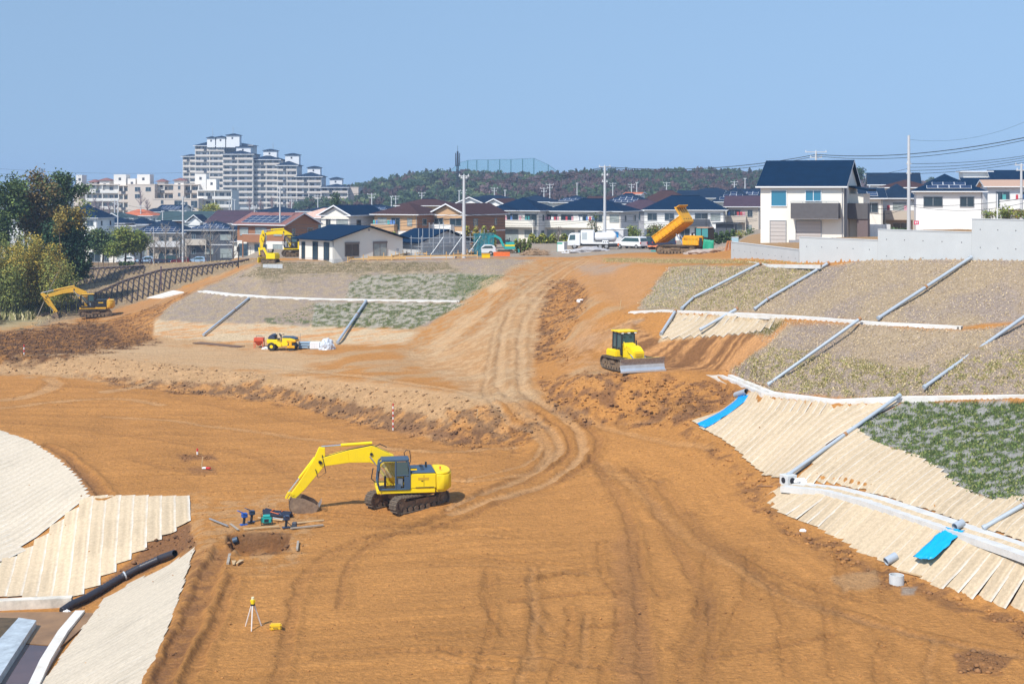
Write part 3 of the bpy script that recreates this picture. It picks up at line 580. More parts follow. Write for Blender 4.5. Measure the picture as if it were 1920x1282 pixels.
tufts('green_grass', 'green strips on the lower left embankment', [(500,598),(590,568),(880,569),(775,616),(585,611)], 5500, GRN, .07, 18, density=1 - sstep(.38, .6, fbm(Xg * 2.3, Yg * 3.2, 4)) + .05)
tufts('weeds', 'grassy fringe along the plateau edge', [(1130,484),(1440,488),(1560,496),(1130,492)], 5000, OLV + [(.25,.2,.12)], .07, 19)
tufts('weeds', 'tall pale weeds at the wood edge', [(-60,600),(0,560),(60,520),(130,505),(90,560),(60,600)], 5000, [(.14, .13, .05), (.30, .26, .14), (.09, .10, .03)], .7, 20)
tufts('weeds', 'brown grass over the framed slope at left', [(60,612),(110,550),(150,502),(480,487),(440,502),(300,552)], 9000, [(.30, .22, .12), (.22, .16, .09), (.36, .28, .16)], .14, 21)
tufts('weeds', 'brown weeds on the edge of the left plateau', [(450,520),(500,492),(840,492),(850,506),(600,512)], 11000, [(.10, .08, .04), (.15, .12, .06), (.09, .09, .035), (.19,.15,.08)], .07, 22)
# ------------------------------------------------------------------ straw mats laid down the slopes, strip by strip
mm = bpy.data.materials.new('straw_mat'); mm.use_nodes = True; t = mm.node_tree; b = t.nodes['Principled BSDF']; b.inputs['Roughness'].default_value = .95; b.inputs['Specular IOR Level'].default_value = .1
va = t.nodes.new('ShaderNodeVertexColor'); va.layer_name = 'Col'; tc = t.nodes.new('ShaderNodeTexCoord'); nz = t.nodes.new('ShaderNodeTexNoise'); nz.inputs['Scale'].default_value = 6; nz.inputs['Detail'].default_value = 7; nz.inputs['Roughness'].default_value = .7
t.links.new(tc.outputs['Object'], nz.inputs['Vector']); mr = t.nodes.new('ShaderNodeMapRange'); mr.inputs['From Min'].default_value = .3; mr.inputs['From Max'].default_value = .7; mr.inputs['To Min'].default_value = .80; mr.inputs['To Max'].default_value = 1.15; t.links.new(nz.outputs[0], mr.inputs[0])
mx = t.nodes.new('ShaderNodeVectorMath'); mx.operation = 'SCALE'; t.links.new(va.outputs[0], mx.inputs[0]); t.links.new(mr.outputs[0], mx.inputs['Scale']); t.links.new(mx.outputs[0], b.inputs['Base Color'])
bp = t.nodes.new('ShaderNodeBump'); bp.inputs['Strength'].default_value = .4; bp.inputs['Distance'].default_value = .05; t.links.new(nz.outputs[0], bp.inputs['Height']); t.links.new(bp.outputs[0], b.inputs['Normal'])
def mats_field(label, poly_px, az, wdt, base, seam, seed, rag=.14, step=.5, lift=.07, minlen=.6, stain=.12, planar=False):
    """strips run uphill in direction az (radians, from +X); poly in photo pixels"""
    rg = np.random.default_rng(seed); root = thing('slope_matting', (0, 0, 0), label, None, kind='structure')
    wp = [G(*q) for q in poly_px]; u = np.array([math.cos(az), math.sin(az)]); v = np.array([-u[1], u[0]])
    A = [np.dot((p.x, p.y), u) for p in wp]; B = [np.dot((p.x, p.y), v) for p in wp]; a0, a1, b0, b1 = min(A), max(A), min(B), max(B)
    nb_ = int((b1 - b0) / wdt) + 1; n = 0; ts = np.arange(a0, a1 + .1, .1)
    wpoly = [(a, b) for a, b in zip(A, B)]
    tab = {}
    if planar:
        for j in range(nb_):
            ins = in_poly(wpoly, ts, np.full(ts.shape, b0 + (j + .5) * wdt)); ix = np.nonzero(ins)[0]
            if len(ix) > 3:
                e0, e1 = ts[ix[0]], ts[ix[-1]]; bc = b0 + (j + .5) * wdt; zz = [float(Hg(HPRE, np.array([e * u[0] + bc * v[0]]), np.array([e * u[1] + bc * v[1]]))[0]) for e in (e0, e1)]; tab[j] = (e0, e1, zz[0], zz[1])
        ks = sorted(tab); arr = np.array([tab[k] for k in ks]); pad = np.pad(arr, ((4, 4), (0, 0)), mode='edge'); smo = sum(pad[i:i + len(arr)] for i in range(9)) / 9
        tab = {k: (arr[i, 0], arr[i, 1], smo[i, 2], smo[i, 3] + .13) for i, k in enumerate(ks)}
    for j in range(nb_):
        bc = b0 + (j + .5) * wdt; X = ts; Y = np.full(ts.shape, bc); ins = in_poly(wpoly, X, Y)
        i = 0
        while i < len(ts):
            if not ins[i]: i += 1; continue
            k = i
            while k < len(ts) and ins[k]: k += 1
            s0, s1 = ts[i] - rag * rg.random(), ts[k - 1] + rag * .5 * rg.random() + (.2 if planar else 0); i = k
            if s1 - s0 < minlen: continue
            ns = max(2, int((s1 - s0) / step)); ss = np.linspace(s0, s1, ns + 1); ac = np.array([-.52, -.40, -.28, -.14, 0, .14, .28, .40, .52]) * wdt
            jit = rg.normal(0, .012, (ns + 1, 1)); SS, AA = np.meshgrid(ss, ac, indexing='ij'); AA = AA + jit
            wx = SS * u[0] + (bc + AA) * v[0]; wy = SS * u[1] + (bc + AA) * v[1]
            hz = (H(wx, wy) if j not in tab else (tab[j][2] + np.clip((ss - tab[j][0]) / (tab[j][1] - tab[j][0]), -1, 1) * (tab[j][3] - tab[j][2]))[:, None] + 0 * wx - .045) + lift + np.linspace(0, .012, 9)[None, :] + rg.normal(0, .003, wx.shape)
            tone = base * (1 + rg.normal(0, .02)); c = np.empty(wx.shape + (3,)); c[:] = tone
            st = 1 - stain * sstep(.5, .72, fbm(wx * .5, wy * .5, 3)); c *= st[..., None]
            wseam = seam * (.9 + .3 * rg.random((ns + 1, 1))); c[:, 0] = wseam; c[:, -1] = tone * .96; c[:, 1] = tone * .6 + .4 * wseam; c[:, 3] = tone * 1.05; c[:, 5] *= .93; c[:, 7] *= 1.04
            ii = np.arange(ns * 8); q = (ii // 8) * 9 + ii % 8
            link(mesh_np('mat_strip', np.stack([wx, wy, hz], -1).reshape(-1, 3), np.stack([q, q + 9, q + 10, q + 1], -1), [mm], True, c.reshape(-1, 3)), 'mat_strip', root); n += 1
    print('mat strips', label, n)
ST = np.array([.54, .425, .285]); WS = np.array([.60, .57, .51]); PA = np.array([.56, .48, .37])
UR = math.atan2(.48, .87)
mats_field('straw matting in diagonal strips between the blue sheet and the lower gutter', [(1388,742),(1440,748),(1560,762),(1700,753),(1590,812),(1476,903),(1440,893),(1405,870),(1380,842),(1350,822),(1300,793)], math.atan2(.42, .9), .62, ST, WS, 31, rag=.14)
mats_field('straw matting below and left of the green grass at the lower right', [(1600,800),(1640,830),(1722,857),(1762,882),(1800,915),(1860,940),(2070,905),(2070,1062),(1920,1019),(1780,971),(1640,926),(1570,909),(1484,905)], UR, .62, ST * .97, WS, 32, rag=.14)
mats_field('straw matting with pale seams between the lower gutter and the dirt floor', [(1428,925),(1480,917),(1560,931),(1640,953),(1780,1001),(1920,1048),(2100,1106),(2100,1204),(1920,1146),(1760,1103),(1640,1048),(1540,992),(1460,962)], UR, .8, ST, WS * 1.04, 33, rag=.14, planar=True)
mats_field('small patch of pale matting around the two short pipe ends', [(1266,592),(1415,595),(1478,598),(1425,622),(1310,630),(1236,636)], math.atan2(.3, .95), .7, ST * .95, WS * .9, 34, rag=.14)
mats_field('pale curved matting on the left basin slope', [(-420,812),(-100,806),(0,808),(60,829),(110,861),(145,896),(166,932),(0,1052),(-420,1200)], math.atan2(.75, .62), .75, PA, WS, 35, rag=.15, step=1.2, stain=.1)
mats_field('straw matting with upright pale seams in the left basin', [(166,933),(355,932),(351,965),(345,984),(300,1012),(240,1050),(195,1085),(150,1118),(0,1120),(-400,1122),(-420,1200),(0,1054)], math.atan2(1, -.24), .8, ST * 1.08, WS * 1.05, 36, rag=.15)
mats_field('straw matting right of the black corrugated pipe', [(366,1027),(330,1140),(275,1282),(235,1420),(20,1420),(80,1282),(193,1128),(250,1092)], math.atan2(.05, 1), .62, PA * .97, WS * .9, 37, rag=.15)
# ------------------------------------------------------------------ concrete: gutters, walkway, curbs
conc = mat('concrete', (.60, .59, .56), .85, var=.12, vscale=1.5, bump=.2, bscale=12); concw = mat('white_concrete', (.76, .76, .74), .8, c2=(.60, .55, .47), vscale=.9)
def ribbon(name, line, prof, m, label, step=1.2, lift=0.0, seglen=None, world=False):
    """prof: list of (offset across, height); swept along the line, draped at the line's own height"""
    pts = [Vector(p) if world else P(*p) for p in line]; dense = [pts[0]]
    for a, b in zip(pts[:-1], pts[1:]):
        n = max(1, int((b - a).length / step)); dense += [a.lerp(b, (i + 1) / n) for i in range(n)]
    V = []; n = len(prof)
    for i, p in enumerate(dense):
        d = (dense[min(i + 1, len(dense) - 1)] - dense[max(i - 1, 0)]); d.z = 0; d.normalize(); s_ = Vector((-d.y, d.x, 0))
        for (o, z) in prof: V.append(p + s_ * o + Vector((0, 0, z + lift)))
    Fs = [(i * n + k, i * n + k + 1, (i + 1) * n + k + 1, (i + 1) * n + k) for i in range(len(dense) - 1) for k in range(n - 1)]
    mb = MB(); mb.add(V, Fs); o = mb.build(name, m); return tag(o, label, None, kind='structure')
def uch(wd, half=.22, deep=.25, lip=.12):   # bench with a U channel towards one side
    return [(-wd / 2, -.25), (-wd / 2, .07), (-half - .1, .06), (-half, .06), (-half, .06 - deep), (half, .06 - deep), (half, .06), (half + lip, .07), (wd / 2, .08), (wd / 2, -.25)]
ribbon('drain_gutter', GUT['a'], uch(1.7, .2, .2), conc, 'grey concrete walkway with gutter')
ribbon('drain_gutter', GUT['b'], uch(1.0, .18, .2), concw, 'white concrete gutter across the middle right slope')
ribbon('drain_gutter', GUT['c'], uch(.85, .16, .2), concw, 'white concrete gutter across the upper right slope')
ribbon('drain_gutter', GUT['d'], uch(1.2, .2, .2), concw, 'white concrete gutter across the left embankment')
ribbon('concrete_path', [(1330,703,4.95),(1362,716,4.75),(1400,735,4.6),(1440,748,4.75),(1500,762,4.9)], [(-.5, -.2), (-.5, .12), (.5, .12), (.5, -.2)], mat('dusty_concrete', (.56, .49, .40), .9, var=.2, vscale=2), 'dusty concrete path below gutter')
ribbon('kerb', [(1372,488,11.95),(1440,497.5,12.25),(1540,499,12.6)], [(-.07, -.2), (-.07, .1), (.07, .1), (.07, -.2)], concw, 'white kerb under wall')
# curved white apron at the far left of the framed slope
apron = [(275,560),(325,546),(345,549),(300,560)]
mb = MB(); pts = [G(*q) + Vector((0, 0, .12)) for q in apron]; mb.add([p for p in pts] + [p - Vector((0, 0, .5)) for p in pts], [(0, 1, 2, 3), (4, 7, 6, 5), (0, 4, 5, 1), (1, 5, 6, 2), (2, 6, 7, 3), (3, 7, 4, 0)])
tag(mb.build('concrete_apron', concw), None, None, kind='structure')
# pond corner
def slab(name, m, px, z, thick=.3, label=None, kind='structure', cat=None):
    pts = [P(x, y, z) for x, y in px]; mb = MB(); n = len(pts)
    mb.add(pts + [p - Vector((0, 0, thick)) for p in pts], [tuple(range(n)), tuple(range(2 * n - 1, n - 1, -1))] + [(i, i + n, (i + 1) % n + n, (i + 1) % n) for i in range(n)])
    return tag(mb.build(name, m), label, cat, kind=kind)
slab('pond_water', mat('pond_water', (.10, .055, .045), .06, spec=.6, var=.35, vscale=.25), [(-200,1155),(185,1150),(110,1215),(60,1290),(-20,1420),(-500,1420)], -3.12, .05, 'shallow muddy brown water')
slab('wet_silt', mat('wet_silt', (.27, .15, .065), .5, var=.3, vscale=.6), [(-60,1148),(150,1146),(185,1150),(115,1210),(40,1205),(-60,1200)], -3.09, .05)
ribbon('basin_curb', [(-300,1134,-3.1),(0,1134,-3.1),(70,1131,-3.1),(135,1128,-3.1)], [(-.28, -.3), (-.28, .28), (.28, .28), (.28, -.3)], mat('stained_concrete', (.62, .57, .48), .85, var=.3, vscale=1.3), 'stained concrete curb at the foot of the left mats')
ribbon('basin_curb', [(150,1148,-3.1),(118,1186,-3.05),(85,1240,-3.05),(62,1290,-3.05),(0,1420,-3.1)], [(-.24, -.3), (-.24, .12), (.24, .12), (.24, -.3)], concw, 'white concrete curb along the water')
o = slab('concrete_weir', mat('wet_concrete', (.42, .47, .50), .35, var=.3, vscale=2.0), [(35,1157),(68,1162),(20,1235),(-40,1330),(-110,1330),(-40,1240)], -2.75, .5)
slab('mud_bank', mat('mud', (.09, .06, .03), .9, var=.4, vscale=2, bump=.5), [(-200,1152),(34,1158),(0,1205),(-60,1270),(-260,1270)], -2.95, .3)
# ------------------------------------------------------------------ retaining wall
wm = mat('formed_concrete', (.53, .54, .53), .8, var=.05, vscale=.5, bump=.1, bscale=6); hole = mat('tie_hole', (.10, .10, .10), .9)
wr = thing('retaining_wall', WALL[0], None, None, kind='structure')
for i, (a, b, top) in enumerate(zip(WALL[:-1], WALL[1:], WTOP)):
    d = (b - a); d.z = 0; L = d.length - .02; rz = math.atan2(d.y, d.x); zb = min(a.z, b.z) - .8
    mb = MB(); hgt = top - zb; mb.box((0, 0, 0), (L, .3, hgt)); mb.box((0, 0, hgt / 2 - .02), (L + .0, .36, .06))
    nx = max(3, int(L / 1.5))
    p = link(mb.me('panel', [wm], bevel=.0), 'panel', wr); mid = (a + b) / 2
    p.location = Vector((mid.x, mid.y, zb + hgt / 2)) - wr.location; p.rotation_euler = (0, 0, rz)
    hb = MB()
    for r_ in range(int((top - min(a.z, b.z)) / 1.15)):
        for k in range(nx): 
            x = -L / 2 + L * (k + .5) / nx; z = hgt / 2 - .75 - r_ * 1.25; hb.cyl((x, -.162, z), (x, -.14, z), .045, 6)
    if hb.v: h_ = hb.build('tie_holes', hole, p)
    jb = MB(); jb.bx(L / 2 - .01, L / 2 + .03, -.145, .1, -hgt / 2, hgt / 2 - .1); jb.build('joint', mat('joint', (.35, .33, .30), .9), p)
# ------------------------------------------------------------------ pipes down the slopes
pvc = mat('grey_pvc', (.38, .43, .48), .35, spec=.5, var=.06, vscale=2); pvcd = mat('pipe_inside', (.02, .02, .025), .9)
def slope_pipe(pts, label, r=.17, group='grey drain pipes on the slopes', collars=True):
    """pts: pixels on the ground or (x,y,z)"""
    w_ = [(G(*p) if len(p) == 2 else P(*p)) for p in pts]; w_ = [p + Vector((0, 0, r + .10)) for p in w_]
    for i in range(len(w_) - 1):
        up_ = max(h1(*w_[i].lerp(w_[i + 1], t_).xy) + r + .03 - w_[i].lerp(w_[i + 1], t_).z for t_ in (.15, .3, .45, .6, .75, .9))
        if up_ > 0: w_[i].z += min(up_, .35); w_[i + 1].z += min(up_, .35)
    root = thing('drain_pipe', w_[0], label, 'pipe', group=group); o0 = w_[0]
    for a, b in zip(w_[:-1], w_[1:]):
        # sample so that the pipe follows the slope
        n = max(1, int((b - a).length / 2.6)); q = [a.lerp(b, i / n) for i in range(n + 1)]
        mb = MB(); mb.tube([x - o0 for x in q], r, 12, cap=False); mb.tube([x - o0 for x in q], r - .02, 12, cap=False); mb.build('pipe', pvc, root, smooth=True)
        if collars:
            nc_ = max(1, int((b - a).length / 4.2)); 
            for i in range(nc_ + 1):
                c = a.lerp(b, i / nc_); d = (b - a).normalized() * .09
                cb = MB(); cb.tube([c - d - o0, c + d - o0], r + .03, 12); cb.build('collar', pvc if i not in (nc_ // 2,) else mat('rust_band', (.35, .18, .08), .8), root, smooth=True)
    return root
slope_pipe([(1425,499),(1300,563),(1279,583)], 'grey drain pipe with a bend on the top right slope, nearest the dirt cut', .115)
slope_pipe([(1266,589),(1240,631)], 'short grey pipe end sticking out below the upper gutter, left one', .115)
slope_pipe([(1553,499),(1440,566),(1416,584)], 'grey drain pipe on the top right slope below the lowest wall panel', .115)
slope_pipe([(1382,593),(1314,632)], 'short grey pipe end over the small pale mat, right one', .115)
slope_pipe([(1820,491),(1648,604)], 'long grey drain pipe from the tall wall panels down to the upper gutter', .115)
slope_pipe([(1612,613),(1442,733)], 'grey drain pipe crossing the middle right slope to the gutter end', .11)
slope_pipe([(1926,607),(1734,743)], 'long grey drain pipe crossing the right slope and leaving the picture', .11)
slope_pipe([(1686,757),(1478,905)], 'grey drain pipe ending at the white sandbags by the walkway', .11)
slope_pipe([(1990,912),(1920,955),(1846,1000)], 'grey drain pipe at the right edge ending on the walkway', .11)
slope_pipe([(466,563),(382,631)], 'grey drain pipe on the left embankment, further left', .12)
slope_pipe([(686,569),(633,646)], 'grey drain pipe on the left embankment beside the green strips', .15)
# ------------------------------------------------------------------ machines
yel = mat('yellow_paint', (.92, .66, .002), .5, c2=(.80, .57, .02), vscale=1.1, spec=.25); yelo = mat('orange_yellow_paint', (.84, .42, .005), .5, c2=(.62, .30, .03), vscale=1.5, spec=.25); catY = mat('ochre_yellow_paint', (.66, .37, .03), .5, var=.12, vscale=2)
bgrey = mat('blue_grey_paint', (.045, .085, .14), .5, var=.1, vscale=2); blackp = mat('black_paint', (.02, .022, .026), .45); rubber = mat('rubber', (.03, .028, .026), .85, var=.3, vscale=4)
glass = mat('cab_glass', (.05, .10, .11), .06, spec=.8); steel = mat('worn_steel', (.42, .42, .42), .4, metal=.6, var=.2, vscale=3); rod = mat('chrome_rod', (.75, .76, .78), .2, metal=.9)
trk = mat('muddy_track', (.20, .15, .10), .8, c2=(.07, .055, .045), vscale=6, bump=.6, bscale=14); mudst = mat('muddy_steel', (.27, .18, .10), .75, c2=(.10, .075, .055), vscale=4, bump=.3)
bucketm = mat('bucket_steel', (.36, .25, .16), .6, c2=(.14, .09, .06), vscale=2.5, metal=.2, bump=.2); whitep = mat('white_paint', (.78, .79, .80), .35, var=.04, coat=.2); redp = mat('red_paint', (.55, .04, .02), .5); orangep = mat('orange_paint', (.75, .16, .03), .6, var=.2)
teal = mat('teal_paint', (.02, .38, .36), .5, var=.08); silver = mat('silver_paint', (.55, .60, .66), .35, metal=.3); navy = mat('navy_paint', (.03, .05, .10), .3, coat=.4)
def obox(nm, m, par, *boxes, bevel=.03):
    mb = MB()
    for b in boxes: mb.bx(*b)
    return mb.build(nm, m, par, bevel=bevel)
def make_track(par, L, hgt, wd, y, arch=None, m=trk, fm=mudst, low_nose=0, pads=True):
    """one crawler: shoes round a loop, wheels and frame inside"""
    root_t = bpy.data.objects.new('track', None)
    r = hgt / 2; sx = L / 2 - r; per = 2 * (2 * sx) + 2 * math.pi * r; n = int(per / .2); mb = MB()
    def at(s):
        s %= per
        if s < 2 * sx: return (-sx + s, hgt, 0)
        s -= 2 * sx
        if s < math.pi * r: a = s / r; return (sx + r * math.sin(a), r + r * math.cos(a), a)
        s -= math.pi * r
        if s < 2 * sx: return (sx - s, 0, math.pi)
        s -= 2 * sx; a = s / r; return (-sx - r * math.sin(a), r - r * math.cos(a), math.pi + a)
    for i in range(n):
        x, z, a = at(i * per / n); sag = -.04 * math.cos(x / sx * 1.57) if z > hgt * .9 else 0
        mb.box((x - .03 * math.sin(a), y, z + .03 * math.cos(a) * -1 + sag), (per / n * .86, wd, .06), ry=a)
        mb.box((x + .012 * math.sin(a), y, z + .012 * math.cos(a) + sag), (.035, wd, .07), ry=a)
    t_ = mb.build('track', m, par)
    fb = MB(); fb.bx(-sx * .95, sx * .95, y - wd * .22, y + wd * .22, hgt * .30, hgt * .68); fb.bx(-sx * .3, sx * .3, y - wd * .36, y + wd * .36, hgt * .5, hgt * .74)
    fb.build('track_frame', fm, t_)
    for x in (-sx, sx):
        w_ = MB(); w_.cyl((x, y - wd * .3, r), (x, y + wd * .3, r), r * .86, 16); w_.cyl((x, y - wd * .42, r), (x, y + wd * .42, r), r * .42, 12); w_.build('sprocket' if x < 0 else 'idler', fm, t_, smooth=True)
    k = max(4, int(sx * 2 / .42))
    for i in range(k):
        x = -sx * .84 + sx * 1.68 * i / (k - 1); w_ = MB(); w_.cyl((x, y - wd * .4, hgt * .2), (x, y + wd * .4, hgt * .2), hgt * .17, 10); w_.build('roller', fm, t_, smooth=True)
    return t_
def plate_path(mb, pts, ths, wid, y=0):
    """box-section beam following points in XZ with the given thicknesses"""
    up, dn = [], []
    for i, p in enumerate(pts):
        a = pts[max(i - 1, 0)]; b = pts[min(i + 1, len(pts) - 1)]; dx, dz = b[0] - a[0], b[1] - a[1]; l = math.hypot(dx, dz); nx, nz = -dz / l, dx / l
        up.append((p[0] + nx * ths[i] / 2, p[1] + nz * ths[i] / 2)); dn.append((p[0] - nx * ths[i] / 2, p[1] - nz * ths[i] / 2))
    for i in range(len(pts) - 1): mb.prism([up[i], up[i + 1], dn[i + 1], dn[i]], y - wid / 2, y + wid / 2)
def cylinder_(par, a, b, r, frac=.58, m=None, y=0.0, nm='hydraulic_cylinder'):
    a = Vector((a[0], y, a[1])); b = Vector((b[0], y, b[1])); c = a.lerp(b, frac); mb = MB(); mb.cyl(a, c, r, 12); o = mb.build(nm, m or yel, par, smooth=True)
    mb = MB(); mb.cyl(c, b, r * .5, 10); mb.build('rod', rod, o, smooth=True); return o
def bucket(par, px, pz, ang, s=1.0, wid=1.2, m=bucketm):
    """curled bucket hung from (px,pz); ang turns it in the XZ plane"""
    prof = [(0, 0), (.10, -.18), (.12, -.45), (.02, -.75), (-.25, -.98), (-.62, -1.05), (-.98, -.92), (-1.18, -.62)]
    ca, sa = math.cos(ang), math.sin(ang); R_ = lambda x, z: (px + s * (x * ca - z * sa), pz + s * (x * sa + z * ca))
    mb = MB(); n = len(prof)
    for i in range(n - 1):
        (x0, z0), (x1, z1) = prof[i], prof[i + 1]; k = .05
        a, b = R_(x0, z0), R_(x1, z1); dx, dz = b[0] - a[0], b[1] - a[1]; l = math.hypot(dx, dz); nx, nz = dz / l * k, -dx / l * k
        mb.prism([a, b, (b[0] + nx, b[1] + nz), (a[0] + nx, a[1] + nz)], -wid / 2, wid / 2)
    side = [R_(*q) for q in prof] + [R_(-1.0, -.40), R_(-.55, -.12)]
    for yy in (-wid / 2, wid / 2 - .04): mb.prism(side, yy, yy + .04)
    b_ = mb.build('bucket', m, par)
    for k in range(5):
        y = -wid / 2 + wid * (k + .5) / 5; mb = MB(); a = R_(-1.16, -.66); c = R_(-1.34, -.40); d = R_(-1.06, -.74); mb.prism([a, c, d], y - .05, y + .05); mb.build('tooth', steel, b_)
    return b_
def excavator(name, P0, yaw_up, yaw_tr, label, paint, cabm, boomp, boomt, armp, armt, buck, scale=1.0, hood=None, side=None, roofm=None, counter_dark=False, group=None, tilt=0, tr_len=4.1, rail=True):
    root = thing(name, P0, label, 'excavator', 0, group); root.scale = (scale,) * 3
    tr = bpy.data.objects.new('undercarriage', None); 
    base = obox('undercarriage', mudst, root, (-.8, .8, -.8, .8, .45, .8), (-.45, .45, -1.0, 1.0, .4, .75)); base.rotation_euler = (0, 0, yaw_tr)
    for y in (-1.1, 1.1): t_ = make_track(root, tr_len, .92, .6, y); t_.rotation_euler = (0, 0, yaw_tr)
    up = obox('turntable', blackp, root, (-.62, .62, -.62, .62, .78, 1.04)); up.rotation_euler = (0, 0, yaw_up)
    def U(o): o.rotation_euler = (0, 0, yaw_up); return o
    hood = hood or paint
    U(obox('deck', paint, root, (-1.5, 1.85, -1.3, 1.3, 1.02, 1.28), bevel=.04))
    body = MB(); body.bx(-1.55, -.02, .55, 1.32, 1.28, 2.12); body.bx(-1.55, 1.2, -1.32, -.45, 1.28, 2.05); body.bx(-1.55, -.5, -.5, .6, 1.28, 2.08)
    bo = U(body.build('engine_housing', side or paint, root, bevel=.05))
    for y0, y1, x0, x1, z in ((.62, 1.26, -1.5, -.1, 2.125), (-.5, .55, -1.5, -.55, 2.095), (-1.28, -.55, -1.5, -.2, 2.06)): obox('hood_panel', hood, bo, (x0, x1, y0, y1, z, z + .09), bevel=.03)
    obox('side_vent', mat('vent_ochre', (.62, .38, .02), .5), bo, (-1.12, -.5, 1.322, 1.335, 1.78, 1.92), bevel=0); obox('side_stripe', blackp, bo, (-1.42, -.35, 1.322, 1.338, 1.33, 1.37), bevel=0)
    mb = MB()   # counterweight: curved plan
    arc = [(-1.56, 1.33)] + [(-1.56 - 1.0 * math.sin(t_), 1.33 * math.cos(t_ * .98) if t_ < 1.2 else 1.33 * math.cos(t_ * .98)) for t_ in [i * math.pi / 16 for i in range(1, 16)]] + [(-1.56, -1.33)]
    arc = [(-1.56, 1.33), (-2.0, 1.30), (-2.28, 1.12), (-2.45, .75), (-2.52, .3), (-2.52, -.3), (-2.45, -.75), (-2.28, -1.12), (-2.0, -1.30), (-1.56, -1.33)]
    mb.prismz(arc, 1.18, 2.02); mb.prismz([(-1.56 + (x + 1.56) * .93, y * .97) for x, y in arc], 2.02, 2.14); mb.prismz([(-1.56 + (x + 1.56) * .8, y * .92) for x, y in arc], 1.03, 1.18)
    U(mb.build('counterweight', blackp if counter_dark else paint, root, smooth=True, bevel=.03))
    # cab: frame bars and panes
    x0, x1, y0, y1, z0, z1 = -.02, 1.82, .42, 1.32, 1.28, 2.92
    prof = [(x0, z0), (x1 - .12, z0), (x1, z0 + .45), (x1 - .12, z1 - .12), (x1 - .3, z1), (x0 + .12, z1), (x0, z1 - .5)]
    cb = MB()
    for i in range(len(prof)):
        a, b = prof[i], prof[(i + 1) % len(prof)]
        for yy in (y0, y1): cb.tube([(a[0], yy, a[1]), (b[0], yy, b[1])], .055, 6)
        cb.tube([(a[0], y0, a[1]), (a[0], y1, a[1])], .045, 6)
    cb.tube([(.78, y1, z0), (.78, y1, z1)], .05, 6); cb.tube([(x0, y1, z0 + .78), (.78, y1, z0 + .78)], .035, 6)
    cab = U(cb.build('cab_frame', cabm, root))
    rb = MB(); rb.prismz([(x0 + .02, y0 - .04), (x1 - .22, y0 - .04), (x1 - .22, y1 + .04), (x0 + .02, y1 + .04)], z1, z1 + .10); rb.build('cab_roof', roofm or cabm, cab, bevel=.04)
    obox('cab_floor', blackp, cab, (x0, x1 - .15, y0, y1, z0, z0 + .06)); obox('rear_wall', cabm, cab, (x0 - .02, x0 + .03, y0, y1, z0, z1 - .55))
    gb = MB(); gb.quad((.05, y1 + .01, z0 + .8), (.75, y1 + .01, z0 + .8), (.75, y1 + .01, z1 - .08), (.12, y1 + .01, z1 - .08)); gb.build('door_window', glass, cab)
    gb = MB(); gb.quad((x0 + .05, y0 - .01, z0 + .5), (x1 - .15, y0 - .01, z0 + .5), (x1 - .3, y0 - .01, z1 - .1), (x0 + .1, y0 - .01, z1 - .1)); gb.build('side_window', mat('cab_glass_clear', (.55, .62, .62), .05, alpha=.25), cab)
    gb = MB(); gb.quad((x1 - .02, y0, z0 + .5), (x1 - .02, y1, z0 + .5), (x1 - .12, y1, z1 - .15), (x1 - .12, y0, z1 - .15)); gb.build('windscreen', mat('cab_glass_clear', (0, 0, 0)), cab)
    gb = MB(); gb.quad((x0 - .03, y0 + .1, z1 - .5), (x0 - .03, y1 - .1, z1 - .5), (x0 + .1, y1 - .1, z1 - .08), (x0 + .1, y0 + .1, z1 - .08)); gb.build('rear_window', glass, cab)
    obox('door_panel', cabm, cab, (.02, .30, y1 - .01, y1 + .02, z0 + .05, z0 + .72), (.5, .76, y1 - .01, y1 + .02, z0 + .05, z0 + .3), bevel=0)
    obox('seat', blackp, cab, (.25, .75, .6, 1.1, z0 + .35, z0 + .5), (.18, .30, .6, 1.1, z0 + .5, z0 + 1.15), bevel=.05)
    obox('console', mat('grey_plastic', (.16, .19, .22), .6), cab, (.35, .8, 1.12, 1.24, z0 + .1, z0 + .62), bevel=.04); obox('monitor', blackp, cab, (1.3, 1.42, .7, 1.0, z0 + .1, z0 + .7), bevel=.04)
    if rail:
        mb = MB(); mb.tube([(-.1, -.6, 2.1), (.15, -.6, 3.0), (.02, -.6, 3.15), (-.18, -.6, 3.12), (-.25, -.6, 2.6), (-.1, -.6, 2.1)], .025, 6); U(mb.build('hand_rail', blackp, root))
        mb = MB(); mb.tube([(1.72, 1.36, 1.3), (1.78, 1.5, 1.4), (1.78, 1.5, 2.3), (1.7, 1.36, 2.4)], .02, 6); mb.box((1.8, 1.52, 2.25), (.05, .16, .3)); U(mb.build('mirror', blackp, root))
    for yy in (-.9, -.3, .3, .9): obox('hood_louvre', blackp, bo, (-.95, -.75, yy - .18, yy + .18, 2.19, 2.205), bevel=0)
    obox('door_seam', blackp, bo, (-.84, -.825, 1.321, 1.332, 1.4, 2.08), bevel=0); obox('door_handle', blackp, bo, (-.78, -.68, 1.321, 1.345, 1.7, 1.74), bevel=0)
    mb = MB(); mb.tube([(1.9, .1, 1.5), (2.1, .1, 1.7), (2.0, .1, 2.3)], .03, 6); U(mb.build('boom_hose', blackp, root))
    mb = MB(); mb.cyl((-1.1, -.3, 2.1), (-1.1, -.3, 2.5), .06, 10); U(mb.build('exhaust', blackp, root, smooth=True)); mb = MB(); mb.cyl((-1.85, .5, 2.2), (-1.85, .5, 2.36), .05, 8); U(mb.build('beacon', orangep, root))
    # boom, arm
    yb = -.05; mb = MB(); plate_path(mb, boomp, boomt, .42, yb); boom = U(mb.build('boom', paint, root, bevel=.02))
    mb = MB(); plate_path(mb, armp, armt, .34, yb); arm = U(mb.build('arm', paint, root, bevel=.02))
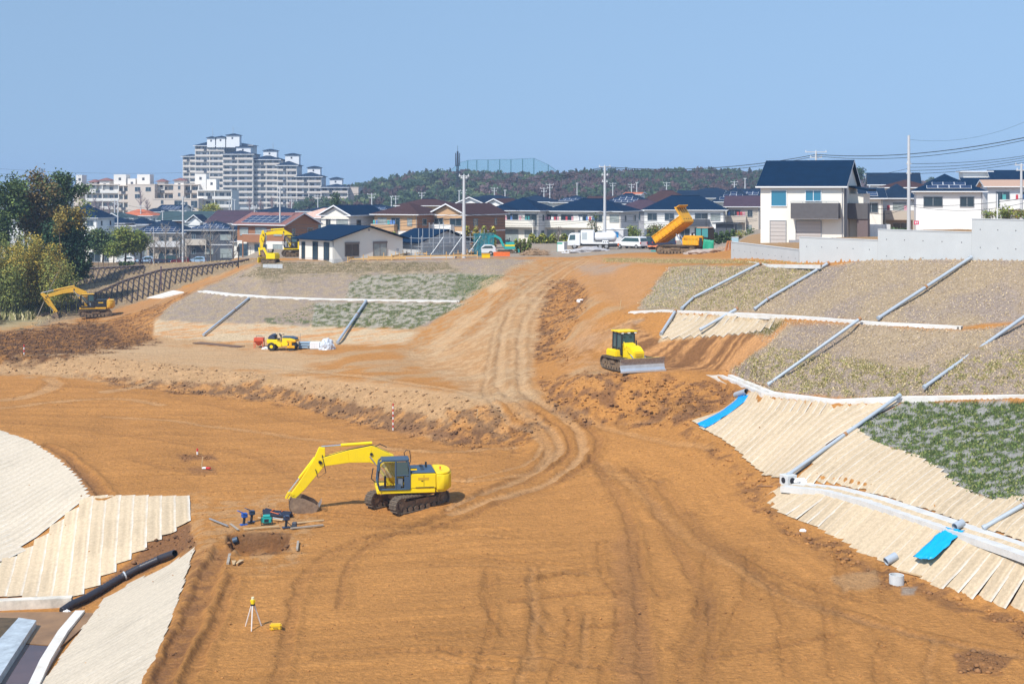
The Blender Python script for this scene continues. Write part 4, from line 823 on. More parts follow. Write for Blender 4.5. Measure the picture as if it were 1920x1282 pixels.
    k = len(boomp) // 2; pk = boomp[k]
    for yy in (-.32, .32): cylinder_(boom, (.95, 1.25), (pk[0] + .1, pk[1] - .1), .085, .6, paint, yb + yy)
    cylinder_(boom, (pk[0] - .05, pk[1] + boomt[k] * .62), (armp[0][0] + .03, armp[0][1] + .05), .095, .62, paint, yb)
    a1, a2 = armp[1], armp[-1]; dx, dz = a2[0] - a1[0], a2[1] - a1[1]; l = math.hypot(dx, dz); nx, nz = (dz / l, -dx / l); sgn = 1 if nx > 0 else -1; nx *= sgn; nz *= sgn
    cylinder_(arm, (a1[0] + nx * .36, a1[1] + nz * .36), (a2[0] - dx / l * .3 + nx * .32, a2[1] - dz / l * .3 + nz * .32), .08, .6, paint, yb)
    mb = MB(); lk = (a2[0] - dx / l * .3 + nx * .32, a2[1] - dz / l * .3 + nz * .32); plate_path(mb, [lk, (a2[0] - dx / l * .35, a2[1] - dz / l * .35)], [.1, .1], .4, yb); plate_path(mb, [lk, (a2[0] + nx * .3, a2[1] + nz * .3 - .1)], [.1, .1], .3, yb); mb.build('linkage', paint, arm)
    for P_ in (armp[1], boomp[-1], pk): mb = MB(); mb.cyl((P_[0], yb - .27, P_[1]), (P_[0], yb + .27, P_[1]), .09, 10); mb.build('pin', blackp, boom)
    mb = MB(); q = [(boomp[0][0] + .2, yb + .15, boomp[0][1] + .5)]
    for (p_, t_) in list(zip(boomp, boomt))[1:]: q.append((p_[0], yb + .16, p_[1] + t_ * .53))
    mb.tube(q, .03, 6); mb.tube([(pk[0] - .9, yb + .1, pk[1] + .35), (pk[0] - .5, yb + .1, pk[1] + .55), (pk[0] - .1, yb + .1, pk[1] + .35)], .028, 6); mb.tube([(armp[0][0], yb + .2, armp[0][1] - .4), (armp[1][0] - .35, yb + .24, armp[1][1] - .6), (armp[1][0] + .1, yb + .24, armp[1][1] - .9), (armp[1][0] + .25, yb + .24, armp[1][1] - .4)], .025, 6)
    mb.build('hoses', blackp, boom)
    bk = U(bucket(root, *buck)); 
    if tilt: root.rotation_euler = (0, tilt, 0)
    return root
YU = math.pi + .16
c0 = P(764, 952, 0.0); c0.z = h1(c0.x, c0.y) + .03
excavator('excavator', c0, YU, math.pi + .78, 'large bright yellow excavator with blue-grey cab roof and engine hood, parked on the graded floor', yel, bgrey,
  [(.35, 1.75), (1.1, 2.65), (2.1, 3.12), (3.4, 3.02), (5.0, 2.72)], [.6, .92, .98, .72, .48],
  [(4.92, 3.55), (5.05, 2.75), (6.1, 1.35), (6.75, .62)], [.34, .74, .5, .32], (6.72, .86, -.12, 1.3, 1.25), hood=bgrey)
c1 = P(178, 597, 1.62); c1.z = h1(c1.x, c1.y) + .1
excavator('excavator', c1, math.pi + .22, math.pi + .35, 'ochre and black excavator digging dark soil below the bamboo at far left', catY, blackp,
  [(.35, 1.75), (1.3, 3.0), (2.6, 3.55), (4.0, 3.3), (5.9, 2.75)], [.5, .7, .75, .55, .4],
  [(6.7, 3.1), (6.1, 2.6), (5.3, 1.4), (4.75, .65)], [.3, .6, .42, .3], (4.75, .65, .9, .95, 1.2), hood=blackp, side=blackp, roofm=catY, counter_dark=False)
c2 = P(545, 490, 9.15); c2.y += 12; c2.x = (558 - 960) * c2.y / F; c2.z = h1(c2.x, c2.y)
excavator('excavator', c2, math.pi + .1, math.pi + .3, 'yellow excavator half hidden behind the one-storey white house', yel, blackp,
  [(.35, 1.75), (1.0, 2.9), (1.9, 3.4), (3.0, 3.35), (4.4, 3.15)], [.5, .65, .7, .5, .38],
  [(4.75, 3.6), (4.7, 3.0), (4.9, 1.7), (4.9, .9)], [.3, .55, .42, .3], (4.9, .9, .6, .9, 1.1), hood=blackp)
c3 = P(507, 493, 9.0); c3.z = h1(c3.x, c3.y)
r_ = thing('excavator', c3, 'small yellow crawler machine parked at the left end of the terrace', 'excavator', rz=math.pi - .3)
for y in (-.55, .55): make_track(r_, 2.0, .5, .3, y)
obox('body', yel, r_, (-1.0, .3, -.7, .7, .55, 1.15), (-.9, .2, -.65, .65, 1.15, 1.3)); obox('dozer_blade', yel, r_, (1.25, 1.35, -.95, .95, .05, .75))
mb = MB(); plate_path(mb, [(.35, .8), (.9, 1.9), (1.5, 1.75)], [.25, .3, .2], .2); mb.build('boom', yel, r_); mb = MB(); plate_path(mb, [(1.6, 2.0), (1.5, 1.0)], [.2, .16], .18); mb.build('arm', yel, r_); bucket(r_, 1.5, 1.0, .4, .5, .6)
obox('seat', blackp, r_, (-.3, .1, -.25, .25, 1.3, 1.45), (-.4, -.3, -.25, .25, 1.45, 1.8)); mb = MB(); mb.cyl((.3, 0, 1.2), (.3, 0, 1.75), .03); mb.build('lever', blackp, r_)
# teal mini excavator behind the edge
c4 = P(948, 476, 9.3); c4.z = h1(c4.x, c4.y)
r_ = thing('excavator', c4, 'teal and yellow mini excavator beside the small white car', 'excavator', rz=math.pi + .1)
for y in (-.7, .7): make_track(r_, 2.2, .5, .35, y)
obox('body', teal, r_, (-1.3, .2, -.8, .8, .62, 1.0), (-1.2, .0, -.75, .75, 1.25, 1.6)); obox('body_band', yel, r_, (-1.25, .1, -.78, .78, 1.0, 1.25)); obox('dozer_blade', teal, r_, (-1.9, -1.8, -.9, .9, .1, .6))
mb = MB(); plate_path(mb, [(.3, 1.0), (.8, 2.1), (1.5, 2.5), (2.4, 2.3)], [.3, .34, .34, .25], .24); mb.build('boom', teal, r_); mb = MB(); plate_path(mb, [(2.5, 2.6), (2.4, 1.0)], [.25, .18], .2); mb.build('arm', teal, r_); bucket(r_, 2.4, 1.0, .5, .6, .6)
obox('seat', blackp, r_, (-.5, 0, -.25, .25, 1.6, 1.75), (-.6, -.5, -.25, .25, 1.7, 2.2)); mb = MB(); mb.cyl((.1, .2, 1.2), (.1, .2, 2.1), .04); mb.cyl((.1, -.2, 1.2), (.1, -.2, 2.1), .04); mb.build('lever', blackp, r_)
# bulldozer
cd = P(1176, 690, 5.15); cd.z = h1(cd.x, cd.y) + .04
r_ = thing('bulldozer', cd, 'yellow bulldozer with a wide bare steel blade on the dirt mound', 'bulldozer', rz=-math.pi / 2 + .42); r_.scale = (.9, .9, .9)
for y in (-1.15, 1.15): make_track(r_, 3.7, 1.0, .85, y)
hb = MB(); hb.prism([(.1, .75), (2.0, .75), (2.05, 1.55), (1.5, 1.92), (.1, 2.15)], -.5, .5); hood_ = hb.build('engine_hood', yel, r_, bevel=.06)
obox('hood_grille', mat('vent_ochre', (0, 0, 0)), hood_, (2.045, 2.06, -.3, .3, 1.15, 1.4), bevel=0); mb = MB(); mb.cyl((1.0, .3, 1.9), (1.0, .3, 2.4), .06, 10); mb.build('exhaust', blackp, hood_)
obox('fender', yel, r_, (-1.6, .1, .45, 1.15, .95, 1.55), (-1.6, .1, -1.15, -.45, .95, 1.55), bevel=.08); obox('rear_body', yel, r_, (-1.7, -.1, -.55, .55, .5, 1.6), bevel=.06)
cb = MB()
for x, y in ((-1.15, -.75), (-1.15, .75), (.15, -.62), (.15, .62), (-.45, .78), (-.45, -.78)): cb.tube([(x, y, 1.2), (x * .96, y * .95, 3.0)], .065, 6)
cf = cb.build('cab_frame', blackp, r_); obox('cab_roof', yel, cf, (-1.3, .28, -.88, .88, 3.0, 3.12), bevel=.05); obox('seat', blackp, cf, (-.8, -.3, -.3, .3, 1.6, 1.8), (-.9, -.75, -.3, .3, 1.8, 2.5)); obox('cab_base', blackp, cf, (-1.2, .18, -.72, .72, 1.1, 1.75))
for y in (-.74, .74): gb = MB(); gb.quad((-1.1, y, 1.75), (-.5, y, 1.75), (-.5, y * .96, 2.95), (-1.1, y * .96, 2.95)); gb.quad((-.4, y, 1.6), (.12, y * .85, 1.6), (.12, y * .85, 2.95), (-.4, y * .96, 2.95)); gb.build('side_window', glass, cf)
gb = MB(); gb.quad((.17, -.58, 1.9), (.17, .58, 1.9), (.15, .58, 2.95), (.15, -.58, 2.95)); gb.build('windscreen', glass, cf); obox('work_lights', mat('lamp_lens', (.8, .8, .75), .2), cf, (.29, .33, -.7, -.5, 2.9, 3.0), (.29, .33, .5, .7, 2.9, 3.0), (.29, .33, -.12, .12, 2.9, 3.0), bevel=0)
bl = MB(); yw = 2.05; prof = [(2.75, .02), (2.72, .12), (2.60, .35), (2.56, .6), (2.60, .85), (2.72, 1.08), (2.78, 1.14)]
for i in range(len(prof) - 1): (x0, z0), (x1, z1) = prof[i], prof[i + 1]; bl.m = 0 if z0 < .55 else 1; bl.prism([(x0, z0), (x1, z1), (x1 - .06, z1), (x0 - .06, z0)], -yw, yw)
bl.m = 2; bl.bx(2.45, 2.68, -1.6, 1.6, 1.02, 1.12)
bld = bl.build('blade', [mat('bright_steel', (.62, .66, .70), .28, metal=.5, var=.12, vscale=2), mat('scuffed_steel', (.30, .26, .23), .5, metal=.3, c2=(.5, .48, .45), vscale=5), yel], r_, smooth=True)
obox('cutting_edge', mat('bright_steel', (0, 0, 0)), bld, (2.74, 2.80, -2.1, 2.1, 0, .14), bevel=0)
for y in (-1.45, 1.45): obox('push_arm', yel, r_, (-.2, 2.5, y * .4 - .1, y * .4 + .1, .35, .6))
for y in (-.55, .55): mb = MB(); mb.cyl((1.6, y, 1.3), (2.55, y, .8), .06, 10); mb.build('hydraulic_cylinder', rod, r_, smooth=True)
mb = MB(); mb.tube([(.4, -.62, 1.7), (.9, -.8, 2.3), (1.3, -.8, 1.8), (1.6, -.6, 1.4)], .03, 6); mb.build('hand_rail', yel, r_)
rp = MB(); rp.box((-2.0, 0, .9), (.5, .9, .7)); [rp.prism([(-2.35, .3 + k), (-2.2, .75), (-2.1, .75)], y - .05, y + .05) for k, y in ((0, -.5), (0, 0), (0, .5))]; rp.build('ripper', steel, r_)
# crawler dumper with raised bed
cu = P(1276, 475, 10.25); cu.z = h1(cu.x, cu.y)
r_ = thing('crawler_dumper', cu, 'orange-yellow crawler dumper with its bed tipped up, at the top of the ramp', 'dump truck', rz=-.6); r_.scale = (1.13,) * 3
for y in (-1.05, 1.05): make_track(r_, 5.0, .95, .6, y)
obox('chassis', mudst, r_, (-2.1, 2.4, -.75, .75, .7, 1.0)); eb = obox('engine_box', yelo, r_, (.85, 2.9, -1.25, 1.25, 1.0, 1.9), (1.0, 3.4, -1.25, .9, 1.5, 2.1), bevel=.06)
for k in range(3): obox('vent', mat('vent_ochre', (0, 0, 0)), eb, (1.6 + k * .4, 1.75 + k * .4, -1.262, -1.24, 1.15, 1.8), bevel=0)
obox('side_grille', blackp, eb, (3.0, 3.35, -1.263, -1.1, .95, 1.9), bevel=0); mb = MB(); mb.cyl((1.7, -.4, 1.9), (1.7, -.4, 2.35), .12, 10); mb.cyl((1.9, -.4, 2.3), (1.9, -.4, 2.42), .25, 10); mb.build('air_intake', blackp, eb)
cf = obox('cab', blackp, r_, (2.3, 2.38, -.9, .5, 1.9, 3.0), (3.9, 3.98, -.9, .5, 1.6, 2.85), (2.3, 3.98, -.9, -.84, 1.6, 1.95), (2.3, 3.98, .44, .5, 1.6, 3.0), (3.05, 3.13, -.92, -.84, 1.9, 2.95), (2.3, 2.4, -.92, -.8, 1.9, 3.0), bevel=0)
obox('cab_roof', mat('tan_roof', (.5, .32, .22), .6), cf, (2.5, 3.9, -.95, .55, 2.95, 3.06)); gb = MB(); gb.bx(2.42, 3.9, -.87, -.84, 1.95, 2.94); gb.bx(2.38, 2.41, -.84, .44, 1.95, 2.94); gb.build('cab_window', mat('teal_glass', (.05, .25, .25), .08, spec=.8), cf)
bed = bpy.data.objects.new('bed', None)
bd = MB(); bd.bx(0, 4.4, -1.25, 1.25, 0, .12); bd.bx(0, 4.4, -1.28, -1.2, .1, .85); bd.bx(0, 4.4, 1.2, 1.28, .1, .85); bd.bx(4.3, 4.42, -1.28, 1.28, .1, 2.05); bd.bx(4.42, 4.9, -1.1, 1.1, 1.9, 2.0)
for k in range(9): bd.bx(.2 + k * .5, .28 + k * .5, -1.36, -1.28, .1, .85)
bd.bx(0, 4.4, -1.36, -1.28, .8, .9)
for k in range(4): bd.bx(.3, 4.3, -.9 + k * .6, -.75 + k * .6, -.15, 0)
bed = bd.build('bed', yelo, r_, bevel=.02); bed.location = (-2.55, 0, 1.15); bed.rotation_euler = (0, -.60, 0)
for k in range(4): q = MB(); q.prismx([(-.95 + k * .55, 1.9), (-.70 + k * .55, 1.9), (-.82 + k * .55, 1.2)], 4.425, 4.44); q.build('head_slot', blackp, bed)
for k in range(4): obox('head_hole', blackp, bed, (4.42, 4.435, -.9 + k * .55, -.66 + k * .55, .38, .46), bevel=0)
for y in (-.4, .4): mb = MB(); mb.cyl((.6, y, .95), (-.35, y, 2.25), .08, 10); mb.build('hydraulic_cylinder', rod, r_, smooth=True)
# green sheet hung over the dumper's front
mb = MB(); rg = np.random.default_rng(5); nx_, nz_ = 9, 8; vs = []
for i in range(nx_):
    for j in range(nz_): a = i / (nx_ - 1); b_ = j / (nz_ - 1); vs.append((3.55 + a * 1.15, -1.32 - .12 * math.sin(a * 9 + b_ * 3) * b_ - .1 * b_ + a * .3, 1.75 - b_ * 1.55 - .18 * a * (1 - b_) + .05 * rg.standard_normal()))
mb.add(vs, [(i * nz_ + j, i * nz_ + j + 1, (i + 1) * nz_ + j + 1, (i + 1) * nz_ + j) for i in range(nx_ - 1) for j in range(nz_ - 1)])
tp = mb.build('tarpaulin', mat('green_sheet', (.01, .30, .17), .6, var=.1), None, smooth='all'); tp.location = cu; tp.rotation_euler = (0, 0, -.6); tp.scale = (1.13,) * 3; tag(tp, 'green sheet draped over the front of the crawler dumper', 'tarpaulin'); m_ = tp.modifiers.new('thick', 'SOLIDIFY'); m_.thickness = .03
# combined roller
c = P(531, 657, 2.1); c.z = h1(c.x, c.y)
r_ = thing('road_roller', c, 'small yellow road roller parked between the red hopper and the pipe stack', 'road roller', rz=-.12)
for y in (-.52, -.18, .18, .52): w_ = MB(); w_.cyl((-1.05, y - .14, .42), (-1.05, y + .14, .42), .42, 20); o_ = w_.build('wheel', rubber, r_, smooth=True, bevel=.03); w_ = MB(); w_.cyl((-1.05, y - .15, .42), (-1.05, y + .15, .42), .17, 12); w_.build('hub', yel, o_)
w_ = MB(); w_.cyl((.98, -.62, .42), (.98, .62, .42), .42, 28); w_.build('drum', mat('drum_steel', (.06, .06, .065), .5, metal=.4), r_, smooth=True)
obox('drum_frame', yelo, r_, (.6, 1.4, -.74, -.64, .3, .55), (.6, 1.4, .64, .74, .3, .55), (.8, 1.1, -.74, -.64, .4, 1.0), (.55, 1.5, -.7, .7, .9, 1.1), bevel=.03)
hb = MB(); hb.prism([(.0, .45), (.75, .5), (1.35, .95), (1.42, 1.15), (.9, 1.3), (.05, 1.3)], -.55, .55); q = hb.build('engine_hood', yel, r_, bevel=.04); hb = MB(); hb.prism([(.05, 1.31), (.9, 1.31), (1.45, 1.17), (1.38, 1.3), (.9, 1.42), (.05, 1.42)], -.55, .55); hb.build('hood_cover', bgrey, q)
hb = MB(); hb.prism([(-1.55, .75), (-.6, .65), (-.35, .4), (0, .4), (0, .65), (-.4, .95), (-.5, 1.12), (-1.55, 1.15)], -.62, .62); hb.build('rear_body', yel, r_, bevel=.04); hb = MB(); hb.prism([(-1.5, 1.15), (-.7, 1.15), (-.85, 1.62), (-1.0, 1.7), (-1.4, 1.45)], -.5, .5); hb.build('rear_cover', navy, r_, bevel=.05)
obox('seat', blackp, r_, (-.7, -.35, -.22, .22, 1.1, 1.22), (-.78, -.66, -.22, .22, 1.2, 1.6)); mb = MB(); mb.tube([(-.15, 0, .9), (-.28, 0, 1.55)], .04, 6); mb.cyl((-.32, 0, 1.52), (-.26, 0, 1.56), .2, 12); mb.build('steering_column', blackp, r_); mb = MB(); mb.tube([(-.05, .45, 1.3), (-.05, .45, 1.6), (-.05, -.45, 1.6), (-.05, -.45, 1.3)], .025, 6); mb.build('hand_rail', blackp, r_)
# ------------------------------------------------------------------ cars
def wheel(par, x, y, r=.32, w=.2, nm='wheel'):
    a = MB(); a.cyl((x, y - w / 2, r), (x, y + w / 2, r), r, 18); t_ = a.build(nm, rubber, par, smooth=True, bevel=.02); a = MB(); a.cyl((x, y - w / 2 - .01, r), (x, y + w / 2 + .01, r), r * .55, 12); a.build('rim', mat('rim_grey', (.28, .29, .30), .5), t_, smooth=True)
def car(px, py, z, rz, label, paint, kind='car', L=4.2, W=1.7, Hh=1.5, y=None, nm='parked_car', group='parked cars'):
    p = G(px, py) if z is None else P(px, py, z)
    if y: p = D(px, py, y)
    p.z = h1(p.x, p.y); r_ = thing(nm, p, label, 'car' if kind != 'van' else 'minivan', rz=rz, group=group); hL = L / 2
    if kind == 'van': prof = [(-hL, .35), (-hL, 1.0), (-hL + .12, Hh - .1), (-hL + .35, Hh), (hL - 1.7, Hh), (hL - .75, 1.05), (hL - .1, .9), (hL, .7), (hL, .35)]; wind = [(-hL + .22, 1.05), (-hL + .35, Hh - .15), (hL - 1.75, Hh - .15), (hL - 1.05, 1.05)]
    else: prof = [(-hL, .35), (-hL, .95), (-hL + .25, Hh - .12), (-hL + .7, Hh), (hL - 2.0, Hh), (hL - 1.15, 1.0), (hL - .15, .85), (hL, .65), (hL, .35)]; wind = [(-hL + .4, 1.0), (-hL + .6, Hh - .14), (hL - 2.05, Hh - .14), (hL - 1.45, 1.0)]
    b = MB(); b.prism(prof, -W / 2, W / 2); body = b.build('body', paint, r_, bevel=.07, smooth=True)
    for s_ in (-1, 1): g_ = MB(); g_.prism(wind, s_ * (W / 2 + .002) - .01, s_ * (W / 2 + .002) + .01); g_.build('side_window', glass, body)
    for s_, (a, c) in ((1, (prof[4], prof[5])), (-1, (prof[2], prof[1]))):
        f = lambda t_: (a[0] + (c[0] - a[0]) * t_, a[1] + (c[1] - a[1]) * t_); p0, p1 = f(.12), f(.9); o_ = .015 * s_; g_ = MB(); g_.quad((p0[0] + o_, -W * .42, p0[1] + .01), (p0[0] + o_, W * .42, p0[1] + .01), (p1[0] + o_, W * .45, p1[1] + .01), (p1[0] + o_, -W * .45, p1[1] + .01)); g_.build('windscreen' if s_ > 0 else 'rear_window', glass, body)
    for x in (-hL + .75, hL - .8):
        for y_ in (-W / 2 + .08, W / 2 - .08): wheel(r_, x, y_)
    for y_ in (-1, 1): obox('headlight', mat('lamp_lens', (.8, .8, .75), .2), body, (hL - .1, hL + .012, y_ * W * .42 - .14, y_ * W * .42 + .14, .62, .78), bevel=0); obox('tail_light', redp, body, (-hL - .012, -hL + .1, y_ * W * .43 - .1, y_ * W * .43 + .1, .75, .98), bevel=0)
    obox('bumper', blackp, body, (-hL - .02, hL + .02, -W / 2 + .1, W / 2 - .1, .25, .4), bevel=.02)
    return r_
car(1184, 468, 9.7, math.pi - .75, 'white minivan with tinted rear windows behind the tank truck', whitep, 'van', 4.6, 1.75, 1.75, y=209)
car(1203, 467, 9.7, math.pi - .5, 'dark blue car just right of the white minivan', navy, 'van', 4.2, 1.7, 1.65, y=212)
car(1240, 460, 9.7, math.pi + .1, 'dark car half hidden behind the crawler dumper', navy, 'car', 4.2, 1.7, 1.4, y=215, nm='parked_car')
car(904, 479, 9.3, math.pi + .25, 'small white hatchback by the wooden batter boards', whitep, 'car', 3.6, 1.55, 1.5, y=196)
blue_ = mat('light_blue_paint', (.35, .50, .68), .35, coat=.3)
for (x, l_, pt, kd, L_) in ((272, 'pale blue hatchback in the lot behind the round green trees', blue_, 'car', 3.6), (312, 'black and silver van in the lot below the dark solar roofs', navy, 'van', 4.6), (368, 'light blue hatchback in front of the dark grey house', blue_, 'car', 3.9), (236, 'white car partly behind the round green tree', whitep, 'car', 3.8), (338, 'dark red car between the van and the light blue hatchback', mat('dark_red_paint', (.15, .02, .03), .4), 'car', 3.8)):
    car(x, 489, 3, math.pi + .1, l_, pt, kd, L_, 1.6, 1.5 if kd == 'car' else 1.85, y=290 + (x % 7))
# tank truck
p = D(1113, 469, 206); p.z = h1(p.x, p.y)
r_ = thing('tank_truck', p, 'white truck with a long white tank parked at the top of the ramp', 'truck', rz=math.pi - .12)
b = MB(); b.prism([(1.9, .5), (3.7, .5), (3.72, 1.2), (3.45, 2.2), (3.2, 2.3), (1.9, 2.3)], -.95, .95); cb_ = b.build('cab', whitep, r_, bevel=.06, smooth=True)
b = MB()
for s_ in (-1, 1): b.prism([(2.6, 1.35), (3.5, 1.3), (3.35, 2.05), (2.6, 2.1)], s_ * .955 - .008, s_ * .955 + .008)
b.build('cab_window', glass, cb_); b = MB(); b.quad((3.74, -.8, 1.25), (3.74, .8, 1.25), (3.49, .8, 2.15), (3.49, -.8, 2.15)); b.build('windscreen', glass, cb_)
obox('chassis', blackp, r_, (-3.6, 3.4, -.5, .5, .45, .75), (-3.4, -2.2, -.9, .9, .35, .8)); obox('tool_body', whitep, r_, (-.1, 1.8, -.95, .95, .8, 2.75), bevel=.08); obox('box_vent', mat('pale_grey', (.45, .5, .52), .6), r_, (.9, 1.6, -.965, -.94, 1.4, 2.4), (.9, 1.6, .94, .965, 1.4, 2.4), bevel=0)
b = MB(); b.tube([(-3.3, 0, 1.75), (-3.15, 0, 1.75), (-2.9, 0, 1.75), (-.5, 0, 1.75), (-.2, 0, 1.75), (.0, 0, 1.75)], [.35, .6, .72, .72, .6, .3], 20); b.build('tank', whitep, r_, smooth=True); obox('side_rail', whitep, r_, (-2.2, 1.6, -.98, -.9, .75, 1.05), (-2.2, 1.6, .9, .98, .75, 1.05), (-2.2, -1.3, .9, .99, .75, 1.3))
b = MB()
for k in range(3): b.bx(-1.55 - k * .28, -1.4 - k * .28, .983, 1.0, .98, 1.12)
b.build('decal', blackp, r_)
for x in (2.7, -1.0, -1.9):
    for y in (-.8, .8): wheel(r_, x, y, .42, .28)
obox('rear_marker', orangep, r_, (-3.68, -3.6, -.85, -.4, .6, .85), (-3.68, -3.6, .4, .85, .6, .85), (-3.7, -3.5, .86, .9, .55, .85), bevel=0); obox('tail_light', redp, r_, (-3.68, -3.6, -.35, -.15, .65, .8), (-3.68, -3.6, .15, .35, .65, .8), bevel=0)
# ------------------------------------------------------------------ houses
def roofmat(name, c):
    if name in MATS: return MATS[name]
    m = mat(name, c, .7, var=.15, vscale=1.2, spec=.08); t = m.node_tree; b = t.nodes['Principled BSDF']
    tc = t.nodes.new('ShaderNodeTexCoord'); wv = t.nodes.new('ShaderNodeTexWave'); wv.bands_direction = 'Z'; wv.inputs['Scale'].default_value = 2.2; wv.inputs['Distortion'].default_value = .3; wv.wave_profile = 'SAW'
    bp = t.nodes.new('ShaderNodeBump'); bp.inputs['Strength'].default_value = .6; bp.inputs['Distance'].default_value = .05
    t.links.new(tc.outputs['Object'], wv.inputs['Vector']); t.links.new(wv.outputs[0], bp.inputs['Height']); t.links.new(bp.outputs[0], b.inputs['Normal']); return m
RN = roofmat('navy_roof', (.004, .022, .056)); RG = roofmat('slate_roof', (.012, .030, .062)); RB = roofmat('brown_roof', (.065, .038, .040)); RP = roofmat('plum_roof', (.07, .048, .068)); RK = roofmat('pink_brown_roof', (.24, .12, .11)); RR = roofmat('red_roof', (.48, .15, .08)); RM = mat('mottled_roof', (.55, .30, .22), .7, c2=(.65, .5, .42), vscale=3); RT = roofmat('green_slate_roof', (.05, .085, .095))
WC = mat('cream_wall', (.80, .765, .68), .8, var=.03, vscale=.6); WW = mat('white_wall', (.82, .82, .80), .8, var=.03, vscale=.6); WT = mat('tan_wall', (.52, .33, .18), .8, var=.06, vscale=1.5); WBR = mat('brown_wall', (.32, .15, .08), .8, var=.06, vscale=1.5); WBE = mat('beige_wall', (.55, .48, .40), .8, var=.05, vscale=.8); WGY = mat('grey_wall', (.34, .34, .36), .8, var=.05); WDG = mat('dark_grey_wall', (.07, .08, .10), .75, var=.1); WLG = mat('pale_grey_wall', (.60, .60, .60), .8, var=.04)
frm = mat('window_frame', (.30, .32, .34), .5); frw = mat('white_frame', (.75, .76, .76), .5); pane = mat('window_pane', (.03, .055, .075), .08, spec=.9, var=.3, vscale=.4); paneb = mat('blue_pane', (.02, .17, .27), .08, spec=.9); curt = mat('curtain_pane', (.30, .34, .33), .3, var=.3, vscale=1.5); solm = mat('solar_cell', (.012, .028, .075), .18, spec=.8); whit = mat('white_trim', (.78, .79, .80), .6)
cloths = [mat('cloth_%s' % n, c, .9) for n, c in (('white', (.75, .75, .75)), ('blue', (.10, .22, .5)), ('red', (.5, .06, .08)), ('teal', (.08, .35, .35)), ('pink', (.6, .3, .35)))]
WCACHE = {}
def window(par, x, y, z, w_, h_, face='f', frame=frm, glass_=pane, nm='window', mull=1):
    key = (round(w_, 2), round(h_, 2), frame.name, mull)
    if key not in WCACHE:
        b = MB(); t_ = .07; b.bx(-w_ / 2 - t_, w_ / 2 + t_, -.05, .04, h_ / 2, h_ / 2 + t_); b.bx(-w_ / 2 - t_, w_ / 2 + t_, -.07, .04, -h_ / 2 - t_, -h_ / 2); b.bx(-w_ / 2 - t_, -w_ / 2, -.05, .04, -h_ / 2, h_ / 2); b.bx(w_ / 2, w_ / 2 + t_, -.05, .04, -h_ / 2, h_ / 2)
        for k in range(mull): xx = -w_ / 2 + w_ * (k + 1) / (mull + 1); b.bx(xx - .03, xx + .03, -.03, .03, -h_ / 2, h_ / 2)
        g = MB(); g.bx(-w_ / 2, w_ / 2, -.012, .02, -h_ / 2, h_ / 2); WCACHE[key] = (b.me('window', [frame]), {})
        WCACHE[key][1]['g'] = g
    me, gd_ = WCACHE[key]
    if glass_.name not in gd_: gd_[glass_.name] = gd_['g'].me('pane', [glass_])
    o = link(me, nm, par); rz = {'f': 0, 'r': math.pi / 2, 'l': -math.pi / 2, 'b': math.pi}[face]; o.location = (x, y, z); o.rotation_euler = (0, 0, rz)
    p = link(gd_[glass_.name], 'pane', o); return o
def roof_mesh(x0, x1, y0, y1, ze, rise, kind, ov=.55, th=.14):
    X0, X1, Y0, Y1 = x0 - ov, x1 + ov, y0 - ov, y1 + ov; W, D_ = X1 - X0, Y1 - Y0; sl = rise / ((min(W, D_)) / 2); ze = ze - ov * 0.0; zr = ze + rise; b = MB()
    c = [(X0, Y0, ze), (X1, Y0, ze), (X1, Y1, ze), (X0, Y1, ze)]
    if kind == 'hip':
        if W >= D_: r0, r1 = (X0 + D_ / 2, (Y0 + Y1) / 2, zr), (X1 - D_ / 2, (Y0 + Y1) / 2, zr); V = c + [r0, r1]; Fs = [(0, 1, 5, 4), (1, 2, 5), (2, 3, 4, 5), (3, 0, 4)]
        else: r0, r1 = ((X0 + X1) / 2, Y0 + W / 2, zr), ((X0 + X1) / 2, Y1 - W / 2, zr); V = c + [r0, r1]; Fs = [(0, 1, 4), (1, 2, 5, 4), (2, 3, 5), (3, 0, 4, 5)]
    elif kind == 'gx': ym = (Y0 + Y1) / 2; V = c + [(X0, ym, zr), (X1, ym, zr)]; Fs = [(0, 1, 5, 4), (2, 3, 4, 5)]
    elif kind == 'gy': xm = (X0 + X1) / 2; V = c + [(xm, Y0, zr), (xm, Y1, zr)]; Fs = [(1, 2, 5, 4), (3, 0, 4, 5)]
    elif kind == 'shed': V = c[:2] + [(X1, Y1, zr), (X0, Y1, zr)]; Fs = [(0, 1, 2, 3)]
    else: V = c; Fs = [(0, 1, 2, 3)]
    n = len(V); V2 = V + [(x, y, z - th) for x, y, z in V]; F2 = list(Fs) + [tuple(i + n for i in reversed(f)) for f in Fs]
    es = {}
    for f in Fs:
        for i in range(len(f)): a, c_ = f[i], f[(i + 1) % len(f)]; es[(a, c_)] = 1
    for (a, c_) in es:
        if (c_, a) not in es: F2.append((c_, a, a + n, c_ + n))
    b.add(V2, F2); return b
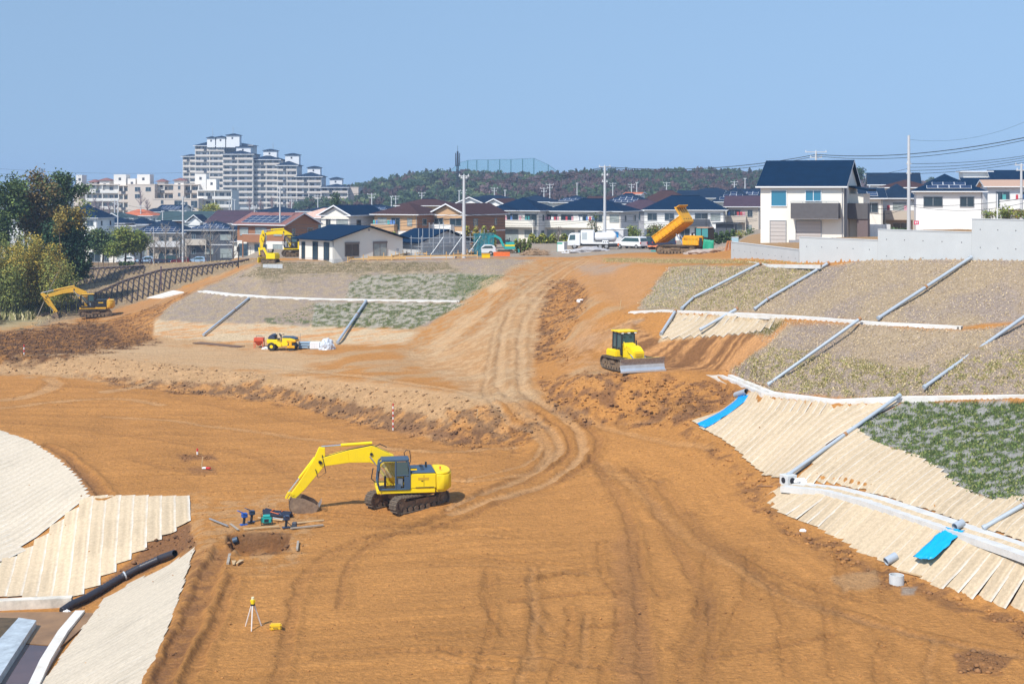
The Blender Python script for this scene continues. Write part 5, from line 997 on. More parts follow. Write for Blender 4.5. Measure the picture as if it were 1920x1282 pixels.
def house(label, px0, px1, Y, ey, ry, th=27, dep=8.0, roof='hip', rm=RN, wall=WC, lower=None, side=None, eh=5.7, balc=None, solar=0, win=True, wcol=pane, sidewin=2, laundry=False, chim=False, trim=True, cat='house', nm='house', group=None, side_l=False, floors=2, ov=.55, bwall=None, lowwin=True):
    t_ = R(th); c, s = math.cos(t_), math.sin(t_); X0 = (px0 - 960) * Y / F; k = (px1 - 960) / F; w_ = (k * Y - X0) / (c + k * s); ez = CZ - (ey - HY) * Y / F; Yr = Y + dep / 2 * c - w_ / 2 * s * .5
    rz_ = CZ - (ry - HY) * Yr / F; rise = max(.5, rz_ - ez); z0 = ez - eh; gz = min(h1(X0, Y), h1(X0 + w_ * c, Y - w_ * s), h1(X0 + w_ * c + dep * s, Y - w_ * s + dep * c)) if Y < 460 else 3.0
    root = thing(nm, (X0, Y, z0), label, cat, rz=-t_, group=group); base = min(0, gz - z0 - .3)
    b = MB(); fl = ez - z0
    if lower is not None: b.bx(0, w_, 0, dep, fl * .5, fl)
    else: b.bx(0, w_, 0, dep, base, fl)
    if roof == 'gy': b.prism([(0, fl), (w_, fl), (w_ / 2, fl + rise * w_ / (w_ + 2 * ov))], 0.002, dep - .002)
    if roof == 'gx': b.prismx([(0, fl), (dep, fl), (dep / 2, fl + rise * dep / (dep + 2 * ov))], 0.002, w_ - .002)
    b.build('wall', wall, root)
    if lower is not None: b = MB(); b.bx(.01, w_ - .01, .01, dep - .01, base, fl * .5 - .005); b.build('lower_wall', lower, root); b = MB(); b.bx(-.03, w_ + .03, -.03, dep + .03, fl * .5 - .08, fl * .5 + .06); b.build('wall_band', whit if lower is not WBR else WBE, root)
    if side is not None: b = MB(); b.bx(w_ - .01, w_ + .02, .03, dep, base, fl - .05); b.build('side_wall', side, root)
    rf = roof_mesh(0, w_, 0, dep, fl, rise, roof, ov).build('roof', rm, root)
    if trim:
        b = MB(); b.bx(-ov - .06, w_ + ov + .06, -ov - .10, -ov, fl - .16, fl - .03); g_ = b.build('gutter', whit, rf)
        b = MB(); b.bx(w_ + ov, w_ + ov + .10, -ov, dep + ov, fl - .16, fl - .03); (b.build('gutter', whit, rf) if roof in ('hip', 'gy') else None)
        if roof in ('gx', 'gy'):
            zz = (fl, fl + rise, fl)
            if roof == 'gx': yy = (-ov, dep / 2, dep + ov); qs = [[(X_, yy[i], zz[i] - .2), (X_, yy[i + 1], zz[i + 1] - .2), (X_, yy[i + 1], zz[i + 1] + .03), (X_, yy[i], zz[i] + .03)] for i in (0, 1) for X_ in (w_ + ov + .012, -ov - .012)]
            else: xx = (-ov, w_ / 2, w_ + ov); qs = [[(xx[i], -ov - .012, zz[i] - .2), (xx[i + 1], -ov - .012, zz[i + 1] - .2), (xx[i + 1], -ov - .012, zz[i + 1] + .03), (xx[i], -ov - .012, zz[i] + .03)] for i in (0, 1)]
            for q_ in qs: MB().quad(*q_).build('bargeboard', whit, rf)
        if roof == 'hip' and w_ > dep + .5: b = MB(); b.tube([(-ov + (dep + 2 * ov) / 2, dep / 2, fl + rise + .02), (w_ + ov - (dep + 2 * ov) / 2, dep / 2, fl + rise + .02)], .09, 6); b.build('ridge_cap', RG, rf)
    dn = MB(); dn.cyl((w_ - .12, -.06, fl - .2), (w_ - .12, -.06, base), .045, 6); dn.build('downpipe', WGY, root)
    rng = random.Random(int(px0 * 7 + Y))
    if win:
        n = max(1, int(w_ / 2.7)); f1 = fl * .5
        for i in range(n):
            x = w_ * (i + .5) / n + rng.uniform(-.25, .25); ww = rng.choice([1.6, 1.6, .8, 2.2]) if n > 1 else 1.6; ww = min(ww, w_ / n * .8); gl = rng.choice([wcol, pane, curt])
            if fl > 3.6: hh = 1.9 if balc and balc[0] * w_ < x < balc[1] * w_ else 1.15; window(root, x, -.03, f1 + .45 + (1.1 if hh < 1.5 else .75), ww, hh, 'f', frm, gl)
            if lowwin:
                hh = rng.choice([1.9, 1.9, 1.1]); window(root, x + rng.uniform(-.2, .2), -.03, .35 + (hh / 2 if hh > 1.5 else 1.3), min(ww * 1.1, w_ / n * .85), hh, 'f', frm, rng.choice([pane, curt]))
        for i in range(sidewin):
            y = dep * (i + .5) / sidewin
            if fl > 3.6: window(root, w_ + .03, y, f1 + 1.5, rng.choice([.6, 1.2]), 1.0, 'r', frm, pane, mull=0)
            window(root, w_ + .03, y + rng.uniform(-.3, .3), 1.6, rng.choice([.6, 1.2]), 1.0, 'r', frm, pane, mull=0)
            if side_l: window(root, -.03, y, f1 + 1.4, 1.2, 1.1, 'l', frm, pane)
    if balc:
        x0, x1 = balc[0] * w_, balc[1] * w_; bw = bwall or wall; f1 = fl * .5; d_ = 1.1; b = MB(); b.bx(x0, x1, -d_, 0, f1 - .1, f1 + .1); b.bx(x0, x1, -d_, -d_ + .1, f1 + .1, f1 + 1.15); b.bx(x0, x0 + .1, -d_ + .1, 0, f1 + .1, f1 + 1.15); b.bx(x1 - .1, x1, -d_ + .1, 0, f1 + .1, f1 + 1.15)
        bo = b.build('balcony', bw, root); b = MB(); b.bx(x0 - .03, x1 + .03, -d_ - .03, -d_ + .13, f1 + 1.15, f1 + 1.2); b.build('balcony_rail', whit, bo)
        for xx in (x0 + .08, x1 - .08): b = MB(); b.bx(xx - .07, xx + .07, -d_ + .02, -d_ + .16, base, f1 - .1); b.build('post', bw, bo)
        if laundry:
            for i in range(int((x1 - x0) / .55)):
                if rng.random() < .75: b = MB(); xx = x0 + .3 + i * .55; b.bx(xx, xx + rng.uniform(.3, .48), -d_ + .25, -d_ + .29, f1 + 1.15 - rng.uniform(0, .3), f1 + 1.85); lo = b.build('laundry', rng.choice(cloths), bo)
    if solar:
        # panels on the front slope, one mesh each
        D_ = dep + 2 * ov; W_ = w_ + 2 * ov; sl = math.atan2(rise, D_ / 2) if not (roof == 'hip' and W_ < D_) else math.atan2(rise, W_ / 2); pw, ph = 1.35, 1.0; L = math.hypot(D_ / 2, rise)
        if 'p' not in WCACHE: bb = MB(); bb.bx(-.66, .66, -.48, .48, 0, .05); bb.m = 1; bb.bx(-.61, .61, -.43, .43, .052, .07); WCACHE['p'] = bb.me('solar_panel', [mat('panel_rim', (.55, .58, .62), .4), solm])
        rows = int((L - .8) / ph)
        for j in range(min(rows, solar)):
            t = .55 + j * ph + ph / 2; yb = -ov + t * math.cos(sl); zb = fl + t * math.sin(sl) + .05; inset = (t if roof == 'hip' else .3) + .4; n = int((W_ - 2 * inset) / pw)
            for i in range(max(0, n)): o = link(WCACHE['p'], 'solar_panel', rf); o.location = (-ov + W_ / 2 + (i - (n - 1) / 2) * pw, yb, zb); o.rotation_euler = (sl, 0, 0)
    if chim: b = MB(); b.bx(w_ * .6, w_ * .6 + .7, dep * .5, dep * .5 + .7, fl + rise * .6, fl + rise + .8); b.build('chimney', WW, rf)
    return root, w_, fl
HS_ = 'houses of the settled street behind the site'
# front row, middle
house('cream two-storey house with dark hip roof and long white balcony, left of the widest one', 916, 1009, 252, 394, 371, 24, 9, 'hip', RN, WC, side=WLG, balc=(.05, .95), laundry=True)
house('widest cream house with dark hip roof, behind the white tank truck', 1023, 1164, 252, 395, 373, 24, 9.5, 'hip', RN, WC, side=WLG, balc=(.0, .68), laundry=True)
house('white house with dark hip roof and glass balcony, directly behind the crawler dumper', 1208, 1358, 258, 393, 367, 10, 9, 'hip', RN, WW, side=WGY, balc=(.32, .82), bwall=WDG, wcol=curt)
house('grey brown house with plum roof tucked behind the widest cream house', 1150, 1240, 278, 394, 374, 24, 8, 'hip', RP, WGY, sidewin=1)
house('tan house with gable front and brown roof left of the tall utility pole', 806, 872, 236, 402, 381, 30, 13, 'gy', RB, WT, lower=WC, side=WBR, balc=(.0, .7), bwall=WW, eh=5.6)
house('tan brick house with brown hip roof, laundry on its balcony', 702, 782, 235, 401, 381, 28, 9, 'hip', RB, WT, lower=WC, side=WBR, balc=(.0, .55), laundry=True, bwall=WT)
house('cream house with navy roof behind the one-storey white house', 602, 656, 235, 403, 384, 30, 9.5, 'gy', RN, WC, side=WLG)
house('white house with mottled orange roof tiles', 556, 618, 250, 407, 390, 26, 8, 'hip', RM, WW)
house('brown house with pinkish roof and blue solar panels, by the bare pole', 445, 534, 228, 420, 398, 30, 8.5, 'gx', RK, WBR, lower=WC, solar=3, eh=5.4, balc=(.2, .6), bwall=WBR)
house('beige house with plum brown roof and laundry, left of the big white house', 1362, 1424, 262, 387, 367, 12, 9, 'gx', RP, WBE, balc=(.0, .6), laundry=True)
house('small dark grey flat annex with three little windows', 1342, 1378, 238, 418, 417.5, 14, 4, 'flat', WDG, WDG, eh=3.2, win=False, trim=False, cat='annex', nm='annex')
# one-storey white house
def d1():
    root, w_, fl = house('one-storey white house with navy gable roof at the edge of the terrace', 561, 626, 190, 446, 421, 52, 10.6, 'gx', RN, WC, eh=2.75, win=False, trim=False, ov=.7)
    return root, w_, fl
root, w_, fl = d1()
for x, ww, hh in ((w_ * .13, .75, 2.1), (w_ * .48, 1.2, 2.2), (w_ * .80, 1.2, 2.2)): window(root, x, -.03, hh / 2 + .1, ww, hh, 'f', mat('dark_frame', (.05, .055, .06), .5), pane)
for y, ww, hh, zc in ((2.7, 2.0, 1.5, 1.35), (7.0, 2.0, 2.0, 1.1)): o = window(root, w_ + .03, y, zc, ww, hh, 'r', mat('brown_frame', (.22, .19, .17), .6), curt if hh > 1.8 else pane); 
b = MB(); b.bx(w_ + .04, w_ + .16, 1.6, 3.8, 2.15, 2.4); b.build('shutter_box', mat('brown_frame', (0, 0, 0)), root); b = MB(); b.bx(w_ + .04, w_ + .16, 5.9, 8.1, 2.15, 2.4); b.build('shutter_box', mat('brown_frame', (0, 0, 0)), root)
b = MB(); b.cyl((w_, 5.3, 3.9), (w_ + .08, 5.3, 3.9), .14, 10); b.build('vent', WGY, root); b = MB(); b.bx(w_, w_ + .12, 9.6, 9.9, 1.0, 1.35); b.build('meter_box', WGY, root); b = MB(); b.bx(-.02, w_ + .02, -.02, 10.62, -.3, .28); b.build('foundation', conc, root)
# scaffold house
root, w_, fl = house('white gabled house under construction wrapped in scaffolding', 735, 788, 196, 452, 428, 50, 8.6, 'gx', RN, WLG, eh=2.7, win=False, trim=False, ov=.7)
SC = root; galv = mat('galvanised_tube', (.50, .53, .55), .4, metal=.5)
sc = thing('scaffolding', root.location, 'steel tube scaffolding around the unfinished white house', 'scaffold', rz=root.rotation_euler[2])
for i in range(7):
    y = -1.0 + i * 1.75
    for xo in (1.0, 1.9): b = MB(); b.cyl((w_ + xo, y, -.3), (w_ + xo, y, 4.6 + .9 * math.sin(i * 1.0)), .045, 6); b.build('standard', galv, sc)
for i in range(5):
    x = -.8 + i * (w_ + 2.7) / 4
    b = MB(); b.cyl((x, -1.2, -.3), (x, -1.2, 3.6), .045, 6); b.build('standard', galv, sc)
for z in (1.2, 2.2, 3.3):
    for xo in (1.0, 1.9): b = MB(); b.cyl((w_ + xo, -1.2, z), (w_ + xo, 9.6, z), .04, 6); b.build('ledger', galv, sc)
    b = MB(); b.cyl((-1, -1.2, z), (w_ + 2, -1.2, z), .04, 6); b.build('ledger', galv, sc)
for i in range(3): b = MB(); b.cyl((w_ + 1.95, i * 3.2 - .5, .2), (w_ + 1.95, i * 3.2 + 2.4, 3.4), .035, 6); b.build('brace', galv, sc)
for z in (1.15, 2.6): b = MB(); b.bx(w_ + 1.05, w_ + 1.85, -.8, 9.4, z, z + .05); b.build('walk_board', galv, sc)
b = MB(); vs = []
for i in range(9):
    for j in range(7): vs.append((w_ + 1.95 + .05 * math.sin(i * 2 + j), 7.6 + i * .45, .1 + j * .62))
b.add(vs, [(i * 7 + j, i * 7 + j + 1, (i + 1) * 7 + j + 1, (i + 1) * 7 + j) for i in range(8) for j in range(6)])
b.build('mesh_sheet', mat('teal_net', (.03, .28, .34), .7, alpha=.75), sc)
# big white house on the right
BH, w_, fl = house('big new white house with steep navy roof and grey balcony above the concrete wall', 1426, 1582, 137, 349, 301, 22, 8.6, 'gx', RN, WC, eh=5.75, win=False, ov=.35, trim=True)
kx = lambda px: (px - 1426) / 156 * w_; kz = lambda py: (452 - py) / 103 * 5.75 - .25
def wf(px0, px1, py0, py1, frame=frm, gl=paneb, nm='window', mull=1): return window(BH, kx((px0 + px1) / 2), -.04, kz((py0 + py1) / 2) + .2, kx(px1) - kx(px0), abs(kz(py0) - kz(py1)), 'f', frame, gl, nm, mull)
wf(1447, 1475, 356, 382, frw, paneb, mull=0); wf(1512, 1540, 356, 373, frw, paneb)
shm = mat('roller_shutter', (.50, .46, .43), .6, var=.03)
for a, c in ((1445, 1474), (1494, 1540)):
    o = wf(a, c, 408, 447, frm, shm, 'shutter_frame', 0)
    for k in range(6): b = MB(); b.bx(kx(a), kx(c), -.075, -.045, kz(447) + .25 + k * .36, kz(447) + .28 + k * .36); b.build('slat', mat('shutter_groove', (.36, .33, .31), .7), BH)
b = MB(); x0, x1 = kx(1488), kx(1576); b.bx(x0, x1, -1.2, 0, 2.75, 2.9); b.bx(x0, x1, -1.25, -1.15, 2.7, 4.15); b.bx(x0, x0 + .1, -1.15, 0, 2.7, 4.15); b.bx(x1 - .1, x1, -1.15, 0, 2.7, 4.15); bo = b.build('balcony', mat('charcoal_panel', (.10, .095, .10), .7, var=.1), BH); b = MB(); b.tube([(x0, -1.2, 4.3), (x1, -1.2, 4.3)], .03, 6); [b.cyl((x0 + (x1 - x0) * k / 4, -1.2, 4.1), (x0 + (x1 - x0) * k / 4, -1.2, 4.3), .02, 6) for k in range(5)]; b.build('handrail', galv, bo); b = MB(); b.bx(x0, x1, -1.2, -1.1, 2.64, 2.7); b.build('balcony_trim', whit, bo)
b = MB(); b.bx(-.05, w_ + .05, -.05, 8.6, -.5, .25); b.build('foundation', conc, BH)
# side wing
b = MB(); b.bx(w_, w_ + 1.3, 3.6, 8.0, -.3, 5.0); b.build('wing_wall', WC, BH); b = MB(); b.bx(w_ + .003, w_ + 1.9, 2.2, 3.6, 2.6, 4.1); b.build('wing_balcony', mat('charcoal_panel', (0, 0, 0)), BH); b = MB(); b.bx(w_ + .9, w_ + 1.9, 2.3, 3.7, -.3, 2.6); b.build('porch_pillar', mat('grey_brown_panel', (.16, .12, .12), .7), BH)
b = MB(); b.box((w_ + .8, 5.6, 5.55), (2.2, 5.2, .16), ry=.18); b.build('wing_roof', RN, BH); b = MB(); b.cyl((w_ + .1, .3, 5.5), (w_ + .1, .3, -.2), .05, 6); b.build('downpipe', WDG, BH)
b = MB(); b.bx(w_ - .02, w_ + .015, .25, 2.0, .3, 5.6); b.build('side_panel', WGY, BH)
# right background
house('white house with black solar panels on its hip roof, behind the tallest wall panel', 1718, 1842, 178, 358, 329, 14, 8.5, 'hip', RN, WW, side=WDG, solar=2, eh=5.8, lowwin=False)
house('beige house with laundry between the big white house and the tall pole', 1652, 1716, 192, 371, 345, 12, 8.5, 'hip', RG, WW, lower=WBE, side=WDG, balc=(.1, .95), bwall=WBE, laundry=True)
house('narrow white house with a blue solar roof right behind the big white house', 1618, 1655, 185, 371, 352, 10, 8, 'gx', RG, WC, side=WGY, solar=2)
house('white house with tan roof edge and laundry at the right edge', 1852, 1960, 186, 349, 337, 12, 8.5, 'gx', mat('tan_roof', (0, 0, 0)), WW, balc=(.2, .9), laundry=True, eh=5.9)
house('navy roofed house with white ridges behind the tall bare pole', 1632, 1722, 240, 346, 324, 12, 8, 'gx', RG, WW)
house('house with reddish brown roof behind the tall pole', 1652, 1745, 218, 351, 337, 14, 8, 'hip', RB, WBE, win=False)
house('house with dark pyramid roof peeking over the solar panel house', 1735, 1812, 232, 348, 326, 14, 8, 'hip', RN, WW, win=False)
house('long house with wide navy roof behind the right edge house', 1812, 1960, 214, 353, 333, 12, 9, 'gx', RN, WW, win=False)
house('high navy roof at the far right horizon', 1862, 1960, 250, 336, 319, 12, 9, 'gx', RN, WW, win=False)
house('pale block with a white parapet behind the navy roofs at right', 1806, 1856, 255, 321, 320.5, 12, 8, 'flat', whit, WW, win=False, eh=6.5)
# second row roofs, middle
for a in [
 ('dark roof with blue solar panels in the second row, left of the middle pole', 1036, 1104, 300, 379, 366, 20, 8, 'hip', RG, WC, 2), ('dark roof with tilted solar panels in the second row, right of the middle pole', 1128, 1212, 300, 382, 363, 20, 8, 'hip', RG, WC, 3),
 ('grey brown hip roof in the second row behind the dumper bed', 1200, 1286, 318, 379, 357, 20, 8, 'hip', RB, WC, 0), ('slate roof with a small white gable, second row', 1268, 1350, 330, 371, 357, 20, 8, 'gx', RG, WC, 0),
 ('dark roof with glossy solar panels near the big white house', 1338, 1408, 300, 378, 351, 18, 8, 'hip', RG, WC, 3), ('dark gable at the horizon just left of the big white house', 1384, 1425, 330, 368, 354, 18, 7, 'gx', RG, WW, 2),
 ('wide brown hip roof of the second row behind the tan brick house', 744, 836, 300, 385, 373, 20, 8, 'hip', RB, WT, 0), ('navy gable roof with white bargeboards, second row', 852, 912, 310, 384, 369, 24, 9, 'gy', RG, WW, 0), ('brown gable roof with white bargeboards beside the navy gable', 905, 950, 305, 386, 372, 24, 9, 'gy', RB, WW, 0),
 ('dark roof with slanted pale solar frames behind the cream and navy house', 655, 735, 300, 395, 384, 20, 8, 'hip', RG, WC, 2), ('long dark roof peeking out behind the brown house', 560, 640, 330, 396, 388, 20, 8, 'hip', RG, WW, 0), ('plain dark hip roof far behind the street', 960, 1030, 340, 378, 367, 20, 8, 'hip', RG, WC, 0),
 ('brown roof far back between the dark roofs', 1100, 1160, 340, 376, 368, 16, 8, 'gx', RB, WW, 0), ('orange red roof far back above the dark roofs', 1172, 1200, 380, 364, 361, 16, 7, 'gx', RR, WW, 0), ('low slate roof far back on the right', 1290, 1372, 380, 362, 353, 16, 8, 'hip', RG, WW, 0), ('far slate roof in front of the purple woods', 870, 960, 370, 376, 367, 16, 8, 'hip', RG, WW, 0), ('far dark roof behind the mottled roof', 470, 548, 350, 398, 389, 20, 8, 'hip', RG, WW, 0)]:
    house(a[0], a[1], a[2], a[3], a[4], a[5], a[6], a[7], a[8], a[9], a[10], solar=a[11], win=a[11] == 0, sidewin=1)
# left neighbourhood
house('dark grey modern house with blue solar roof behind the light blue car', 350, 437, 300, 431, 415, 4, 9, 'hip', RG, WDG, lower=WDG, balc=(.0, .45), bwall=WBE, solar=3, eh=6.2, cat='house')
house('beige house with two dark hip roofs behind the bare trees', 250, 345, 312, 436, 414, 8, 9, 'hip', RG, WBE, balc=(.3, .95), bwall=WLG, eh=6.0, solar=2)
house('long house with dark ridge roof behind the solar roofs', 298, 402, 345, 413, 396, 4, 9, 'gx', RT, WBR)
house('small white gable in front of the long dark ridge', 352, 376, 332, 416, 402, 4, 6, 'gy', RG, WW, win=False)
house('house with plum roof and white gable edge in the left neighbourhood', 388, 452, 330, 418, 394, 28, 9, 'gx', RP, WLG)
house('white house with bright red-orange hip roof', 224, 284, 400, 404, 392, 6, 8, 'hip', RR, WW)
house('house with dark green slate roof and white front gable', 182, 248, 375, 409, 399, 6, 8, 'hip', RT, WW)
house('small white gable in front of the green slate roof', 198, 224, 368, 409, 399, 6, 5, 'gy', RT, WW, win=False)
house('house with blue solar gable beside the red roof', 294, 338, 450, 394, 384, 16, 8, 'gx', RN, WW, solar=3)
house('low house with dark blue roof at the wood edge', 168, 232, 345, 418, 405, 6, 8, 'hip', RN, WLG); house('dark hip roof left of the white flat building', 238, 276, 350, 420, 408, 6, 7, 'hip', RN, WW)
house('long white flat-topped building behind the round green trees', 190, 252, 335, 423, 422.5, 6, 7, 'flat', whit, WW, eh=5.0, win=False)
house('dark roof behind the red-orange roof', 270, 300, 425, 397, 390, 6, 8, 'hip', RG, WW); house('dark navy roofs behind the tall trees', 108, 182, 330, 408, 384, 10, 9, 'hip', RN, WW)
house('white house seen between the tree trunks at far left', 0, 60, 320, 412, 395, 6, 8, 'gx', RN, WW); house('low beige house between the round green trees', 160, 245, 300, 452, 440, 6, 8, 'hip', RG, WC, eh=4.6)
house('cream porch house with dark lean-to roof right of the dark grey house', 438, 470, 290, 452, 446, 10, 6, 'hip', RG, WC, eh=3.4)
# ------------------------------------------------------------------ apartments
apw = mat('apartment_tile', (.62, .53, .45), .85, var=.04); apt = mat('tower_wall', (.62, .64, .66), .85, var=.03); apl = mat('apartment_pale', (.74, .71, .66), .85, var=.03); aps = mat('apartment_recess', (.16, .16, .19), .9); rail_ = mat('balcony_glass', (.25, .32, .38), .3)
def apt_block(root, o, px0, px1, top, bot, Y, dep, wall, pitch=None, recess=True, roof=None, win=9, slab=None, first=.0, sol=apw):
    x0 = (px0 - 960) * Y / F - o[0]; x1 = (px1 - 960) * Y / F - o[0]; zt = CZ - (top - HY) * Y / F - o[2]; zb = CZ - (bot - HY) * Y / F - o[2]; yy = Y - o[1]
    b = MB(); b.bx(x0, x1, yy + (1.3 if recess else 0), yy + dep, zb, zt); b.build('wall', wall, root)
    if recess:
        n = int((zt - zb) / 3.0); mid = WCACHE.setdefault(('rec',), None)
        for k in range(n):
            z = zt - 3.0 * (k + 1) + .0; fl_ = bpy.data.objects.new('storey', None)
            b = MB(); b.bx(x0, x1, yy, yy + 1.3, z - .12, z + .12); b.bx(x0, x1, yy - .05, yy + .08, z + .12, z + 1.05); b.build('balcony', sol if k % 2 else sol, root)
            L = x1 - x0; m_ = max(1, round(L * F / Y / win))
            for i in range(m_): window(root, x0 + L * (i + .5) / m_, yy + 1.25, z + 1.3, L / m_ * .62, 1.9, 'f', frw if (i + k) % 3 else frm, [pane, curt, pane][(i * 2 + k) % 3], mull=1)
            if (k % 2 == 0): b = MB(); b.bx(x0 + L * .3, x0 + L * .3 + 1.6, yy - .12, yy + .1, z + .1, z + 1.1); b.build('dark_rail', WDG, root)
        for xx in (x0, x1, (x0 + x1) / 2): b = MB(); b.bx(xx - .15, xx + .15, yy + .1, yy + 1.3, zb, zt); b.build('pier', apl, root)
    if roof: rb = roof_mesh(x0, x1, yy, yy + dep, zt, roof, 'hip', .9); q = rb.build('roof', RG, root); b = MB(); b.bx(x0 - 1, x1 + 1, yy - 1.05, yy - .9, zt - .35, zt - .05); b.build('cornice', whit, q)
    else: b = MB(); b.bx(x0 - .1, x1 + .1, yy - .1, yy + dep + .1, zt, zt + .35); b.build('parapet', wall, root)
    return x0, x1, zt, yy
def lift_box(root, o, px0, px1, top, bot, Y, cap=None, wallm=None):
    x0 = (px0 - 960) * Y / F - o[0]; x1 = (px1 - 960) * Y / F - o[0]; zt = CZ - (top - HY) * Y / F - o[2]; zb = CZ - (bot - HY) * Y / F - o[2]; yy = Y - o[1] + 3
    b = MB(); b.bx(x0, x1, yy, yy + 6, zb - 3, zt); q = b.build('roof_box', wallm or whit, root)
    if cap: roof_mesh(x0, x1, yy, yy + 6, zt, .9, 'hip', .6).build('roof', cap, q)
    b = MB(); b.bx(x0 + (x1 - x0) * .4, x0 + (x1 - x0) * .4 + .9, yy - .05, yy + .05, zt - 2.2, zt - 1.2); b.build('window', WDG, q)
o = (-124.0, 780.0, -3.0); AT = thing('apartment_tower', o, 'tall stepped apartment complex with white balconies and dark hip roofs', 'apartment building')
for a in ((343, 367, 293, 392, 790, 18, apl, 1.2, 12), (366, 420, 273, 392, 782, 20, apt, 3.0, 11), (418, 474, 289, 392, 772, 22, apt, 2.2, 14), (474, 524, 299, 398, 775, 20, apt, 2.6, 12), (520, 556, 310, 400, 770, 20, apt, 2.4, 12), (556, 602, 331, 402, 768, 20, apt, 2.4, 11), (602, 652, 351, 404, 764, 20, apt, 1.8, 12)):
    apt_block(AT, o, a[0], a[1], a[2], a[3], a[4], a[5], a[6], roof=a[7], win=a[8], sol=mat('tower_parapet', (.66, .60, .54), .85))
apt_block(AT, o, 420, 472, 272, 300, 790, 16, apl, recess=False, roof=1.5); apt_block(AT, o, 652, 672, 352, 404, 768, 22, apw, recess=False)
for a in ((386, 401, 258, 266), (403, 420, 257, 266), (422, 447, 253, 266), (441, 468, 275, 286), (492, 517, 282, 294), (533, 559, 290, 304), (575, 599, 314, 325), (617, 640, 335, 346)): lift_box(AT, o, a[0], a[1], a[2], a[3], 778, RG)
for px_, t_, b_ in ((399, 240, 258), (437, 238, 254), (512, 268, 283)): b = MB(); q0 = D(px_, t_, 785) - Vector(o); q1 = D(px_, b_, 785) - Vector(o); b.cyl(q1, q0, .12, 5); b.build('mast', galv, AT)
o = (-150.0, 530.0, 2.0); AL = thing('apartment_block', o, 'long low beige apartment block with flat roofs left of the tall complex', 'apartment building')
apt_block(AL, o, 138, 161, 349, 402, 536, 14, apw, recess=False); apt_block(AL, o, 161, 222, 347, 402, 532, 14, apw, win=10, sol=apl); apt_block(AL, o, 222, 240, 349, 402, 530, 14, apw, win=9); apt_block(AL, o, 240, 290, 347, 402, 528, 16, apw, recess=False); apt_block(AL, o, 290, 325, 347, 402, 532, 14, apw, win=12); apt_block(AL, o, 325, 345, 348, 402, 528, 14, apw, recess=False)
apt_block(AL, o, 343, 372, 347, 402, 530, 14, apw, win=14); apt_block(AL, o, 370, 434, 358, 402, 520, 14, apl, win=12, sol=apl); apt_block(AL, o, 286, 372, 374, 410, 512, 10, apw, recess=False)
x_ = lambda px_, Y_: (px_ - 960) * Y_ / F - o[0]; zz_ = lambda py_, Y_: CZ - (py_ - HY) * Y_ / F - o[2]
for px_, py_, ww, hh, Yb in ((258, 355, 1.9, 1.5, 528), (258, 368, 1.9, 1.4, 528), (278, 355, 1.9, 1.4, 528), (323 - 0, 352, .8, 1.2, 532), (336, 352, .8, 1.2, 528), (336, 365, .8, 1.2, 528), (334, 382, 2.6, 2.2, 512), (347, 382, 1.6, 1.2, 512), (364, 383, 2.2, 2.4, 512), (304, 379, .8, 1.2, 512)): window(AL, x_(px_, Yb), Yb - o[1] - .03, zz_(py_, Yb), ww, hh, 'f', frm, pane)
for a in ((138, 149, 328, 348), (209, 232, 327, 348), (235, 250, 335, 348), (253, 277, 327, 348), (362, 383, 326, 348), (384, 402, 336, 350)): lift_box(AL, o, a[0], a[1], a[2], a[3], 530, None, apl)
for a in ((163, 177, 341, 348), (182, 201, 338, 348), (291, 305, 340, 348), (323, 341, 338, 348)): lift_box(AL, o, a[0], a[1], a[2], a[3], 530, RK, apl)
# ------------------------------------------------------------------ trees
lfm = cm
def leaves(pts, size, cols, rg, jit=.25, droop=0.0, name='crown', parent=None, o0=None, loc=None, sx=1.0):
    n = len(pts); nrm = rg.normal(0, 1, (n, 3)); nrm[:, 2] = abs(nrm[:, 2]) + .3; nrm /= np.linalg.norm(nrm, axis=1)[:, None]
    a = np.cross(nrm, rg.normal(0, 1, (n, 3))); a /= np.linalg.norm(a, axis=1)[:, None] + 1e-6; b = np.cross(nrm, a); s = size * (.6 + .8 * rg.random((n, 1)))
    v = np.stack([pts - a * s * .5 * sx - b * s * .3, pts + a * s * .5 * sx - b * s * .3, pts + b * s * .6 + a * s * .1], 1).reshape(-1, 3)
    c = np.asarray(cols) * 1.7; c = c[rg.integers(0, len(c), n)] * (.65 + .7 * rg.random((n, 1)))
    me = mesh_np(name, v, np.arange(3 * n).reshape(-1, 3), [lfm], False, np.repeat(c, 3, 0)); o = link(me, name, parent); return o
def blob_pts(cent, r, n, rg, shell=.55):
    d = rg.normal(0, 1, (n, 3)); d /= np.linalg.norm(d, axis=1)[:, None]; q = (shell + (1 - shell) * rg.random((n, 1))) * np.asarray(r); return np.asarray(cent) + d * q
bark = mat('bark', (.13, .10, .07), .95, var=.3, vscale=6); barkg = mat('pale_bark', (.30, .26, .22), .95, var=.25, vscale=8)
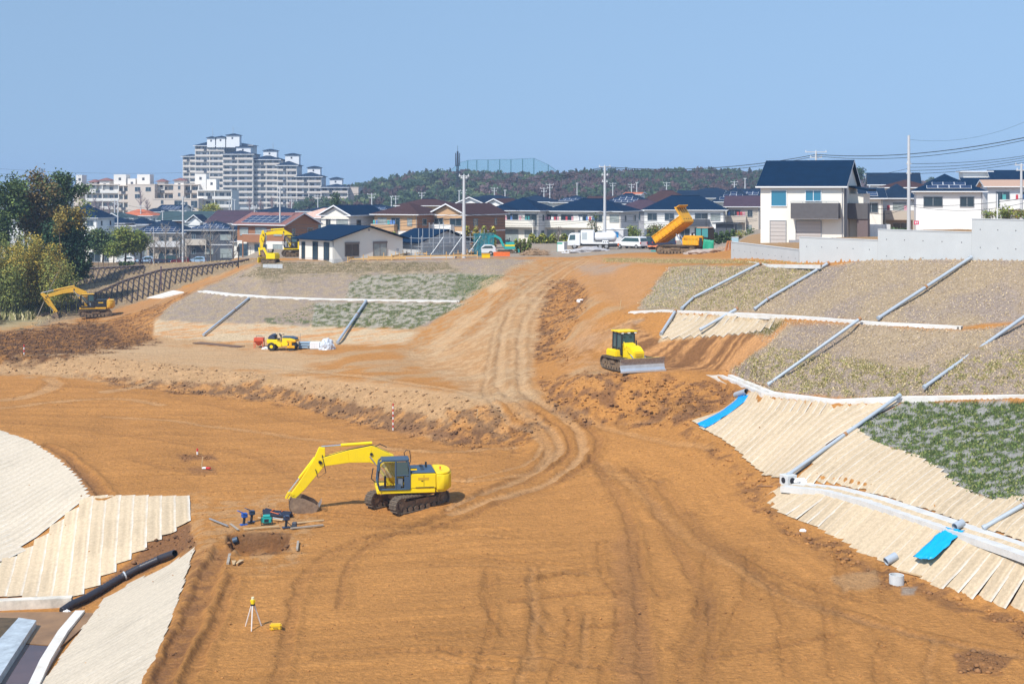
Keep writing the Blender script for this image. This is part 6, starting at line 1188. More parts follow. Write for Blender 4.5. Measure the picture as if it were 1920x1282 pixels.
def tree(px, base, top, Y, label, cols, blobs, leaf=.32, dens=220, seed=1, trunk_r=.22, cat='tree', group=None, bk=None, lean=0):
    """blobs: (photo x, photo y, radius x px, radius y px)"""
    rg = np.random.default_rng(seed); g = D(px, base, Y); g.z = max(g.z, h1(g.x, g.y) - .2) if Y < 330 else g.z; root = thing('tree', g, label, cat, group=group); tp = D(px + lean, top, Y) - g
    mb = MB(); mb.tube([(0, 0, -.3), (tp.x * .3 + .1, 0, tp.z * .3), (tp.x * .6 - .1, .1, tp.z * .6), (tp.x, 0, tp.z * .92)], [trunk_r, trunk_r * .8, trunk_r * .55, trunk_r * .2], 8); P_ = []
    tk = None
    for (bx_, by_, rx, ry) in blobs:
        c = D(bx_, by_, Y) - g; r = (rx * Y / F, rx * Y / F * .9, ry * Y / F); c.y += rg.normal(0, .6); a = min(.95, max(.25, c.z / max(tp.z, .1) - .15)); st = Vector((tp.x * a, 0, tp.z * a)); mid = st.lerp(c, .5) + Vector((0, 0, -.3)); mb.tube([st, mid, c], [trunk_r * .4, trunk_r * .25, trunk_r * .08], 5)
        k = max(5, int(dens * r[0] * r[2] / 12)); sub = blob_pts(tuple(c), r, k, rg, .4)
        for q in sub: P_.append(q + rg.normal(0, 1, (26, 3)) * (leaf * 1.7, leaf * 1.7, leaf * 1.1))
    mb.build('trunk', bk or bark, root, smooth=True)
    if P_: leaves(np.concatenate(P_), leaf, cols, rg, parent=root)
    return root
GD = [(.035, .06, .022), (.05, .085, .03), (.025, .045, .02), (.08, .11, .035)]; GB = [(.10, .07, .025), (.14, .09, .03), (.07, .06, .02), (.06, .08, .03)]; GE = [(.015, .035, .016), (.02, .05, .022), (.03, .06, .025)]; GY = [(.20, .19, .03), (.15, .17, .03), (.28, .24, .05), (.10, .13, .03)]; GM = [(.09, .12, .025), (.13, .16, .03), (.06, .09, .02), (.17, .18, .04)]; GG = [(.20, .14, .025), (.15, .11, .025), (.10, .09, .025)]
tree(85, 600, 318, 205, 'tall brownish conifer-like tree rising highest in the left wood', GB, [(70,335,16,14),(85,360,28,22),(60,380,24,22),(95,400,26,24),(60,420,22,24),(84,445,20,26),(70,480,18,24)], .34, 190, 1, .4)
tree(125, 600, 325, 210, 'tall dark green tree at the right edge of the wood', GD, [(118,332,20,14),(108,352,22,18),(128,362,16,18),(112,385,20,22),(125,405,16,20),(148,356,15,10),(118,430,20,22)], .32, 190, 2, .35)
tree(15, 600, 335, 200, 'green tree at the far left edge of the wood', GD + GM[:1], [(18,345,18,14),(5,370,22,22),(26,385,20,20),(10,410,24,22),(-20,360,24,30),(30,350,12,12),(0,440,26,20)], .34, 170, 3, .35)
tree(48, 600, 345, 212, 'yellow-green leafy tree between the tall ones', GM, [(40,352,14,12),(50,375,18,18),(35,400,22,20),(52,420,20,18)], .32, 150, 4, .3)
tree(140, 500, 395, 196, 'dense dark evergreen in front of the wood edge', GE, [(130,430,24,26),(150,455,18,24),(120,470,30,30),(148,490,20,20),(105,440,22,30),(135,415,14,14),(140,510,26,16),(118,500,24,22)], .33, 300, 5, .3)
tree(112, 500, 390, 193, 'golden brown bamboo-like tree beside the dark evergreen', GG, [(112,400,7,12),(116,415,8,14),(110,430,9,14)], .26, 260, 6, .12)
tree(146, 490, 388, 195, 'slim golden brown treetop left of the round green trees', GG, [(144,395,8,10),(148,408,9,12),(142,424,9,12)], .26, 260, 7, .12)
tree(160, 480, 378, 230, 'thin pale green tree with sparse leaves', GM, [(158,385,8,10),(164,400,9,12),(158,420,10,14),(168,435,8,12)], .25, 80, 8, .1)
tree(235, 488, 425, 262, 'round yellow-green tree in the middle of the parking lot edge', GY[:2] + GM, [(232,434,14,8),(222,446,16,12),(245,448,16,12),(232,460,20,14),(215,468,14,8),(250,466,12,8)], .3, 420, 9, .18)
tree(264, 488, 434, 265, 'smaller olive green round tree to the right of the yellow-green one', GM, [(264,440,10,7),(258,452,11,9),(270,454,10,9),(264,464,10,6)], .28, 420, 10, .14)
tree(193, 489, 428, 258, 'dark green round tree left of the yellow-green one', GD, [(186,440,14,10),(180,455,16,12),(198,452,14,12),(190,466,18,9),(205,462,10,9)], .3, 420, 11, .18)
tree(213, 489, 450, 256, 'low olive tree squeezed between two round trees', GM, [(213,462,10,8),(208,472,10,7),(218,474,10,6)], .26, 420, 12, .12)
tree(396, 412, 385, 420, 'small yellow-green tree in front of the low apartment block', GY, [(396,390,10,6),(388,396,8,5),(404,396,8,5)], .4, 260, 13, .15)
tree(628, 398, 362, 420, 'dark conical conifer before the tall apartment complex', GD, [(628,368,4,6),(628,378,6,7),(628,388,8,6)], .4, 300, 14, .15)
tree(1112, 472, 400, 232, 'spindly half-bare tree in front of the widest cream house', GD + GB, [(1112,408,6,8),(1108,420,8,9),(1116,430,8,8),(1112,440,6,6)], .2, 120, 15, .07, bk=barkg)
tree(1226, 466, 418, 222, 'loose-crowned small tree left of the dumper bed', GM + GB, [(1222,430,12,8),(1232,428,10,9),(1226,444,14,10),(1238,446,9,9),(1216,450,9,9),(1228,458,12,7)], .2, 260, 16, .1, bk=barkg)
tree(1186, 464, 424, 228, 'olive bush beside the grey brown house wall', GM, [(1184,430,9,7),(1192,436,9,7),(1182,444,10,8),(1192,450,8,7)], .22, 320, 17, .1)
tree(1405, 464, 428, 215, 'small dark green shrub left of the big white house', GD, [(1405,434,5,6),(1406,444,7,7),(1404,454,8,8)], .2, 420, 18, .06)
tree(1389, 464, 432, 218, 'yellow-orange shrub left of the big white house', GY + GG, [(1388,438,6,5),(1390,447,7,6),(1387,456,7,6)], .2, 420, 19, .06)
tree(1888, 412, 388, 150, 'round shrub before the laundry house at right', GM, [(1885,396,11,8),(1893,401,10,7),(1878,403,8,6)], .18, 420, 20, .06); tree(1860, 412, 395, 150, 'low olive shrub left of the round shrub', GM, [(1860,402,9,6),(1853,404,7,5)], .18, 420, 21, .05); tree(1908, 412, 392, 150, 'brownish shrub at the right edge', GG + GM, [(1908,400,8,7),(1914,403,7,6)], .18, 420, 22, .05)
tree(1706, 372, 338, 620, 'dark pointed conifer above the roofs at right', GE, [(1698,342,4,5),(1697,350,6,6)], .5, 200, 23, .2); tree(1606, 345, 316, 640, 'pair of dark treetops beside the big roof', GE, [(1604,323,5,5),(1612,322,6,5),(1608,330,9,6)], .6, 200, 24, .25)
def hedge(label, a, b, Y, h_, d_, cols, seed, n=900, ls=.16):
    rg = np.random.default_rng(seed); A = D(a, 460, Y); B = D(b, 460, Y); A.z = h1(A.x, A.y); B.z = h1(B.x, B.y); root = thing('hedge', A, label, 'hedge'); u = rg.random((n, 1)); p = np.array((B - A))[None] * u + rg.uniform(-.5, .5, (n, 3)) * [.2, d_, 0]; p[:, 2] += h_ * rg.random(n) ** .6 * (.85 + .25 * np.sin(u[:, 0] * 23)); leaves(p, ls * 2, cols, rg, name='foliage', parent=root)
    mb = MB(); [mb.cyl(Vector(B - A) * (k / 6), Vector(B - A) * (k / 6) + Vector((0, 0, h_ * .6)), .04, 5) for k in range(7)]; mb.build('stem', bark, root)
hedge('yellow-green clipped hedge left of the white truck', 992, 1066, 238, 1.5, 1.4, GY + GM, 41, 2600); hedge('dark green hedge between the dumper and the big house', 1340, 1378, 222, 1.7, 1.4, GD, 42, 1500); hedge('wild reddish shrubs behind the small white car', 872, 930, 225, 3.2, 2.4, GY + GG + [(.25, .15, .10)], 43, 2600, .2); hedge('low green hedge under the beige laundry house', 1668, 1702, 160, .8, 1, GD, 44, 700)
hedge('scrubby weeds between the white house and the scaffolding', 722, 742, 205, 2.8, 1.2, GM, 45, 900); hedge('clipped shrubs along the parking lot', 134, 170, 240, 1.6, 1.4, GM + GD, 46, 1400); hedge('low hedge below the yellow-green tree', 225, 250, 240, 1.0, 1.2, GD, 47, 800)
hedge('thin shrubs left of the scrap heap', 965, 995, 205, 1.8, 1.6, GM + [(.2, .14, .08)], 48, 900)
# bamboo: culms with drooping plumes
def bamboo(label, px, base, top, Y, n, cols, seed, spread=2.6, leaf=.30):
    rg = np.random.default_rng(seed); g = D(px, base, Y); g.z = h1(g.x, g.y); hgt = (D(px, top, Y) - g).z; root = thing('bamboo_clump', g, label, 'bamboo', group='bamboo at the left edge'); mb = MB(); P_ = []
    for i in range(n):
        x, y = rg.normal(0, spread * .5), rg.normal(0, spread * .4); h_ = hgt * rg.uniform(.6, 1.0); a = rg.uniform(0, 6.28); q = rg.uniform(.08, .2) * h_; pts = [(x + q * math.cos(a) * t ** 2.4, y + q * math.sin(a) * t ** 2.4, h_ * (t - .10 * t ** 4)) for t in (0, .25, .5, .75, .9, 1.0)]; mb.tube(pts, [.06, .055, .05, .035, .02, .01], 5)
        for t in np.linspace(.28, 1.0, 12):
            k = min(4, int(t * 5)); c = np.array(pts[min(5, int(t * 5))]) * .5 + np.array(pts[max(0, min(4, int(t * 5 - .5)))]) * .5; c[2] = h_ * (t - .1 * t ** 4); P_.append(c + rg.normal(0, 1, (34, 3)) * np.array([.62, .62, .34]) * (1.15 - .5 * t))
    mb.build('culm', mat('culm', (.20, .20, .07), .7), root, smooth=True); p = np.concatenate(P_); leaves(p, leaf, cols, rg, name='foliage', parent=root, sx=.5)
BA = [(.23, .165, .025), (.17, .15, .025), (.28, .20, .035), (.10, .10, .02)]; BG = [(.13, .15, .04), (.19, .20, .05), (.10, .12, .03)]
for i, a in enumerate([(10, 600, 478, 186, 16, BG), (35, 598, 450, 188, 18, BA), (58, 590, 425, 192, 18, BA), (82, 575, 440, 190, 16, BA), (8, 600, 440, 196, 16, BG), (100, 545, 468, 188, 10, BG), (38, 590, 415, 200, 16, BG), (-20, 600, 450, 192, 14, BA)]):
    bamboo(['short bamboo clump in the lower left corner of the wood', 'golden bamboo clump above the pale weeds', 'tallest golden bamboo clump', 'golden bamboo clump next to the dark evergreen', 'bamboo clump at the very edge behind the short one', 'small bamboo clump at the top of the bank', 'greener bamboo clump behind the golden ones', 'golden bamboo clump cut by the left edge'][i], a[0], a[1], a[2], a[3], a[4], a[5], 60 + i)
a, b_ = D(70, 541, 186), D(118, 492, 186); a.z = h1(a.x, a.y); fb = thing('leaning_bamboo', a, 'single bare bamboo stem leaning out over the bank', 'bamboo'); mb = MB(); mb.tube([(0, 0, 0), (b_ - a) * .5 + Vector((0, 0, .2)), b_ - a], [.07, .05, .02], 6); mb.build('culm', barkg, fb); rg = np.random.default_rng(8); p = np.array((b_ - a)) * (.7 + .35 * rg.random((300, 1))) + rg.normal(0, 1, (300, 3)) * [.7, .5, .5]; leaves(p, .25, GG, rg, name='foliage', parent=fb, sx=.4)
# bare winter trees
def bare(px, base, top, Y, label, seed, m=None, r0=.12, grp=None):
    rg = random.Random(seed); g = D(px, base, Y); g.z = h1(g.x, g.y) if Y < 330 else g.z; H_ = (D(px, top, Y) - g).z; root = thing('bare_tree', g, label, 'tree', group=grp); mb = MB(); tw = MB()
    mb.tube([(0, 0, -.2), (rg.uniform(-.1, .1), 0, H_ * .5), (rg.uniform(-.2, .2), 0, H_)], [r0, r0 * .7, r0 * .12], 6)
    for i in range(26):
        t = rg.uniform(.28, .95); a = rg.uniform(0, 6.28); L = H_ * .34 * (1.15 - t) + .4; s = Vector((0, 0, H_ * t)); e = s + Vector((math.cos(a) * L * .75, math.sin(a) * L * .75, L * .8)); tw.tube([s, s.lerp(e, .5) + Vector((0, 0, -.1)), e], [r0 * .35, r0 * .22, .012], 4, cap=False)
        for j in range(5): q = s.lerp(e, rg.uniform(.4, 1)); b2 = rg.uniform(0, 6.28); l2 = L * .4; tw.tube([q, q + Vector((math.cos(b2) * l2 * .6, math.sin(b2) * l2 * .6, l2 * .7))], [.022, .008], 3, cap=False)
    mb.build('trunk', m or barkg, root, smooth=True); tw.build('branch', m or barkg, root)
for i, (px, b_, t_, Y, l_) in enumerate([(289, 489, 437, 262, 'slim bare tree left of the bent pole, first of the row'), (310, 489, 420, 262, 'tall bare tree in front of the beige house'), (331, 489, 432, 264, 'slim bare tree just left of the pale utility pole'), (350, 489, 440, 262, 'short bare tree just right of the pale utility pole'), (395, 489, 412, 260, 'wide pale bare tree in front of the dark grey house'), (438, 488, 418, 262, 'bare tree right of the dark grey house'), (1047, 466, 428, 226, 'small purple-brown bare tree behind the portable toilet')]): bare(px, b_, t_, Y, l_, i + 5)
for i, (px, b_, t_) in enumerate([(178, 408, 372), (190, 412, 378), (204, 410, 380), (216, 405, 378), (264, 402, 355), (276, 402, 375), (468, 402, 372), (488, 400, 375), (510, 400, 370), (150, 405, 380), (545, 400, 376)]): bare(px, b_, t_, 470, 'bare purple-grey tree among the far rooftops', i + 40, mat('grey_twigs', (.26, .19, .20), .9), .22, 'bare trees before the apartments')
# ------------------------------------------------------------------ wooded hill
sil = [(560,372),(640,356),(680,350),(720,340),(760,332),(800,327),(860,326),(900,330),(1000,330),(1060,326),(1100,324),(1180,325),(1260,323),(1330,323),(1430,326),(1520,333),(1640,337),(1700,335),(1760,342),(1900,334),(2000,338)]
sx_ = np.array([p[0] for p in sil]); sy_ = np.array([p[1] for p in sil]) + 4.5
u_ = np.linspace(540, 2050, 90); v_ = np.linspace(0, 1, 14); U_, V_ = np.meshgrid(u_, v_); Yh = 640 + 330 * V_; topz = CZ - (np.interp(U_, sx_, sy_) - HY) * 970 / F - 4.5; Zh = 4 + (topz - 4) * np.sin(V_ * 1.5) ** 1.3; Xh = (U_ - 960) * Yh / F
nn = 90; ii = np.arange(13 * 89); a_ = (ii // 89) * nn + ii % 89
tag(link(mesh_np('hill', np.stack([Xh, Yh, Zh], -1).reshape(-1, 3), np.stack([a_, a_ + 1, a_ + nn + 1, a_ + nn], -1), [mat('hill_soil', (.10, .07, .06), .95)]), 'hill'), None, None, kind='structure')
rg = np.random.default_rng(77); V_all, C_all = [], []
def wood(n, x0, x1, kinds, seed, v0=0.0, v1=1.0, rr=(3.0, 5.5)):
    rg = np.random.default_rng(seed)
    for i in range(n):
        u, v = rg.uniform(x0, x1), rg.uniform(v0, v1) ; Y = 640 + 330 * v; topz = CZ - (np.interp(u, sx_, sy_) - HY) * 970 / F - 4.5; z = 4 + (topz - 4) * math.sin(v * 1.5) ** 1.3; x = (u - 960) * Y / F
        kd = kinds[rg.integers(0, len(kinds))]; r = rg.uniform(*rr); k = 150
        if kd == 'con': r *= .7; t = rg.random(k) ** .6; an = rg.random(k) * 6.28; hh = r * 2.6; p = np.stack([x + np.cos(an) * r * .75 * t, Y + np.sin(an) * r * .75 * t, z + hh * (1.02 - t)], -1); c = [(.03, .05, .035), (.04, .06, .035), (.055, .04, .035)]
        elif kd == 'brn': p = blob_pts((x, Y, z + r * .9), (r, r, r * .9), k, rg, .5); c = [(.075, .045, .042), (.06, .038, .035), (.095, .06, .055)]
        elif kd == 'pur': p = blob_pts((x, Y, z + r * .9), (r, r, r * .85), k, rg, .4); c = [(.12, .08, .08), (.14, .095, .092), (.09, .06, .06)]
        elif kd == 'lit': p = blob_pts((x, Y, z + r * .9), (r, r, r * .8), k, rg, .5); c = [(.09, .12, .05), (.12, .15, .06)]
        else: p = blob_pts((x, Y, z + r * .9), (r, r, r * .95), k, rg, .6); c = [(.035, .065, .03), (.05, .085, .035), (.025, .05, .028)]
        s = .75 + .5 * rg.random((k, 1)); nr = rg.normal(0, 1, (k, 3)); nr[:, 1] = -abs(nr[:, 1]); nr[:, 2] = abs(nr[:, 2]); nr /= np.linalg.norm(nr, axis=1)[:, None]; a = np.cross(nr, rg.normal(0, 1, (k, 3))); a /= np.linalg.norm(a, axis=1)[:, None] + 1e-6; b = np.cross(nr, a)
        V_all.append(np.stack([p - a * s - b * s * .6, p + a * s - b * s * .6, p + b * s * 1.1], 1).reshape(-1, 3)); C_all.append(np.repeat(np.array(c)[rg.integers(0, len(c), k)] * (.75 + .5 * rg.random((k, 1))), 3, 0))
wood(330, 640, 1000, ['grn', 'grn', 'grn', 'brn', 'con', 'lit'], 1); wood(420, 860, 1240, ['pur', 'brn', 'grn', 'grn', 'brn', 'con'], 2); wood(420, 1150, 1450, ['con', 'brn', 'grn', 'grn', 'con', 'brn'], 3); wood(150, 1180, 1450, ['con', 'con', 'brn'], 4, .85, 1.0, (3, 4.2)); wood(260, 1440, 2000, ['pur', 'brn', 'grn', 'pur'], 5); wood(110, 660, 1160, ['grn', 'con', 'brn'], 6, .88, 1.0, (3.5, 5.5)); wood(40, 560, 700, ['grn', 'brn'], 7)
Va = np.concatenate(V_all); tag(link(mesh_np('woodland', Va, np.arange(len(Va)).reshape(-1, 3), [lfm], False, np.concatenate(C_all)), 'woodland'), 'mixed dark green and purple-brown winter wood on the hill', None, kind='stuff')
# ------------------------------------------------------------------ driving range net and mast
netm = bpy.data.materials.new('net_mesh'); netm.use_nodes = True; b = netm.node_tree.nodes['Principled BSDF']; b.inputs['Base Color'].default_value = (.05, .30, .34, 1); b.inputs['Alpha'].default_value = .3; b.inputs['Roughness'].default_value = .9
NY = 1010; root = thing('driving_range_net', D(930, 330, NY), 'tall teal safety net on thin posts above the wooded hill', 'net'); o0 = root.location.copy()
posts = [(842, 322), (862, 305), (877, 301), (894, 300), (915, 300), (937, 299), (958, 299), (980, 298), (1001, 297), (1028, 309), (1046, 322)]
for i, (px, py) in enumerate(posts):
    if px in (862, 842): continue
    mb = MB(); mb.cyl(D(px, 336, NY) - o0, D(px, py, NY) - o0, .28, 6); mb.build('post', mat('teal_post', (.03, .14, .16), .6), root)
for (a, b) in zip(posts[:-1], posts[1:]): mb = MB(); mb.quad(D(a[0], 336, NY) - o0, D(b[0], 336, NY) - o0, D(b[0], b[1] + .5, NY) - o0, D(a[0], a[1] + .5, NY) - o0); mb.build('net_panel', netm, root)
mb = MB(); mb.tube([D(x, y, NY) - o0 for x, y in posts], .12, 4); mb.build('top_cable', mat('teal_post', (0, 0, 0)), root)
dk = mat('dark_lattice', (.02, .035, .06), .6); root = thing('antenna_mast', D(858, 352, 640), 'dark blue lattice antenna mast beside the driving range net', 'mast'); Hm = (352 - 284) * 640 / F
for (x, y) in ((-.7, -.7), (.7, -.7), (0, .7)): mb = MB(); mb.cyl((x, y, 0), (x * .35, y * .35, Hm), .16, 5); mb.build('leg', dk, root)
mb = MB()
for k in range(14): z = Hm * k / 14; s = .7 - .45 * k / 14; mb.tube([(-s, -s, z), (s, -s, z + Hm / 28), (-s, -s, z + Hm / 14)], .07, 4); mb.tube([(s, -s, z), (0, s, z + Hm / 28), (s, -s, z + Hm / 14)], .07, 4)
mb.build('lattice', dk, root)
for k, z in enumerate((Hm * .68, Hm * .78, Hm * .9)):
    for (x, y) in ((-.9, 0), (.9, 0), (0, -.8)): mb = MB(); mb.bx(x - .2, x + .2, y - .15, y + .15, z - 1.1, z + .9); mb.build('antenna', dk, root)
mb = MB(); mb.cyl((0, 0, Hm), (0, 0, Hm + 2.5), .08, 5); mb.build('tip', dk, root); mb = MB(); mb.cyl((0, 0, Hm * .68 - 1.3), (0, 0, Hm * .68 - 1.1), 1.3, 10); mb.build('platform', dk, root)
# ------------------------------------------------------------------ utility poles and wires
polem = mat('pole_concrete', (.52, .53, .54), .8, var=.06); ins = mat('insulator', (.7, .72, .72), .4)
def pole(px, base, top, Y, label, arms=(), r=.17, grp='utility poles', trafo=False, m=None, gz=True):
    g = D(px, base, Y)
    if gz and Y < 330: g.z = h1(g.x, g.y)
    Hh = (D(px, top, Y) - g).z; root = thing('utility_pole', g, label, 'utility pole', group=grp); mb = MB(); mb.tube([(0, 0, -.3), (0, 0, Hh)], [r, r * .6], 10); mb.build('pole', m or polem, root, smooth=True)
    for (dz, w_) in arms:
        mb = MB(); mb.bx(-w_ / 2, w_ / 2, -.06, .06, Hh - dz - .06, Hh - dz + .06); a = mb.build('crossarm', m or polem, root)
        for k in range(3 if w_ > 1 else 2): x = -w_ / 2 + .12 + (w_ - .24) * k / (2 if w_ > 1 else 1); mb = MB(); mb.cyl((x, 0, Hh - dz + .06), (x, 0, Hh - dz + .28), .055, 6); mb.build('insulator', ins, a)
    if trafo: mb = MB(); mb.cyl((.45, 0, Hh - 2.6), (.45, 0, Hh - 1.7), .27, 10); mb.cyl((-.45, 0, Hh - 2.6), (-.45, 0, Hh - 1.7), .27, 10); mb.build('transformer', WLG, root)
    return root
W_ = (1.8, 1.5)
pole(870, 478, 329, 188, 'tall pale pole standing alone right of the scaffolded house', [(.1, 1.4), (.35, .9)], .27)
pole(1134, 468, 311, 214, 'tall pale pole behind the white tank truck', [(.15, 1.8), (1.4, 1.0), (2.4, .9)], .26); pole(1704, 440, 254, 150, 'tallest bare pole behind the concrete wall', [(3.0, .5), (4.0, .5)], .22)
pole(343, 490, 368, 285, 'pale utility pole in front of the beige house with the parking lot', [(.3, 1.4), (1.6, .9), (3.0, 1.4)], .24); pole(525, 482, 352, 224, 'plain grey pole beside the brown house with the pink roof', [(.1, .8)], .17); pole(477, 474, 386, 235, 'short pale pole left of the brown house', [(.1, 1.0), (.4, .8)], .13)
pole(221, 430, 374, 318, 'pole with crossarms among the left rooftops', [(.2, 1.6), (1.1, 1.4)], .18); pole(1530, 352, 284, 210, 'pole top with transformers above the big navy roof', [(.1, 3.2), (.9, 1.8), (1.5, 2.4)], .22, trafo=True, gz=False)
pole(1915, 412, 308, 165, 'pole with crossarms at the right edge', [(.1, 1.5), (.7, 1.2)], .2, gz=False); pole(288, 489, 425, 270, 'lamp pole near the pergola', [], .1); pole(1362, 462, 405, 222, 'dark garden lamp post left of the grey annex', [], .06, m=blackp); pole(1324, 462, 406, 226, 'dark lamp post behind the dumper', [], .06, m=blackp)
far_ = [(697,395,363,350),(734,384,368,400),(742,384,367,420),(791,377,361,420),(861,372,357,420),(869,372,356,430),(927,370,352,430),(947,374,356,400),(1020,374,352,380),(1031,374,345,390),(1082,364,343,450),(1149,364,343,450),(1184,364,345,430),(1194,362,342,430),(1250,360,342,430),(1377,352,340,420),(1397,354,334,400),(264,402,385,400),(215,404,374,420),(360,404,386,420),(596,400,366,400),(430,400,372,420),(440,400,374,430),(547,396,370,420),(1630,350,326,300),(305,430,395,330)]
LM_ = ['above the brown-roofed tan brick house', 'left one of the pair above the second row', 'right one of the pair above the second row', 'above the tan brick house ridge', 'just left of the tall pale middle pole', 'just right of the tall pale middle pole', 'above the first cream house', 'shorter one beside the pole above the first cream house', 'left of the pair above the widest cream house', 'right of the pair above the widest cream house', 'in front of the purple wood left of the truck pole', 'in front of the purple wood right of the truck pole', 'left of the pair above the grey brown roof', 'right of the pair above the grey brown roof', 'above the house behind the dumper', 'short one left of the big white house', 'tall one left of the big white house', 'short one beneath the low apartments', 'left of the crossarm pole at the low apartments', 'right of the pale parking lot pole', 'in front of the right end of the tall apartments', 'left one at the foot of the tall apartments', 'right one at the foot of the tall apartments', 'in front of the middle of the tall apartments', 'just right of the big white house', 'in the gap above the long dark ridge']
for i, (px, b_, t_, Y) in enumerate(far_): pole(px, b_ + 6, t_, Y, 'far grey utility pole ' + LM_[i], [(.2, 2.2), (1.0, 1.6)] if i % 3 != 1 else [(.2, .8)], .2, grp='far utility poles')
wm_ = mat('wire', (.03, .04, .05), .7)
def wire(label, pts, r=.03, sag=.8, grp='overhead wires'):
    q = []
    for a, b in zip(pts[:-1], pts[1:]):
        a, b = D(*a), D(*b)
        for k in range(13): t = k / 12; p = a.lerp(b, t); p.z -= sag * 4 * t * (1 - t); (q.append(p) if k or not q else None)
    mb = MB(); mb.tube([p - q[0] for p in q], r, 5); o = mb.build('overhead_wire', wm_); o.location = q[0]; return tag(o, label, 'wire', grp)
wire('thick overhead cable from the tall middle pole across the sky to the right edge', [(500, 372, 420), (872, 334, 260), (1134, 313, 214), (1530, 290, 210), (1960, 250, 165)], .055, 1.1); wire('second thick cable running just below the first', [(872, 336, 260), (1134, 315, 214), (1530, 293, 210), (1960, 254, 165)], .04, 1.3)
for i, (y0, y1) in enumerate(((307, 290), (314, 293), (320, 297), (326, 301))): wire(['topmost', 'second', 'third', 'lowest'][i] + ' of four dark wires from the tallest bare pole to the right edge', [(1705, y0, 150), (1960, y1 - 4, 150)], .028, .35, 'four wires at right')
wire('thin wire sloping down to the far right', [(1706, 262, 150), (1960, 210, 160)], .012, 1.2); wire('thin wire left of the tallest bare pole', [(1545, 330, 215), (1704, 316, 150)], .02, .5); wire('wire over the solar panel house toward the big house', [(1590, 382, 150), (1704, 384, 150), (1960, 364, 150)], .03, .5); wire('lower wire past the solar panel house', [(1600, 386, 150), (1704, 386, 150), (1960, 370, 150)], .025, .9)
for i, (a, b, c) in enumerate(((428, 402, 396), (432, 408, 401), (437, 418, 412), (420, 399, 398), (424, 412, 409))): wire(['fourth highest', 'second lowest', 'lowest', 'highest', 'middle'][i] + ' of the low wires in front of the street houses', [(525, a, 224), (870, b, 210), (1134, c, 214), (1420, c + 2, 214)], .028, .7, 'low wires along the street')
for i, (a, b) in enumerate(((388, 360), (394, 368), (402, 378))): wire(['highest', 'middle', 'lowest'][i] + ' distant wire over the second row of roofs', [(700, a - 14, 350), (1031, b, 380), (1400, b - 6, 380)], .05, 1.5, 'far wires')
for i, y0 in enumerate((310, 318, 322)): wire(['highest', 'middle', 'lowest'][i] + ' faint power line far behind the low apartments', [(-60, y0 + 2, 900), (345, y0 + 22 if y0 > 315 else y0 + 14, 900)], .07, 2, 'far power lines')
for i, y0 in enumerate((388, 396, 408)): wire(['highest', 'middle', 'lowest'][i] + ' wire from the left pole to the brown house', [(221, y0 - 8, 318), (343, y0 - 4, 285), (525, y0, 224)], .03, 1.0, 'left wires')
# ------------------------------------------------------------------ small things on the site
wood_ = mat('timber', (.52, .36, .19), .8, var=.12, vscale=4); woodg = mat('weathered_timber', (.36, .31, .25), .85, var=.15, vscale=4); bluep = mat('blue_paint', (.02, .10, .40), .5); tealp = mat('teal_machine', (.02, .34, .30), .5); redw = mat('red_band', (.60, .03, .03), .6); whiteb = mat('white_band', (.8, .8, .8), .6); conl = mat('light_concrete', (.58, .60, .60), .8, var=.08)
GX = lambda px, py: G(px, py)
def bar(name, a, b, w_, t_, m, label, cat, group=None, z=.05):
    A, B = GX(*a), GX(*b); d = B - A; mb = MB(); L = d.length; mb.bx(0, L, -w_ / 2, w_ / 2, -t_ / 2, t_ / 2); o = mb.build(name, m, bevel=.004); o.location = A + Vector((0, 0, z + t_ / 2)); o.rotation_euler = (0, -math.asin(d.z / L), math.atan2(d.y, d.x)); return tag(o, label, cat, group)
def rod_(name, a, b, r, m, label, cat, z=.06, hollow=False):
    A, B = GX(*a), GX(*b); mb = MB(); (mb.pipe if hollow else mb.cyl)((0, 0, r + z), B - A + Vector((0, 0, r + z)), r); o = mb.build(name, m, smooth=True); o.location = A; return tag(o, label, cat)
bar('plank', (457,995), (523,989), .14, .06, wood_, 'long pale plank in front of the teal generator', 'plank'); bar('plank', (432,984), (447,996), .12, .04, woodg, 'short plank lying askew left of the long pale one', 'plank'); bar('plank', (548,984), (607,978), .16, .06, wood_, 'sandy plank nearest the bucket on the right of the tools', 'plank'); bar('plank', (545,993), (606,987), .12, .07, woodg, 'grey beam below the sandy plank', 'plank')
rod_('metal_pipe', (393,976), (427,990), .05, steel, 'thin steel pipe lying at the left end of the tools', 'pipe'); rod_('metal_pipe', (484,974), (530,979), .045, wood_, 'round pole in front of the black hose bundle', 'pole'); rod_('metal_pipe', (505,973), (535,978), .05, steel, 'short steel pipe beside the black hose bundle', 'pipe')
bar('post', (427,1060), (431,1043), .13, .1, woodg, 'short grey post piece lying left of the pit', 'post'); bar('post', (557,1034), (559,1019), .11, .1, woodg, 'short pale post piece lying right of the pit', 'post')
p = GX(443,1057); r_ = thing('board_fan', p, 'two pale boards lying in a V shape beside the pit', 'boards')
for k in (-1, 1): mb = MB(); mb.prismz([(k * .03, -.3), (k * .12, -.3), (k * .32, .42), (k * .08, .42)], .04 + (.04 if k > 0 else 0), .075 + (.04 if k > 0 else 0)); mb.build('board', wood_, r_)
p = GX(500,984); r_ = thing('generator', p, 'small teal generator behind the long plank', 'generator', rz=.2); obox('body', tealp, r_, (-.28, .28, -.2, .2, .12, .45), bevel=.05); obox('tank', tealp, r_, (-.2, .2, -.17, .17, .45, .55), bevel=.03)
